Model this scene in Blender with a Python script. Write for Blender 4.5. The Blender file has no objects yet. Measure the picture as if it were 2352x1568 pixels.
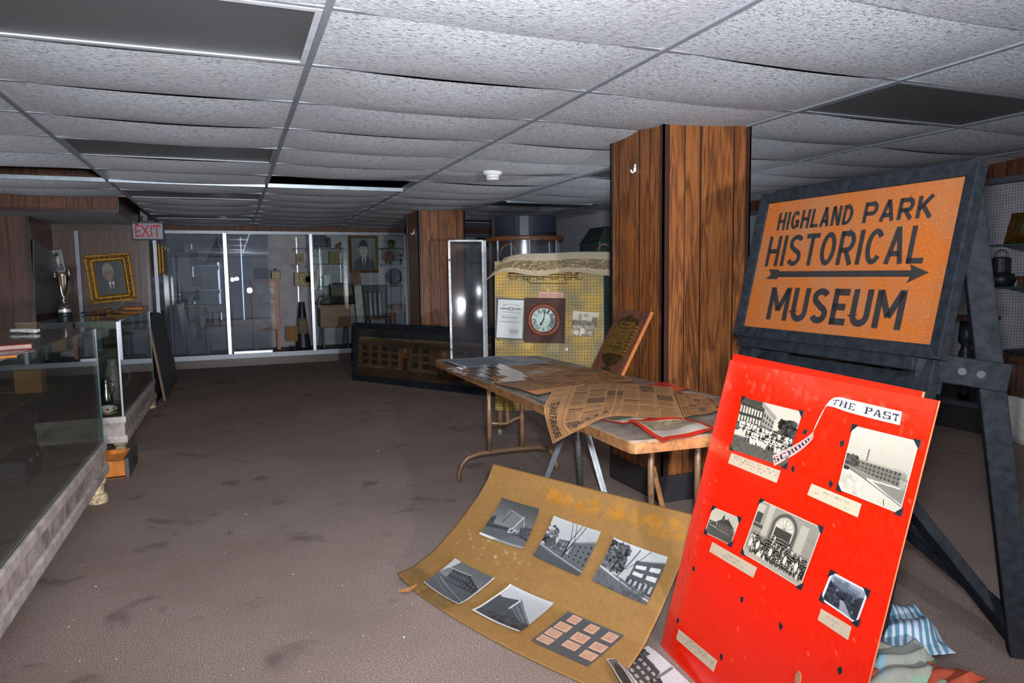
import bpy, math, random
import numpy as np
from mathutils import Vector, Matrix

rnd = random.Random(7)
nrng = np.random.default_rng(5)
sc = bpy.context.scene
col = sc.collection

# ------------------------------------------------------------------ camera
FPX = 1599.3
CH = 1.2794                       # camera height
CEIL = 2.117                      # ceiling height
def _cam():
    pit, yaw, roll = -0.0914, 0.37898, -0.01412
    cy, sy, cp, sp = math.cos(yaw), math.sin(yaw), math.cos(pit), math.sin(pit)
    F = np.array([sy*cp, cy*cp, sp]); R = np.array([cy, -sy, 0]); U = np.cross(R, F)
    c, s = math.cos(roll), math.sin(roll)
    return F, c*R+s*U, -s*R+c*U
CF, CR, CU = _cam()
CO = np.array([0, 0, CH])
cam = bpy.data.cameras.new('camera'); cam.sensor_width = 36; cam.sensor_fit = 'HORIZONTAL'
cam.lens = FPX/2352*36; cam.clip_start = 0.02
camo = bpy.data.objects.new('camera', cam); col.objects.link(camo)
camo.matrix_world = Matrix(((CR[0], CU[0], -CF[0], 0), (CR[1], CU[1], -CF[1], 0), (CR[2], CU[2], -CF[2], CH), (0, 0, 0, 1)))
sc.camera = camo

# ------------------------------------------------------------------ light
sc.view_settings.view_transform = 'Standard'
sc.view_settings.look = 'None'
sc.view_settings.gamma = 1
sc.view_settings.exposure = -0.25
try: sc.view_settings.use_curve_mapping = False
except Exception: pass
w = bpy.data.worlds.new('world'); sc.world = w; w.use_nodes = True
w.node_tree.nodes['Background'].inputs[0].default_value = (0.80, 0.88, 1.0, 1)
w.node_tree.nodes['Background'].inputs[1].default_value = 0.55

def light(name, kind, loc, energy, target=None, color=(1, 1, 1), **kw):
    d = bpy.data.lights.new(name, kind); d.energy = energy; d.color = color
    for k, v in kw.items(): setattr(d, k, v)
    o = bpy.data.objects.new(name, d); col.objects.link(o); o.location = loc
    if target is not None:
        o.rotation_euler = (Vector(target)-Vector(loc)).to_track_quat('-Z', 'Y').to_euler()
    return o
# the photographer's flash: its head is turned up to the ceiling, a little spills forward
light('flash_bounce', 'SPOT', (0.12, 0.10, 1.36), 800, (0.8, 2.2, 2.2), (0.86, 0.93, 1.0), spot_size=2.5, spot_blend=1.0, shadow_soft_size=0.05)
light('flash_spill', 'POINT', (0.0, 0.05, 1.34), 13, None, (1.0, 0.98, 0.96), shadow_soft_size=0.06)
# fill flash added well behind the camera; it also glares in the far glass
light('rear_fill_flash', 'SPOT', (0.56, -4.6, 0.95), 1550, (0.55, 8.0, 1.15), (1.0, 0.97, 0.95), spot_size=1.05, spot_blend=1.0, shadow_soft_size=0.09)
# two unseen lamps added to brighten the far ceiling: one on the floor behind the near column, one behind the cases on the left
light('column_fill_lamp', 'SPOT', (3.25, 4.55, 0.35), 62, (2.6, 6.0, 2.1), (0.90, 0.95, 1.0), spot_size=2.7, spot_blend=1.0, shadow_soft_size=0.08)
light('left_fill_lamp', 'SPOT', (-2.6, 5.2, 0.35), 60, (-1.6, 6.4, 2.1), (0.90, 0.95, 1.0), spot_size=2.7, spot_blend=1.0, shadow_soft_size=0.08)

# ------------------------------------------------------------------ projection helpers (photo pixel -> place on a known plane)
def ray(x, y): return CF+CR*(x-1176)/FPX+CU*(784-y)/FPX
def Z(x, y, z): v = ray(x, y); return Vector(CO+v*((z-CH)/v[2]))
def Y(x, y, d): v = ray(x, y); return Vector(CO+v*(d/v[1]))
def X(x, y, d): v = ray(x, y); return Vector(CO+v*(d/v[0]))
def proj(P):
    d = np.array(P)-CO
    return np.array([1176+FPX*(d@CR)/(d@CF), 784-FPX*(d@CU)/(d@CF)])
def onplane(x, y, p, n, off=0.0):
    v = ray(x, y); p = np.array(p); n = np.array(n)
    return Vector(CO+v*(((p-CO)@n+off)/(v@n)))

# ------------------------------------------------------------------ materials
def lin(c):
    c = np.asarray(c, float)
    return np.where(c <= 0.04045, c/12.92, ((c+0.055)/1.055)**2.4)
def rgb(r, g, b): return tuple(lin(np.array([r, g, b])/255.0))+(1.0,)
class N:
    def __init__(s, name):
        s.m = bpy.data.materials.new(name); s.m.use_nodes = True
        s.t = s.m.node_tree; s.b = s.t.nodes['Principled BSDF']; s.out = s.t.nodes['Material Output']
    def n(s, t, **kw):
        o = s.t.nodes.new(t)
        for k, v in kw.items():
            if k.startswith('i_'): o.inputs[int(k[2:]) if k[2:].isdigit() else k[2:]].default_value = v
            else: setattr(o, k, v)
        return o
    def l(s, a, b): s.t.links.new(a, b)
    def math(s, op, a, b=None, c=None):
        o = s.n('ShaderNodeMath', operation=op)
        for i, v in enumerate((a, b, c)):
            if v is None: continue
            if isinstance(v, (int, float)): o.inputs[i].default_value = v
            else: s.l(v, o.inputs[i])
        return o.outputs[0]
    def mix(s, f, a, b, blend='MIX'):
        o = s.n('ShaderNodeMix', data_type='RGBA', blend_type=blend)
        for i, v in ((0, f), (6, a), (7, b)):
            if isinstance(v, (int, float)): o.inputs[i].default_value = v
            elif isinstance(v, tuple): o.inputs[i].default_value = v
            else: s.l(v, o.inputs[i])
        return o.outputs[2]
    def ramp(s, f, *st):
        o = s.n('ShaderNodeValToRGB'); e = o.color_ramp.elements
        while len(e) < len(st): e.new(0.5)
        for i, (p, c) in enumerate(st): e[i].position = p; e[i].color = c
        s.l(f, o.inputs[0]); return o.outputs[0]
    def noise(s, vec, scale, detail=4, rough=0.55, dist=0.0):
        o = s.n('ShaderNodeTexNoise'); o.inputs['Scale'].default_value = scale; o.inputs['Detail'].default_value = detail
        o.inputs['Roughness'].default_value = rough; o.inputs['Distortion'].default_value = dist
        if vec is not None: s.l(vec, o.inputs['Vector'])
        return o.outputs[0]
    def obj(s): return s.n('ShaderNodeTexCoord').outputs['Object']
    def bump(s, h, strength, dist):
        o = s.n('ShaderNodeBump'); o.inputs['Strength'].default_value = strength; o.inputs['Distance'].default_value = dist
        s.l(h, o.inputs['Height']); s.l(o.outputs[0], s.b.inputs['Normal'])
    def set(s, rough=0.6, metal=0.0, spec=0.5, coat=0.0, coat_rough=0.15):
        s.b.inputs['Roughness'].default_value = rough; s.b.inputs['Metallic'].default_value = metal
        s.b.inputs['Specular IOR Level'].default_value = spec; s.b.inputs['Coat Weight'].default_value = coat
        s.b.inputs['Coat Roughness'].default_value = coat_rough
        return s
    def color(s, c):
        if isinstance(c, tuple): s.b.inputs['Base Color'].default_value = c
        else: s.l(c, s.b.inputs['Base Color'])
        return s

def plain(name, c, rough=0.6, metal=0.0, var=0.12, scale=18, bump=0.0, coat=0.0, spec=0.5, c2=None, fine=None):
    m = N(name); m.set(rough, metal, spec, coat); co = m.obj()
    f = m.noise(co, scale, 5, 0.6)
    a = rgb(*[max(0, v*(1-var)) for v in c]); b = rgb(*[min(255, v*(1+var)) for v in c]) if c2 is None else rgb(*c2)
    m.color(m.ramp(f, (0.3, a), (0.7, b)))
    if bump: m.bump(m.noise(co, fine or scale*6, 4), bump, 0.003)
    return m.m

def wood(name, dark, mid, light_, scale=1.0, plank=None, groove=0.0045, rough=0.45, axis='V', coat=0.15):
    """axis V: grain along object z, planks counted along x+y.  axis X / Y: grain along that object axis"""
    m = N(name); m.set(rough, 0, 0.5, coat, 0.3); co = m.obj()
    sx = m.n('ShaderNodeSeparateXYZ'); m.l(co, sx.inputs[0])
    x, y, z = sx.outputs
    if axis == 'V': h, g, k = m.math('ADD', x, y), z, m.math('SUBTRACT', x, y)
    elif axis == 'X': h, g, k = m.math('ADD', y, z), x, z
    else: h, g, k = m.math('ADD', x, z), y, z
    if plank:
        hp = m.math('ADD', h, m.math('MULTIPLY', m.math('SINE', m.math('MULTIPLY', h, 2*math.pi/(plank*3))), plank*0.28))
        idx = m.math('FLOOR', m.math('DIVIDE', hp, plank)); fr = m.math('FRACT', m.math('DIVIDE', hp, plank))
        wn = m.n('ShaderNodeTexWhiteNoise', noise_dimensions='1D'); m.l(idx, wn.inputs['W']); off = wn.outputs[0]
    else: off = None
    cb = m.n('ShaderNodeCombineXYZ')
    m.l(m.math('MULTIPLY', h, 9.0*scale), cb.inputs[0]); m.l(m.math('MULTIPLY', g, 0.8*scale), cb.inputs[1])
    if off is not None: m.l(m.math('MULTIPLY', off, 37.0), cb.inputs[2])
    big = m.noise(cb.outputs[0], 1.0, 3, 0.5, 0.6)
    rings = m.math('FRACT', m.math('MULTIPLY', big, 9.0))
    rings = m.math('ABSOLUTE', m.math('SUBTRACT', rings, 0.5))
    cb2 = m.n('ShaderNodeCombineXYZ')
    m.l(m.math('MULTIPLY', h, 150.0*scale), cb2.inputs[0]); m.l(m.math('MULTIPLY', g, 5.0*scale), cb2.inputs[1])
    if off is not None: m.l(m.math('MULTIPLY', off, 91.0), cb2.inputs[2])
    fib = m.noise(cb2.outputs[0], 1.0, 3, 0.6)
    f = m.math('ADD', m.math('MULTIPLY', rings, 0.62), m.math('MULTIPLY', fib, 0.62))
    if off is not None: f = m.math('ADD', f, m.math('MULTIPLY', m.math('SUBTRACT', off, 0.5), 0.16))
    c = m.ramp(f, (0.22, rgb(*dark)), (0.5, rgb(*mid)), (0.85, rgb(*light_)))
    if plank:
        gm = m.math('LESS_THAN', fr, groove/plank*2)
        c = m.mix(gm, c, rgb(*[v*0.35 for v in dark]))
    m.color(c); m.bump(fib, 0.08, 0.002)
    return m.m

def pegboard(name, c, c2, axes='wall', spacing=0.0254, r=0.17, hole=(35, 32, 35), rough=0.6):
    m = N(name); m.set(rough); co = m.obj()
    sx = m.n('ShaderNodeSeparateXYZ'); m.l(co, sx.inputs[0]); x, y, z = sx.outputs
    a, b = (m.math('ADD', x, y), z) if axes == 'wall' else (x, y)
    fa = m.math('SUBTRACT', m.math('FRACT', m.math('DIVIDE', a, spacing)), 0.5)
    fb = m.math('SUBTRACT', m.math('FRACT', m.math('DIVIDE', b, spacing)), 0.5)
    d = m.math('SQRT', m.math('ADD', m.math('MULTIPLY', fa, fa), m.math('MULTIPLY', fb, fb)))
    h = m.math('LESS_THAN', d, r)
    base = m.ramp(m.noise(co, 5.0, 4, 0.6), (0.38, rgb(*c)), (0.62, rgb(*c2)))
    m.color(m.mix(h, base, rgb(*hole)))
    return m.m

def glass(name, tint=(0.93, 0.97, 0.96), haze=0.0, hazec=(120, 130, 135), refl=0.045, rough=0.0):
    m = N(name); m.t.nodes.remove(m.b)
    tr = m.n('ShaderNodeBsdfTransparent'); tr.inputs[0].default_value = tint+(1,)
    gl = m.n('ShaderNodeBsdfGlossy'); gl.inputs[0].default_value = (0.95, 0.97, 1, 1); gl.inputs[1].default_value = rough
    lw = m.n('ShaderNodeLayerWeight'); lw.inputs[0].default_value = 0.5
    f = m.math('ADD', m.math('MULTIPLY', m.math('POWER', lw.outputs['Facing'], 5.0), 0.9), refl)
    mx = m.n('ShaderNodeMixShader'); m.l(f, mx.inputs[0]); m.l(tr.outputs[0], mx.inputs[1]); m.l(gl.outputs[0], mx.inputs[2])
    o = mx.outputs[0]
    if haze:
        df = m.n('ShaderNodeBsdfDiffuse'); df.inputs[0].default_value = rgb(*hazec)
        m2 = m.n('ShaderNodeMixShader'); nz = m.noise(m.obj(), 2.2, 4)
        m.l(m.math('MULTIPLY', nz, haze*2), m2.inputs[0]); m.l(o, m2.inputs[1]); m.l(df.outputs[0], m2.inputs[2]); o = m2.outputs[0]
    m.l(o, m.out.inputs[0])
    return m.m

def pictured(name, rough=0.45, coat=0.0, spec=0.5):
    m = N(name); m.set(rough, 0, spec, coat, 0.1)
    a = m.n('ShaderNodeAttribute', attribute_name='Col'); m.color(a.outputs['Color'])
    return m.m

def carpet():
    m = N('brown_carpet'); m.set(0.95, 0, 0.15); co = m.obj()
    fine = m.noise(co, 190, 3, 0.75); mid = m.noise(co, 35, 4, 0.6); big = m.noise(co, 1.1, 5, 0.6); st = m.noise(co, 3.3, 4, 0.55, 0.4)
    c = m.ramp(fine, (0.34, rgb(88, 72, 65)), (0.52, rgb(160, 140, 131)), (0.70, rgb(228, 206, 195)))
    c = m.mix(m.math('MULTIPLY', mid, 0.35), c, rgb(152, 133, 124))
    c = m.mix(m.ramp(big, (0.42, (0, 0, 0, 1)), (0.62, (0.55, 0.55, 0.55, 1))), c, rgb(136, 117, 108))
    c = m.mix(m.ramp(st, (0.60, (0, 0, 0, 1)), (0.70, (0.6, 0.6, 0.6, 1))), c, rgb(92, 78, 72))
    c = m.mix(m.ramp(m.noise(co, 7.5, 3, 0.5, 0.6), (0.68, (0, 0, 0, 1)), (0.76, (0.4, 0.4, 0.4, 1))), c, rgb(92, 78, 72))
    m.color(c); m.bump(fine, 0.5, 0.004)
    return m.m
def tile_mat():
    m = N('ceiling_tile_white'); m.set(0.9, 0, 0.25); co = m.obj()
    mp = m.n('ShaderNodeMapping'); mp.inputs['Scale'].default_value = (0.55, 1.0, 1.0); m.l(co, mp.inputs[0]); co2 = mp.outputs[0]
    a = m.noise(co2, 95, 4, 0.65, 0.8); b = m.noise(co2, 210, 3, 0.6); big = m.noise(co, 1.6, 3)
    c = m.ramp(a, (0.34, rgb(118, 119, 124)), (0.46, rgb(190, 193, 200)), (0.7, rgb(210, 213, 220)))
    c = m.mix(m.ramp(b, (0.30, (0.5, 0.5, 0.5, 1)), (0.42, (0, 0, 0, 1))), c, rgb(112, 110, 112))
    c = m.mix(m.ramp(big, (0.5, (0, 0, 0, 1)), (0.75, (0.3, 0.3, 0.3, 1))), c, rgb(176, 168, 160))
    m.color(c)
    m.bump(m.math('ADD', a, m.math('MULTIPLY', b, 0.5)), 0.75, 0.009)
    return m.m

MT = dict(
 carpet=carpet(), tile=tile_mat(),
 tee=plain('painted_tee_grey', (150, 155, 164), 0.4, 0.3, 0.05), tee_bright=plain('bare_steel_tee', (190, 205, 216), 0.3, 0.6, 0.08),
 lens=plain('troffer_lens_grey', (84, 84, 86), 0.35, 0, 0.06, 400, 0.3), white_metal=plain('white_enamel', (205, 208, 214), 0.4, 0.1, 0.05),
 void=plain('dark_plenum', (30, 30, 32), 0.9), 
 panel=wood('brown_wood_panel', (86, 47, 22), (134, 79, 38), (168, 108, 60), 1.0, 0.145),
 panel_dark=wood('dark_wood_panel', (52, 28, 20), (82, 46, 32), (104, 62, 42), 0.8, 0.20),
 trimdark=plain('dark_brown_trim', (58, 34, 28), 0.35, 0, 0.1, 30, coat=0.3), plinth=plain('black_vinyl_base', (46, 42, 46), 0.5),
 peg=pegboard('white_pegboard', (168, 164, 172), (190, 186, 192)), pegy=pegboard('yellow_pegboard', (140, 126, 84), (196, 156, 62), 'local', hole=(58, 44, 22)),
 alu=plain('aluminium', (206, 212, 222), 0.3, 0.55, 0.06, 40), alu_d=plain('dull_aluminium', (120, 126, 134), 0.4, 0.7, 0.08, 30), steel=plain('galvanised_steel', (150, 148, 146), 0.42, 0.7, 0.2, 60),
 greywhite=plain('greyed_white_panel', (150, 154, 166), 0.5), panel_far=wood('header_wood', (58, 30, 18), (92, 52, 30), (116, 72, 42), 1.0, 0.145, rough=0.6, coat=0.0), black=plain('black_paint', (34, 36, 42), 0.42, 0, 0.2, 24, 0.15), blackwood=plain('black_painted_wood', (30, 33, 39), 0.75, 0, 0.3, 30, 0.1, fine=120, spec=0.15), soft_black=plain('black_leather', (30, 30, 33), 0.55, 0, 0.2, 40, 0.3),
 glass=glass('clear_glass'), glass_d=glass('dusty_case_glass', (0.84, 0.88, 0.86), 0.012, (92, 96, 92)), glass_top=glass('dust_covered_glass', (0.80, 0.82, 0.80), 0.30, (104, 98, 92), 0.05, 0.05), glass_h=glass('hazy_window_glass', (0.84, 0.88, 0.92), 0.12, (140, 152, 168), 0.06),
 acrylic=glass('clear_acrylic', (0.94, 0.95, 0.97), 0.02, (180, 185, 195), 0.11, 0.20), glass_edge=plain('green_glass_edge', (62, 88, 82), 0.2),
 cream=plain('dirty_white_paint', (190, 180, 176), 0.55, 0, 0.2, 12, 0.1), creamdirt=plain('stained_white_paint', (170, 158, 152), 0.6, 0, 0.32, 9, 0.15), peel=plain('peeling_cream_wood', (196, 170, 138), 0.7, 0, 0.35, 60, 0.6),
 felt=plain('green_grey_felt', (84, 84, 66), 0.95, 0, 0.18, 8), brownfelt=plain('brown_shelf', (104, 88, 68), 0.8, 0, 0.2, 12),
 orange=plain('orange_drawer_wood', (196, 112, 24), 0.5, 0, 0.2, 14), red=plain('red_card', (250, 32, 6), 0.38, 0, 0.05, 6, coat=0.25), reddark=plain('faded_red_card', (214, 52, 30), 0.5, 0, 0.12, 20),
 redbook=plain('dark_red_cloth', (118, 32, 28), 0.7), pages=plain('page_edges', (160, 134, 122), 0.8), card_edge=plain('tan_card_edge', (170, 120, 80), 0.8),
 tan=None, paper=plain('off_white_paper', (212, 208, 204), 0.6, 0, 0.06), kraft=plain('brown_cardboard', (150, 108, 66), 0.85, 0, 0.1), 
 tabletop=plain('worn_grey_laminate', (120, 108, 98), 0.4, 0, 0.25, 14), apron=plain('rusty_brown_steel', (146, 98, 58), 0.45, 0.2, 0.28, 26, 0.3, c2=(182, 130, 80)), legbrown=plain('brown_enamel_leg', (136, 104, 80), 0.4, 0.2, 0.12, 20),
 ply=plain('ply_edge', (140, 112, 88), 0.7, 0, 0.2, 60), whitebar=plain('white_enamel_bar', (222, 226, 232), 0.35),
 plaque=wood('plaque_wood', (66, 34, 22), (100, 57, 38), (124, 76, 52), 1.6, None, axis='Y'), plaque_e=plain('raw_orange_wood_edge', (176, 104, 52), 0.6), brass=plain('aged_brass', (168, 128, 58), 0.3, 0.85, 0.2, 40), brass_d=plain('dark_brass', (92, 72, 36), 0.35, 0.8, 0.25, 30),
 signface=None, ink=plain('black_sign_ink', (36, 33, 34), 0.6, 0, 0.2, 30), redink=plain('red_letters', (190, 34, 40), 0.5), whiteplastic=plain('white_plastic', (226, 226, 226), 0.35, 0, 0.03), 
 clockwood=wood('clock_case_wood', (40, 18, 12), (66, 30, 20), (88, 42, 26), 2.0, None, axis='X', coat=0.0, rough=0.7), bezel=wood('clock_bezel_wood', (92, 38, 18), (128, 60, 30), (150, 78, 42), 2.0, None, axis='X', coat=0.05, rough=0.55), dial=plain('aged_clock_dial', (206, 208, 200), 0.5, 0, 0.08),
 leather=plain('brown_leather', (124, 72, 34), 0.6, 0, 0.2, 40), wire=plain('rusty_wire', (78, 52, 36), 0.5, 0.5), gold=plain('gilt_frame', (176, 122, 34), 0.32, 0.6, 0.35, 60, 0.8, c2=(222, 168, 62)), gold_d=plain('dark_gilt', (88, 58, 20), 0.4, 0.4, 0.4, 50, 0.8),
 silver=plain('tarnished_silver', (176, 170, 160), 0.2, 1.0, 0.15, 20), cloth=plain('white_cotton', (224, 222, 216), 0.9, 0, 0.06, 20, 0.2), deskwood=wood('school_desk_wood', (96, 52, 22), (142, 84, 38), (170, 106, 54), 1.4, None, axis='X'), orangewood=wood('orange_varnished_wood', (122, 58, 26), (166, 88, 44), (190, 112, 62), 1.4, None, axis='V'),
 brownwood=wood('brown_furniture_wood', (62, 40, 34), (96, 66, 54), (118, 84, 68), 1.2, None, axis='V'), darkgrey=plain('dark_grey_board', (74, 74, 76), 0.6, 0, 0.18, 8), drum=plain('blue_black_drum', (44, 52, 66), 0.35, 0.1, 0.12, 6, coat=0.3), rimwood=wood('rim_wood', (78, 44, 24), (118, 70, 40), (140, 88, 54), 1.5, None, axis='X'),
 green=plain('dark_green_tin', (40, 58, 52), 0.4), goldtin=plain('olive_gold_tin', (88, 78, 36), 0.4, 0.3, 0.3, 30), pink=plain('pink_grey_cloth', (150, 112, 108), 0.9, 0, 0.2, 8), greyblue=plain('grey_blue_object', (70, 80, 92), 0.5), terracotta=plain('terracotta_cloth', (176, 78, 52), 0.85, 0, 0.12, 14, 0.2), greyglaze=plain('grey_brown_stoneware', (112, 104, 96), 0.5, 0, 0.15, 20), leaf=plain('dry_leaf', (176, 120, 66), 0.8), flake=plain('white_paint_flakes', (206, 200, 196), 0.8), 
 pic=pictured('printed_matter', 0.5), picgloss=pictured('glossy_photograph', 0.28, 0.3), fabric=pictured('printed_fabric', 0.85), 
 megaph=plain('dark_blue_megaphone', (32, 36, 48), 0.45), pale_ol=plain('olive_band', (128, 118, 84), 0.6), wall=plain('grey_white_wall', (170, 170, 176), 0.8, 0, 0.06))
def signface():
    m = N('rusty_orange_sign'); m.set(0.5, 0, 0.5, 0.1, 0.3); co = m.obj()
    c = m.ramp(m.noise(co, 5, 5, 0.6), (0.34, rgb(164, 84, 20)), (0.64, rgb(150, 92, 54)))
    c = m.mix(m.ramp(m.noise(co, 160, 3, 0.6), (0.6, (0, 0, 0, 1)), (0.74, (0.75, 0.75, 0.75, 1))), c, rgb(226, 168, 112))
    m.color(c); return m.m
def tanmat():
    m = N('tan_card'); m.set(0.6, 0, 0.4); a = m.n('ShaderNodeAttribute', attribute_name='Col')
    m.color(m.mix(m.ramp(m.noise(m.obj(), 30, 4), (0.45, (0, 0, 0, 1)), (0.8, (0.35, 0.35, 0.35, 1))), a.outputs['Color'], rgb(128, 98, 56)))
    return m.m
MT['signface'] = signface(); MT['tan'] = tanmat()

# ------------------------------------------------------------------ objects
WM = {}
def tag(o, label=None, cat=None, group=None, kind=None):
    if label: o['label'] = label
    if cat: o['category'] = cat
    if group: o['group'] = group
    if kind: o['kind'] = kind
    return o
def thing(name, label, cat, M=None, group=None):
    o = bpy.data.objects.new(name, None); col.objects.link(o); o.empty_display_size = 0.05
    if M is None: M = Matrix.Identity(4)
    elif not isinstance(M, Matrix): M = Matrix.Translation(Vector(M))
    o.matrix_world = M; WM[o.name] = M.copy()
    return tag(o, label, cat, group)
def frame(o, px, py):
    """matrix: x along px, y towards py, z = normal"""
    ex = (Vector(px)-Vector(o)).normalized(); v = Vector(py)-Vector(o); n = ex.cross(v).normalized(); ey = n.cross(ex)
    M = Matrix.Identity(4)
    for i, c in enumerate((ex, ey, n)):
        for j in range(3): M[j][i] = c[j]
    for j in range(3): M[j][3] = o[j]
    return M
def T(M, x, y, z=0.0): return M @ Vector((x, y, z))

class MB:
    def __init__(s, M=None): s.v = []; s.f = []; s.M = M; s.mi = []; s.cur = 0
    def add(s, vs, fs):
        k = len(s.v)
        s.v += [tuple(s.M @ Vector(v)) if s.M else tuple(v) for v in vs]
        s.f += [tuple(i+k for i in f) for f in fs]; s.mi += [s.cur]*len(fs); return s
    def box(s, a, b):
        (x0, y0, z0), (x1, y1, z1) = a, b
        return s.add([(x0, y0, z0), (x1, y0, z0), (x1, y1, z0), (x0, y1, z0), (x0, y0, z1), (x1, y0, z1), (x1, y1, z1), (x0, y1, z1)],
                     [(0, 3, 2, 1), (4, 5, 6, 7), (0, 1, 5, 4), (1, 2, 6, 5), (2, 3, 7, 6), (3, 0, 4, 7)])
    def beam(s, a, b, w, t, up=(0, 0, 1)):
        a, b = Vector(a), Vector(b); d = (b-a).normalized(); sd = d.cross(Vector(up)).normalized(); u = sd.cross(d)
        vs = [p+sd*(i*w/2)+u*(j*t/2) for p in (a, b) for i, j in ((-1, -1), (1, -1), (1, 1), (-1, 1))]
        return s.add(vs, [(3, 2, 1, 0), (4, 5, 6, 7), (0, 1, 5, 4), (1, 2, 6, 5), (2, 3, 7, 6), (3, 0, 4, 7)])
    def tube(s, path, r, n=10, closed=False, caps=True):
        P = [Vector(p) for p in path]; m = len(P); vs = []; up = Vector((0.13, 0.21, 0.97))
        rr = r if hasattr(r, '__len__') else [r]*m
        for i, p in enumerate(P):
            d = ((P[(i+1) % m] if closed or i < m-1 else p)-(P[i-1] if closed or i > 0 else p)).normalized()
            if abs(d.dot(up)) > 0.98: up = Vector((1, 0, 0.1))
            a = d.cross(up).normalized(); b = d.cross(a)
            vs += [p+(a*math.cos(q*2*math.pi/n)+b*math.sin(q*2*math.pi/n))*rr[i] for q in range(n)]
        fs = [(i*n+q, i*n+(q+1) % n, ((i+1) % m)*n+(q+1) % n, ((i+1) % m)*n+q) for i in range(m if closed else m-1) for q in range(n)]
        if caps and not closed: fs += [tuple(range(n))[::-1], tuple((m-1)*n+q for q in range(n))]
        return s.add(vs, fs)
    def lathe(s, prof, c=(0, 0, 0), n=28, axis='z'):
        vs = []; c = Vector(c)
        for r, h in prof:
            for q in range(n):
                a = q*2*math.pi/n; p = (r*math.cos(a), r*math.sin(a), h)
                if axis == 'y': p = (p[0], p[2], p[1])
                if axis == 'x': p = (p[2], p[0], p[1])
                vs.append(c+Vector(p))
        m = len(prof)
        fs = [(i*n+q, i*n+(q+1) % n, (i+1)*n+(q+1) % n, (i+1)*n+q) for i in range(m-1) for q in range(n)]
        fs += [tuple(range(n))[::-1], tuple((m-1)*n+q for q in range(n))]
        return s.add(vs, fs)
    def prism(s, poly, z0, z1):
        n = len(poly); vs = [(x, y, z0) for x, y in poly]+[(x, y, z1) for x, y in poly]
        return s.add(vs, [tuple(range(n))[::-1], tuple(range(n, 2*n))]+[(i, (i+1) % n, n+(i+1) % n, n+i) for i in range(n)])
    def hull(s, bottom, top):
        n = len(bottom); return s.add(list(bottom)+list(top), [tuple(range(n))[::-1], tuple(range(n, 2*n))]+[(i, (i+1) % n, n+(i+1) % n, n+i) for i in range(n)])
    def grid(s, fn, nu, nv, back=None):
        vs = [fn(i/nu, j/nv) for j in range(nv+1) for i in range(nu+1)]
        return s.add(vs, [(j*(nu+1)+i, (j+1)*(nu+1)+i, (j+1)*(nu+1)+i+1, j*(nu+1)+i+1) for j in range(nv) for i in range(nu)])
    def ring(s, x0, y0, x1, y1, wd, z0, z1, lip=0.0):
        """picture frame moulding in the local xy plane"""
        for a, b, c, d in (((x0, y0), (x1, y0), (x1-wd, y0+wd), (x0+wd, y0+wd)), ((x1, y0), (x1, y1), (x1-wd, y1-wd), (x1-wd, y0+wd)),
                           ((x1, y1), (x0, y1), (x0+wd, y1-wd), (x1-wd, y1-wd)), ((x0, y1), (x0, y0), (x0+wd, y0+wd), (x0+wd, y1-wd))):
            zt = z1-lip
            vs = [(*a, z0), (*b, z0), (*c, z0), (*d, z0), (*a, z1), (*b, z1), (*c, zt), (*d, zt)]
            s.add(vs, [(3, 2, 1, 0), (4, 5, 6, 7), (0, 1, 5, 4), (1, 2, 6, 5), (2, 3, 7, 6), (3, 0, 4, 7)])
        return s
    def build(s, name, mat, parent=None, smooth=False, bevel=0.0, sub=0, solid=0.0, label=None, kind=None):
        me = bpy.data.meshes.new(name)
        vs = s.v
        if parent is not None:
            I = WM[parent.name].inverted(); vs = [tuple(I @ Vector(v)) for v in vs]
        me.from_pydata(vs, [], s.f); 
        for m in (mat if isinstance(mat, (list, tuple)) else [mat]): me.materials.append(m)
        if isinstance(mat, (list, tuple)): me.polygons.foreach_set('material_index', s.mi)
        if smooth: me.polygons.foreach_set('use_smooth', [True]*len(me.polygons))
        me.update()
        o = bpy.data.objects.new(name, me); col.objects.link(o)
        if parent is not None: o.parent = parent; WM[o.name] = WM[parent.name]
        else: WM[o.name] = Matrix.Identity(4)
        if solid: md = o.modifiers.new('thickness', 'SOLIDIFY'); md.thickness = solid; md.offset = -1
        if bevel: md = o.modifiers.new('edge', 'BEVEL'); md.width = bevel; md.segments = 2; md.limit_method = 'ANGLE'
        if sub: md = o.modifiers.new('smooth', 'SUBSURF'); md.levels = sub; md.render_levels = sub
        if label: o['label'] = label
        if kind: o['kind'] = kind
        return o
def struct(name, mb, mat, parent=None, **kw): return mb.build(name, mat, parent, kind='structure', **kw)
def solo(name, mb, mat, label, cat, group=None, base=None, **kw):
    """a thing that is one mesh: its origin is moved to its base"""
    o = mb.build(name, mat, None, **kw); tag(o, label, cat, group)
    vs = np.array([v.co[:] for v in o.data.vertices]); b = Vector(((vs[:, 0].min()+vs[:, 0].max())/2, (vs[:, 1].min()+vs[:, 1].max())/2, vs[:, 2].min()))
    o.data.transform(Matrix.Translation(-b)); o.location = b; WM[o.name] = Matrix.Translation(b)
    return o
def copy_tree(o, M, label=None, name=None):
    """copy a thing, its parts and their parts"""
    c = o.copy(); col.objects.link(c); c.matrix_world = M; WM[c.name] = M
    if label: c['label'] = label
    def rec(src, dst):
        for ch in [k for k in src.children]:
            d = ch.copy(); col.objects.link(d); d.parent = dst; d.matrix_parent_inverse = ch.matrix_parent_inverse
            rec(ch, d)
    rec(o, c); return c

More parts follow.
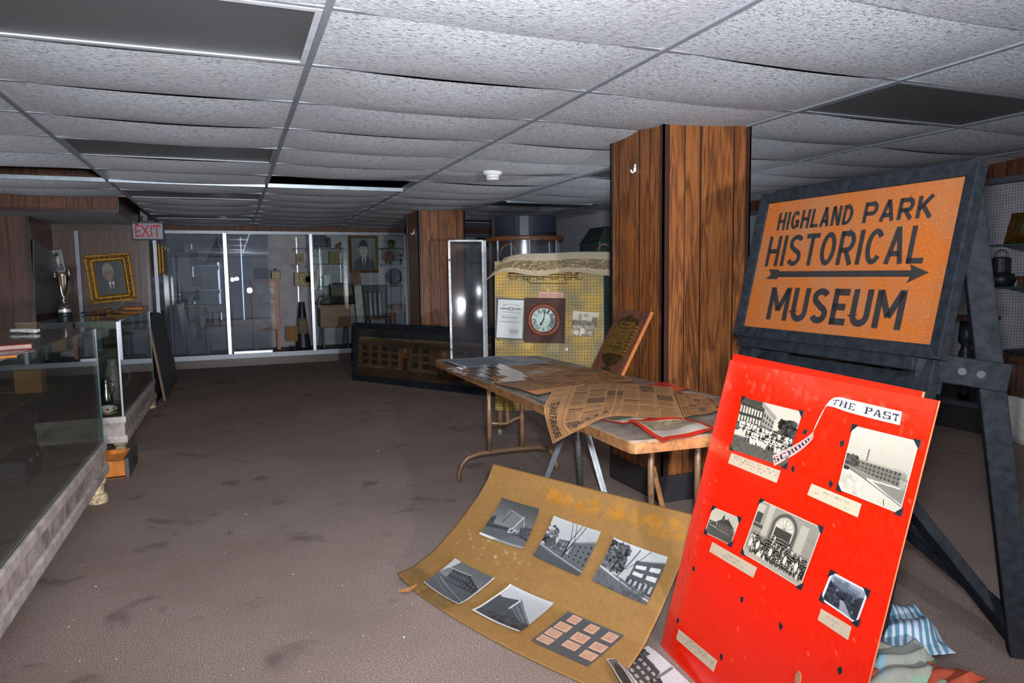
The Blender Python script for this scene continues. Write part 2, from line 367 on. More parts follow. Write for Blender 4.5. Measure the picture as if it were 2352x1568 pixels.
# ------------------------------------------------------------------ painted pictures (per-vertex colour on a real sheet)
FONT = dict(zip('0123456789ABCDEFGHIJKLMNOPQRSTUVWXYZ-.,/',
 '3E5149453E 00427F4000 7249494946 2141494D33 1814127F10 2745454539 3C4A494930 0171090503 3649494936 064949291E 7E1111117E 7F49494936 3E41414122 7F4141221C 7F49494941 7F09090901 3E4149497A 7F0808087F 00417F4100 2040413F01 7F08142241 7F40404040 7F020C027F 7F0408107F 3E4141413E 7F09090906 3E4151215E 7F09192946 4649494931 01017F0101 3F4040403F 1F2040201F 3F4038403F 6314081463 0708700807 6151494543 0808080808 0060600000 0050300000 2010080402'.split()))
class Cv:
    def __init__(s, w, h, c=(128, 128, 128)):
        s.w, s.h = w, h; s.a = np.empty((h, w, 3)); s.a[:] = np.array(c)/255.0
        s.yy, s.xx = np.mgrid[0:h, 0:w]; s.xx = (s.xx+0.5)/w; s.yy = (s.yy+0.5)/h
    def put(s, m, c, k=1.0): s.a[m] = s.a[m]*(1-k)+np.array(c)/255.0*k
    def rect(s, x0, y0, x1, y1, c, k=1.0): s.put((s.xx >= x0) & (s.xx < x1) & (s.yy >= y0) & (s.yy < y1), c, k); return s
    def poly(s, pts, c, k=1.0):
        m = np.zeros(s.xx.shape, bool); n = len(pts)
        for i in range(n):
            (x0, y0), (x1, y1) = pts[i], pts[(i+1) % n]
            if y0 == y1: continue
            m ^= ((s.yy < y0) != (s.yy < y1)) & (s.xx < (x1-x0)*(s.yy-y0)/(y1-y0)+x0)
        s.put(m, c, k); return s
    def ell(s, cx, cy, rx, ry, c, k=1.0): s.put(((s.xx-cx)/rx)**2+((s.yy-cy)/ry)**2 < 1, c, k); return s
    def line(s, x0, y0, x1, y1, wd, c, k=1.0):
        dx, dy = x1-x0, y1-y0; L = dx*dx+dy*dy+1e-9; t = np.clip(((s.xx-x0)*dx+(s.yy-y0)*dy)/L, 0, 1)
        s.put((s.xx-x0-t*dx)**2+(s.yy-y0-t*dy)**2 < wd*wd/4, c, k); return s
    def vgrad(s, y0, y1, c0, c1):
        m = (s.yy >= y0) & (s.yy < y1); t = ((s.yy-y0)/(y1-y0))[m][:, None]
        s.a[m] = (np.array(c0)*(1-t)+np.array(c1)*t)/255.0; return s
    def quad(s, q, u0, v0, u1, v1, c, k=1.0):
        f = lambda u, v: tuple((1-v)*((1-u)*q[0][i]+u*q[1][i])+v*((1-u)*q[3][i]+u*q[2][i]) for i in (0, 1))
        return s.poly([f(u0, v0), f(u1, v0), f(u1, v1), f(u0, v1)], c, k)
    def facade(s, q, rows, cols, wallc, winc, my=0.12, fx=0.55, fy=0.55):
        s.quad(q, 0, 0, 1, 1, wallc); s.quad(q, 0, 0, 1, 0.05, [min(255, v*1.35) for v in wallc])
        for r in range(rows):
            for c in range(cols):
                u0 = (c+0.5-fx/2)/cols; v0 = my+(1-my)*(r+0.5-fy/2)/rows
                s.quad(q, u0, v0, u0+fx/cols, v0+(1-my)*fy/rows, winc)
        return s
    def blob(s, x0, y0, x1, y1, c, amt, sc=0.02, k=0.8, n=200):
        for _ in range(n):
            x, y = rnd.uniform(x0, x1), rnd.uniform(y0, y1); v = rnd.uniform(-amt, amt)
            s.ell(x, y, sc*rnd.uniform(.5, 1.3), sc*rnd.uniform(.5, 1.3), [min(255, max(0, q+v)) for q in c], k)
        return s
    def speck(s, amt): s.a += nrng.normal(0, amt/255.0, s.a.shape[:2])[:, :, None]; return s
    def border(s, t, c): 
        m = (s.xx < t) | (s.xx > 1-t) | (s.yy < t*s.w/s.h) | (s.yy > 1-t*s.w/s.h); s.put(m, c); return s
    def text(s, x, y, hh, st, c, k=1.0, asp=None, bold=0.0):
        px = hh/7; pxx = px*s.h/s.w*(asp or 1.0)
        for ch in st:
            g = FONT.get(ch)
            if g:
                for i in range(5):
                    b = int(g[2*i:2*i+2], 16)
                    for j in range(7):
                        if b >> j & 1: s.rect(x+i*pxx, y+j*px, x+(i+1+bold)*pxx, y+(j+1)*px, c, k)
            x += pxx*6
        return x
    def lines(s, x0, y0, x1, y1, n, c, k=0.6, fill=0.55):
        h = (y1-y0)/n
        for i in range(n):
            x = x0; xe = x1-rnd.uniform(0, 0.25)*(x1-x0)
            while x < xe:
                wl = rnd.uniform(0.03, 0.12)*(x1-x0); s.rect(x, y0+i*h, min(x+wl, xe), y0+i*h+h*fill, c, k*rnd.uniform(.6, 1)); x += wl+0.025*(x1-x0)
        return s
def sheet(name, fn, cv, mat, parent=None, solid=0.0, label=None):
    h, w_ = cv.a.shape[:2]
    I = WM[parent.name].inverted() if parent is not None else Matrix.Identity(4)
    I = np.array(I); P = np.empty((h*w_, 3))
    us = np.linspace(0, 1, w_); vs = np.linspace(0, 1, h)
    k = 0
    for v in vs:
        for u in us: P[k] = fn(u, v); k += 1
    P = P @ I[:3, :3].T+I[:3, 3]
    idx = np.arange(h*w_).reshape(h, w_)
    q = np.stack([idx[:-1, :-1], idx[1:, :-1], idx[1:, 1:], idx[:-1, 1:]], -1).reshape(-1, 4)
    me = bpy.data.meshes.new(name); me.vertices.add(len(P)); me.vertices.foreach_set('co', P.ravel())
    me.loops.add(q.size); me.loops.foreach_set('vertex_index', q.ravel().astype(np.int32))
    me.polygons.add(len(q)); me.polygons.foreach_set('loop_start', np.arange(0, q.size, 4, dtype=np.int32)); me.polygons.foreach_set('loop_total', np.full(len(q), 4, np.int32))
    me.update(calc_edges=True); me.validate()
    me.polygons.foreach_set('use_smooth', [True]*len(q))
    at = me.color_attributes.new('Col', 'FLOAT_COLOR', 'POINT')
    c = np.ones((h*w_, 4)); c[:, :3] = lin(np.clip(cv.a, 0, 1)).reshape(-1, 3); at.data.foreach_set('color', c.ravel())
    me.materials.append(mat)
    o = bpy.data.objects.new(name, me); col.objects.link(o)
    if parent is not None: o.parent = parent; WM[o.name] = WM[parent.name]
    else: WM[o.name] = Matrix.Identity(4)
    if solid: md = o.modifiers.new('thickness', 'SOLIDIFY'); md.thickness = solid; md.offset = -1
    if label: o['label'] = label
    return o
def rebase(o, label, cat, group=None):
    vs = np.empty(len(o.data.vertices)*3); o.data.vertices.foreach_get('co', vs); vs = vs.reshape(-1, 3)
    b = Vector((vs[:, 0].mean(), vs[:, 1].mean(), vs[:, 2].min()))
    o.data.transform(Matrix.Translation(-b)); o.location = b; WM[o.name] = Matrix.Translation(b)
    return tag(o, label, cat, group)
def bil(q, curl=0.0, n=None):
    """bilinear patch through TL, TR, BR, BL with an optional lift towards n at the edges"""
    q = [np.array(p, float) for p in q]; n = None if n is None else np.array(n, float)
    def f(u, v):
        p = (1-v)*((1-u)*q[0]+u*q[1])+v*((1-u)*q[3]+u*q[2])
        if curl: p = p+n*curl*((2*u-1)**2*(0.6+0.4*v))
        return p
    return f

def lettering(name, text, M, x0, y0, wd, ht, mat, parent, depth=0.0006, bold=0.0, shear=0.0, smallz=0.0015):
    """flat painted letters: text fitted to the box x0,y0 (lower left) wd x ht in frame M"""
    cu = bpy.data.curves.new(name, 'FONT'); cu.body = text; cu.size = 1.0; cu.extrude = 0.0; cu.offset = bold; cu.shear = shear; cu.resolution_u = 6
    o = bpy.data.objects.new(name+'_src', cu); col.objects.link(o)
    dg = bpy.context.evaluated_depsgraph_get(); dg.update(); me = bpy.data.meshes.new_from_object(o.evaluated_get(dg))
    bpy.data.objects.remove(o)
    vs = np.array([v.co[:] for v in me.vertices]); mn, mx = vs.min(0), vs.max(0)
    fs = [tuple(p.vertices) for p in me.polygons]; bpy.data.meshes.remove(me)
    mb = MB(M); mb.add([(x0+(v[0]-mn[0])/(mx[0]-mn[0])*wd, y0+(v[1]-mn[1])/(mx[1]-mn[1])*ht, smallz) for v in vs], fs)
    ob = mb.build(name, mat, parent); md = ob.modifiers.new('thickness', 'SOLIDIFY'); md.thickness = depth; md.offset = 0
    return ob
# ---- picture contents
def sky_bw(w_=110, h_=90, hi=200, lo=160, sepia=(1, 1, 1)):
    cv = Cv(w_, h_); cv.vgrad(0, 0.75, [hi*s for s in sepia], [lo*s for s in sepia]); return cv
def pic_school(kind, w_=110, h_=92):
    if kind == 0:      # dark lawn, low building with a white portal
        cv = sky_bw(w_, h_, 70, 140); cv.rect(0, .62, 1, 1, (92, 94, 96)); cv.poly([(.28, .22), (.72, .30), (.72, .62), (.28, .52)], (118, 120, 122))
        cv.line(.70, .28, .52, .72, .022, (205, 207, 210)); cv.line(.40, .18, .30, .52, .02, (60, 62, 64)); cv.line(.72, .3, .86, .66, .015, (190, 190, 192)); cv.line(.33, .2, .72, .3, .012, (190, 190, 194))
        cv.poly([(0, .66), (.5, .6), (1, .74), (1, .8), (.4, .68), (0, .76)], (58, 60, 62)); cv.blob(.72, .5, 1, .68, (70, 72, 74), 26, .03, n=60); cv.blob(.5, .6, .75, .7, (170, 170, 172), 40, .02, n=30)
        cv.poly([(0, .5), (.1, .42), (.12, .62), (0, .68)], (60, 62, 64)); cv.rect(0, .93, 1, 1, (226, 224, 220)); cv.poly([(.3, 1), (.75, .72), (1, .8), (1, 1)], (112, 114, 116), .6)
    elif kind == 1:    # two brick blocks and a bare tree
        cv = sky_bw(w_, h_, 184, 172); cv.rect(0, .66, 1, 1, (96, 98, 100)); cv.facade([(.3, .42), (.52, .38), (.52, .66), (.3, .66)], 2, 3, (84, 86, 88), (140, 142, 146))
        cv.facade([(.58, .38), (1, .22), (1, .84), (.58, .72)], 4, 4, (100, 102, 104), (48, 50, 54), fx=.3, fy=.45); cv.blob(0, .2, .22, .6, (70, 70, 72), 60, .035, n=70); cv.blob(.1, .5, .35, .66, (74, 76, 78), 20, .03, n=60)
        for x in (.52, .6): cv.line(.5, .74, x-.02, .4, .03, (52, 52, 54)); cv.line(x-.02, .4, x+.1, .02, .016, (62, 62, 64)); cv.line(x, .4, x-.1, .0, .012, (70, 70, 72))
        cv.poly([(0, .72), (1, .92), (1, 1), (0, 1)], (80, 82, 84)); cv.line(0, .68, 1, .9, .02, (170, 172, 174))
    elif kind == 2:    # three storey school with trees and a lawn
        cv = sky_bw(w_, h_, 190, 176); cv.facade([(.52, .26), (1, .12), (1, .78), (.52, .7)], 3, 2, (82, 84, 86), (206, 208, 206), fx=.72, fy=.5); cv.quad([(.5, .6), (1, .64), (1, .84), (.5, .72)], 0, 0, 1, 1, (70, 72, 74))
        for i in range(5): cv.rect(.56+i*.09, .64, .60+i*.09, .78, (170, 172, 174))
        cv.blob(0, .05, .36, .62, (66, 68, 70), 50, .035, n=260); cv.line(.34, .7, .52, .05, .018, (48, 48, 50)); cv.line(.42, .5, .7, .02, .012, (58, 58, 60)); cv.line(.2, .7, .24, .3, .03, (40, 40, 42))
        cv.rect(0, .5, .2, .66, (120, 122, 124), .6); cv.poly([(0, .66), (.45, .7), (1, .9), (1, 1), (0, 1)], (98, 100, 102)); cv.line(.0, .64, 1, .92, .03, (196, 196, 196)); cv.blob(0, .74, .9, 1, (88, 90, 92), 26, .04, .5, 70)
    elif kind == 3:    # flat roofed building across a dark lawn
        cv = sky_bw(w_, h_, 96, 150); cv.rect(0, .52, 1, 1, (92, 94, 97)); cv.facade([(.16, .24), (.55, .2), (.62, .58), (.24, .62)], 2, 6, (66, 68, 70), (98, 100, 104)); cv.facade([(.55, .2), (.98, .44), (1, .58), (.62, .58)], 2, 4, (54, 56, 58), (92, 94, 98))
        cv.line(.0, .28, .55, .19, .025, (170, 172, 176)); cv.line(.1, .6, 1, .9, .016, (150, 152, 154)); cv.line(0, .66, .8, .98, .012, (120, 122, 124)); cv.poly([(0, 0), (.18, 0), (0, .5)], (220, 220, 222), .7); cv.rect(0, .97, 1, 1, (220, 218, 212)); cv.rect(.96, 0, 1, 1, (226, 224, 220))
    elif kind == 4:    # long wing with a white fascia, pale sky
        cv = sky_bw(w_, h_, 190, 178); cv.poly([(.0, .36), (.44, .2), (1, .72), (1, .9), (0, .9)], (74, 76, 78)); cv.facade([(.44, .22), (1, .72), (1, .84), (.46, .5)], 2, 9, (112, 114, 116), (60, 62, 64)); cv.line(.44, .24, .42, .56, .035, (206, 208, 210)); cv.line(.1, .34, .44, .22, .025, (206, 208, 210)); cv.line(.44, .22, 1, .72, .02, (120, 122, 124))
        cv.poly([(0, .52), (.5, .54), (1, .84), (1, 1), (0, 1)], (72, 74, 76)); cv.blob(.2, .7, 1, 1, (62, 64, 66), 24, .04, .5, 90); cv.rect(0, 0, .04, 1, (228, 226, 222)); cv.rect(0, .95, 1, 1, (228, 226, 222))
    elif kind == 5:    # loose print: brick school with a tall chimney
        cv = sky_bw(w_, h_, 214, 206); cv.facade([(.02, .22), (.5, .24), (.56, .7), (.02, .76)], 3, 5, (72, 72, 74), (168, 170, 172), fx=.6, fy=.4); cv.facade([(.5, .3), (.98, .4), (1, .74), (.54, .72)], 3, 6, (58, 58, 60), (150, 152, 154), fx=.6, fy=.4)
        cv.rect(.52, .02, .56, .36, (120, 120, 122)); cv.blob(0, .14, .16, .3, (80, 80, 82), 30, .03, n=40); cv.rect(0, .76, 1, 1, (96, 98, 100)); cv.line(0, .78, 1, .8, .03, (176, 178, 180)); cv.ell(.3, .88, .2, .08, (44, 46, 48)); cv.border(.02, (226, 224, 220))
    return cv.speck(5)
SEP = (1.0, .95, .86)
def sp(v): return [v*s for s in SEP]
def crowd(cv, x0, y0, x1, y1, n, rows, r=.022, bright=.5, slope=0.0):
    for k in range(rows):
        y = y0+(y1-y0)*k/max(1, rows-1)
        for i in range(n):
            x = x0+(x1-x0)*(i+rnd.uniform(.2, .8))/n; yy = y+slope*(x-x0)+rnd.uniform(-.01, .01); c = rnd.uniform(205, 240) if rnd.random() < bright else rnd.uniform(26, 80)
            cv.ell(x, yy+r*2.6, r*.95, r*2.6, sp(c)); cv.ell(x, yy, r*.6, r*.8, sp(196)); cv.ell(x, yy-r*.45, r*.66, r*.55, sp(40))
def pic_red(kind):
    if kind == 'class':
        cv = Cv(180, 168); cv.vgrad(0, .7, sp(196), sp(204)); cv.poly([(0, 0), (.36, 0), (.62, .22), (.62, .46), (0, .62)], sp(70)); cv.facade([(.0, .06), (.4, .12), (.42, .46), (0, .48)], 2, 8, sp(62), sp(200), fx=.6, fy=.7)
        cv.poly([(.36, 0), (.64, .2), (.64, .26), (.36, .08)], sp(150)); cv.facade([(.42, .12), (.62, .26), (.62, .5), (.42, .48)], 3, 4, sp(150), sp(74)); cv.blob(.72, .22, 1, .62, sp(52), 34, .035, n=170); cv.rect(.64, .44, .76, .56, sp(84)); cv.rect(0, .5, 1, .58, sp(96)); cv.rect(0, .72, 1, 1, sp(92)); cv.blob(0, .74, 1, 1, sp(88), 26, .02, .6, 200)
        crowd(cv, .04, .42, .98, .42, 22, 1, .020, .8, .08); crowd(cv, .06, .50, .98, .56, 22, 2, .020, .6, .08); crowd(cv, .2, .64, .95, .68, 17, 2, .020, .7, .06)
    elif kind == 'factory':
        cv = Cv(150, 150); cv.vgrad(0, .66, sp(188), sp(172)); cv.facade([(.14, .46), (.88, .44), (.88, .66), (.14, .64)], 3, 12, sp(112), sp(66)); cv.poly([(.88, .44), (.96, .48), (.96, .66), (.88, .66)], sp(140)); cv.rect(.14, .45, .9, .475, sp(160)); cv.rect(.325, .28, .345, .46, sp(86))
        cv.blob(0, .44, .2, .6, sp(72), 30, .03, n=80); cv.blob(.9, .55, 1, .8, sp(150), 30, .03, n=40); cv.poly([(0, .62), (1, .88), (1, 1), (0, 1)], sp(196)); cv.poly([(0, .58), (1, .7), (1, .84), (.5, .74), (0, .62)], sp(128)); cv.line(.42, .7, 1, .92, .03, sp(206)); cv.line(0, .6, .98, .9, .012, sp(72)); cv.line(.45, .7, .9, .68, .02, sp(206))
        cv.blob(0, .72, .4, 1, sp(184), 26, .05, .5, 40); cv.ell(.06, .64, .05, .03, sp(44)); cv.line(.74, .97, .72, .9, .014, sp(70)); cv.border(.012, sp(222))
    elif kind == 'cupola':
        cv = Cv(80, 80); cv.vgrad(0, .7, sp(196), sp(206)); cv.poly([(.3, .42), (.62, .26), (.88, .44), (.88, .72), (.3, .66)], sp(104)); cv.poly([(.26, .44), (.45, .26), (.66, .24), (.92, .46)], sp(70)); cv.poly([(.4, .28), (.46, .1), (.52, .28)], sp(66)); cv.rect(.41, .24, .51, .34, sp(92)); cv.line(.62, .2, .62, .3, .03, sp(60))
        for i in range(5):
            for j in range(2): cv.rect(.34+i*.1, .48+j*.1, .38+i*.1, .54+j*.1, sp(54))
        cv.blob(0, .48, .28, .62, sp(78), 24, .03, n=60); cv.blob(.8, .5, 1, .75, sp(92), 24, .03, n=40); cv.poly([(0, .62), (1, .76), (1, 1), (0, 1)], sp(88)); cv.border(.03, sp(222))
    elif kind == 'doorway':
        cv = Cv(190, 178); cv.a[:] = np.array(sp(158))/255; 
        for j in range(60): cv.rect(0, j/60, 1, j/60+.006, sp(126), .5)
        cv.rect(.18, 0, .27, .62, sp(186)); cv.rect(.72, .1, .84, .8, sp(186)); cv.rect(.02, .06, .12, .38, sp(74)); cv.rect(.02, .06, .12, .2, sp(190)); cv.rect(0, .4, .18, .46, sp(82))
        cv.ell(.5, .3, .2, .26, sp(92)); cv.rect(.3, .3, .7, .66, sp(92)); cv.ell(.5, .3, .155, .2, sp(190)); cv.rect(.345, .3, .655, .6, sp(190)); cv.ell(.5, .31, .13, .16, sp(216)); cv.rect(.37, .31, .63, .66, sp(70))
        for a in range(7): cv.line(.5, .31, .5+.13*math.cos(math.pi*a/6), .31-.16*math.sin(math.pi*a/6), .008, sp(120))
        cv.rect(.1, .66, .98, .9, sp(44)); cv.rect(.0, .88, 1, 1, sp(176)); crowd(cv, .36, .46, .66, .56, 12, 3, .015, .2); crowd(cv, .05, .56, .97, .74, 28, 5, .015, .2); crowd(cv, .1, .76, .95, .83, 22, 3, .016, .3)
        for x in (.08, .2, .42, .66, .84): cv.ell(x, .74, .025, .07, sp(226))
        cv.border(.014, sp(214))
    elif kind == 'path':
        cv = Cv(90, 84); cv.vgrad(0, .45, (168, 176, 186), (120, 128, 140)); cv.blob(0, .3, 1, 1, (52, 56, 66), 22, .06, .8, 260); cv.blob(.15, .12, .5, .36, (104, 112, 122), 16, .05, .5, 60); cv.rect(.55, .16, .82, .36, (110, 118, 128), .7); cv.poly([(.42, .62), (.5, .62), (.86, 1), (.5, 1)], (150, 154, 160)); cv.ell(.46, .6, .08, .05, (26, 28, 34)); cv.border(.055, (226, 228, 230))
    return cv.speck(5)
def caption(lines, w_=110, h_=30, c=(206, 184, 156), ink=(112, 96, 88)):
    cv = Cv(w_, h_, c); cv.speck(3)
    for x, y, s in lines: cv.text(x, y, .16, s, ink, .75, 0.62)
    return cv
def pic_man(w_=90, h_=100, bg=(120, 122, 124), skin=(206, 200, 192), hair=(44, 42, 44), suit=(52, 54, 60), tie=True, dx=0.0):
    cv = Cv(w_, h_, bg); cv.vgrad(0, 1, [v*1.05 for v in bg], [v*.8 for v in bg])
    cv.poly([(.08, 1), (.16, .7), (.38, .58), (.62, .58), (.88, .7), (.95, 1)], suit); cv.poly([(.4, .6), (.6, .6), (.54, .9), (.48, .9)], (206, 204, 204)); cv.rect(.42, .5, .58, .62, [v*.85 for v in skin])
    if tie: cv.poly([(.47, .64), (.54, .64), (.56, .9), (.5, .98), (.46, .9)], [v*1.3 for v in suit])
    cv.ell(.5+dx, .29, .185, .23, hair); cv.ell(.5+dx, .37, .155, .205, skin); cv.rect(.33+dx, .2, .67+dx, .24, hair); cv.ell(.5+dx, .2, .17, .07, hair)
    for s in (-1, 1): cv.ell(.5+dx+s*.07, .34, .025, .013, (60, 56, 54)); cv.line(.5+dx+s*.11, .305, .5+dx+s*.04, .30, .014, hair); cv.ell(.5+dx+s*.18, .37, .02, .045, [v*.85 for v in skin])
    cv.line(.5+dx, .34, .515+dx, .42, .014, [v*.82 for v in skin]); cv.line(.44+dx, .48, .56+dx, .48, .014, (130, 96, 90)); return cv.speck(3)
def pic_news(w_=180, h_=130, base=(178, 130, 84), dense=True):
    cv = Cv(w_, h_, base); ink = (70, 52, 42); cols = 7 if dense else 5
    for c in range(cols):
        x0 = .03+c*.94/cols; x1 = x0+.86/cols; y = .03
        while y < .95:
            k = rnd.random(); hh = rnd.uniform(.08, .2)
            if k < .2: cv.rect(x0, y, x1, min(.97, y+hh), ink, .7); cv.blob(x0+.01, y+.01, x1-.01, min(.96, y+hh), (120, 92, 66), 40, .014, .6, 14)
            elif k < .5: cv.rect(x0, y, x1, y+.02, ink, .85); cv.lines(x0, y+.035, x1, min(.97, y+hh), max(2, int(hh/.022)), ink, .8)
            elif k < .65:
                for a, b, c2, d in ((x0, y, x1, y+.008), (x0, y+hh, x1, y+hh+.008), (x0, y, x0+.005, y+hh), (x1-.005, y, x1, y+hh)): cv.rect(a, b, c2, d, ink, .8)
                cv.lines(x0+.012, y+.03, x1-.012, y+hh-.01, 4, ink, .9)
            else: cv.lines(x0, y, x1, min(.97, y+hh), max(2, int(hh/.02)), ink, .75)
            y += hh+.025
    cv.rect(0, .495, 1, .503, (206, 150, 98)); cv.rect(.497, 0, .503, 1, (206, 150, 98))
    return cv.speck(4)

# ================================================================== SETTING
YB = 11.30      # front plane of the far showcase
struct('floor', MB().box((-4.2, -4, -0.05), (8, 13, 0)), MT['carpet'])
TX = [0.3133+1.2192*i for i in range(-4, 6)]; TY = [2.2808+0.6096*j for j in range(-9, 16)]
LIGHTS = {(i, j) for i in (-1, 2) for j in (-4, 0, 4, 8, 12)}
GAPS = {(-2, 6), (0, 6), (-3, 6)}
def skip(i, j):
    x = 0.3133+1.2192*i; y = 2.2808+0.6096*j
    return (i, j) in LIGHTS or (i, j) in GAPS or (x < -1.1 and y > 7.7)
mb = MB()
for i in range(-4, 5):
    for j in range(-9, 15):
        if skip(i, j): continue
        x0, y0 = 0.3133+1.2192*i+.006, 2.2808+0.6096*j+.004; wx, wy = 1.2072, 0.6016
        s = rnd.uniform(.028, .042)*(1.0 if y0 > 1 else .6); sk = rnd.uniform(-.25, .25); lift = 0.075 if (i, j) == (-1, 6) else 0
        e = rnd.uniform(.30, .5)
        def tf(u, v):
            b = math.sin(math.pi*u)**0.85*(1+sk*(u-.5)*2)
            p = e+(1-e)*(1-abs(2*v-1)**2.5)
            return (x0+wx*u, y0+wy*v, CEIL+.001-s*b*p+lift*(1-v)*(0.5+.5*abs(2*u-1)))
        mb.grid(tf, 10, 6)
ceiling = struct('ceiling', mb, MT['tile'], smooth=True)
struct('ceiling_deck', MB().box((-4.2, -4, 2.62), (8, 13, 2.66)), MT['void'], ceiling)
mb = MB()
for x in TX: mb.box((x-.012, -4, CEIL-.007), (x+.012, 7.87 if x < -1 else 12.1, CEIL+.03))
struct('trim_1', mb, MT['tee'], ceiling)
mb = MB(); mb2 = MB()
for k, y in enumerate(TY):
    j = k-9
    for i in range(-4, 5):
        x = 0.3133+1.2192*i
        if x < -1.1 and y > 7.9: continue
        if j == 7 and i in (-3, -2, -1, 0): mb2.box((x+.012, y-.016, CEIL-.020), (x+1.207, y+.010, CEIL+.012))
        elif j == 8 and i == 2: mb2.box((x+.05, y-.03, CEIL-.026), (x+1.1, y-.004, CEIL+.004))
        else: mb.box((x+.012, y-.011, CEIL-.004), (x+1.207, y+.011, CEIL+.02))
struct('trim_2', mb, MT['tee'], ceiling); struct('trim_3', mb2, MT['tee_bright'], ceiling)

LN = {(-1, 0): 'big grey troffer light nearest the camera, overhead on the left', (-1, 4): 'grey troffer light second from camera in the left row', (-1, 8): 'grey troffer light just beyond the bent ceiling rail', (-1, 12): 'farthest grey troffer light, close to the far showcase',
      (2, 0): 'dark troffer light above the easel sign', (2, 4): 'troffer light half hidden behind the near wood column', (2, 8): 'troffer light with a dropped bright rail, above the round display case'}
for (i, j) in sorted(LIGHTS):
    if (i, j) not in LN: 
        if j != -4: continue
    x, y = 0.3133+1.2192*i, 2.2808+0.6096*j
    if j == -4: continue
    t = thing('ceiling_light', LN[(i, j)], 'ceiling light', (x+.61, y+.305, CEIL-.006), 'recessed troffer lights')
    M = Matrix(((1, 0, 0, x+.014), (0, 1, 0, y+.012), (0, 0, 1, CEIL-.006), (0, 0, 0, 1)))
    MB(M).ring(0, 0, 1.192, .586, .022, 0, .02).build('frame', MT['white_metal'] if j == 0 and i < 0 else MT['tee'], t)
    MB(M).box((.022, .022, .005), (1.17, .564, .010)).build('diffuser', MT['lens'], t)
    MB(M).hull([(.0, .0, .02), (1.192, 0, .02), (1.192, .586, .02), (0, .586, .02)], [(.1, .1, .14), (1.09, .1, .14), (1.09, .49, .14), (.1, .49, .14)]).build('housing', MT['alu_d'], t)

# walls
wb = struct('wall_back', MB().box((-4.2, 12.15, 0), (8, 12.2, 2.62)), MT['peg'])
struct('showcase_floor', MB().box((-.90, YB+.02, 0), (4.4, 12.15, .185)), MT['plinth'], wb)
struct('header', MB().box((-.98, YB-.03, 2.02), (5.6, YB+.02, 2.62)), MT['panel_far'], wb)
struct('kickboard', MB().box((-.90, YB-.02, 0), (4.4, YB+.02, .12)), MT['trimdark'], wb)
struct('showcase_ceiling', MB().box((-.98, YB+.02, 2.06), (5.6, 12.15, 2.10)), MT['wall'], wb)
mb = MB()
for px, y0, y1 in ((440, 560, 730), (500, 600, 730), (502, 600, 735), (552, 545, 735), (680, 545, 700), (733, 555, 665), (780, 555, 665), (885, 545, 665), (930, 545, 665)):
    a, b = Y(px, y0, 12.13), Y(px, y1, 12.13); mb.box((a.x-.008, 12.12, b.z), (a.x+.008, 12.149, a.z))
struct('shelf_standards', mb, MT['alu'], wb)
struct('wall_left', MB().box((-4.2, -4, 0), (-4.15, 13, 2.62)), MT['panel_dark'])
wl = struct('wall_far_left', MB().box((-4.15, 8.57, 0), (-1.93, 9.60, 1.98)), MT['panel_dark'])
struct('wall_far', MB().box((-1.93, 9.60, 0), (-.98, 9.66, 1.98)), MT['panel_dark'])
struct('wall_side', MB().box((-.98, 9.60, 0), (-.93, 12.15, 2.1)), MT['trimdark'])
struct('corner_trim', MB().box((-1.95, 8.55, 0), (-1.915, 8.60, 1.98)), MT['trimdark'], wl)
struct('trim_4', MB().box((-1.93, 9.575, 1.90), (-.90, 9.605, 1.98)), MT['trimdark'])
mb = MB()
for px in (181, 359): p = Y(px, 620, 9.58); mb.box((p.x-.02, 9.56, .9), (p.x+.02, 9.60, 1.90))
struct('trim_5', mb, MT['alu_d'])
struct('trim_10', MB().box((-1.03, 9.56, 0), (-.955, 9.605, 1.95)), MT['trimdark'])
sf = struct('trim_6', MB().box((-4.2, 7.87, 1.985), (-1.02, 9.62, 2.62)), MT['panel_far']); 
struct('soffit_ceiling', MB().box((-4.2, 7.875, 1.978), (-1.025, 9.62, 1.986)), MT['wall'], sf)
struct('soffit_edge', MB().box((-4.2, 7.855, 1.968), (-1.005, 7.885, 2.0)).box((-1.035, 7.885, 1.968), (-1.005, 9.62, 2.0)), MT['trimdark'], sf)
struct('soffit_side', MB().box((-1.02, 7.885, 2.0), (-1.006, 9.62, 2.3)), MT['trimdark'], sf)
# right side: partition and side showcase
wr = struct('wall_right', MB().box((6.35, -4, 0), (6.4, 13, 2.62)), MT['peg'])
struct('trim_7', MB().box((5.46, -1, 1.985), (5.52, 7.2, 2.62)), MT['panel_far'])
struct('trim_8', MB().box((5.42, -1, 0), (6.35, 7.2, .20)), MT['plinth'])
struct('trim_9', MB().box((5.40, -1, .20), (5.47, 7.2, .235)), MT['alu_d'])
mb = MB()
for y in (1.2, 3.05, 4.55, 6.1): mb.box((5.44, y-.02, .23), (5.48, y+.02, 1.985))
mb.box((5.45, -1, 1.945), (5.49, 7.2, 1.985)); struct('window_2', mb, MT['alu_d'])
pt = struct('wall_partition', MB().box((4.40, 7.2, 0), (4.46, 12.15, 2.62)).box((4.40, 7.2, 0), (6.35, 7.26, 2.62)), MT['wall'])

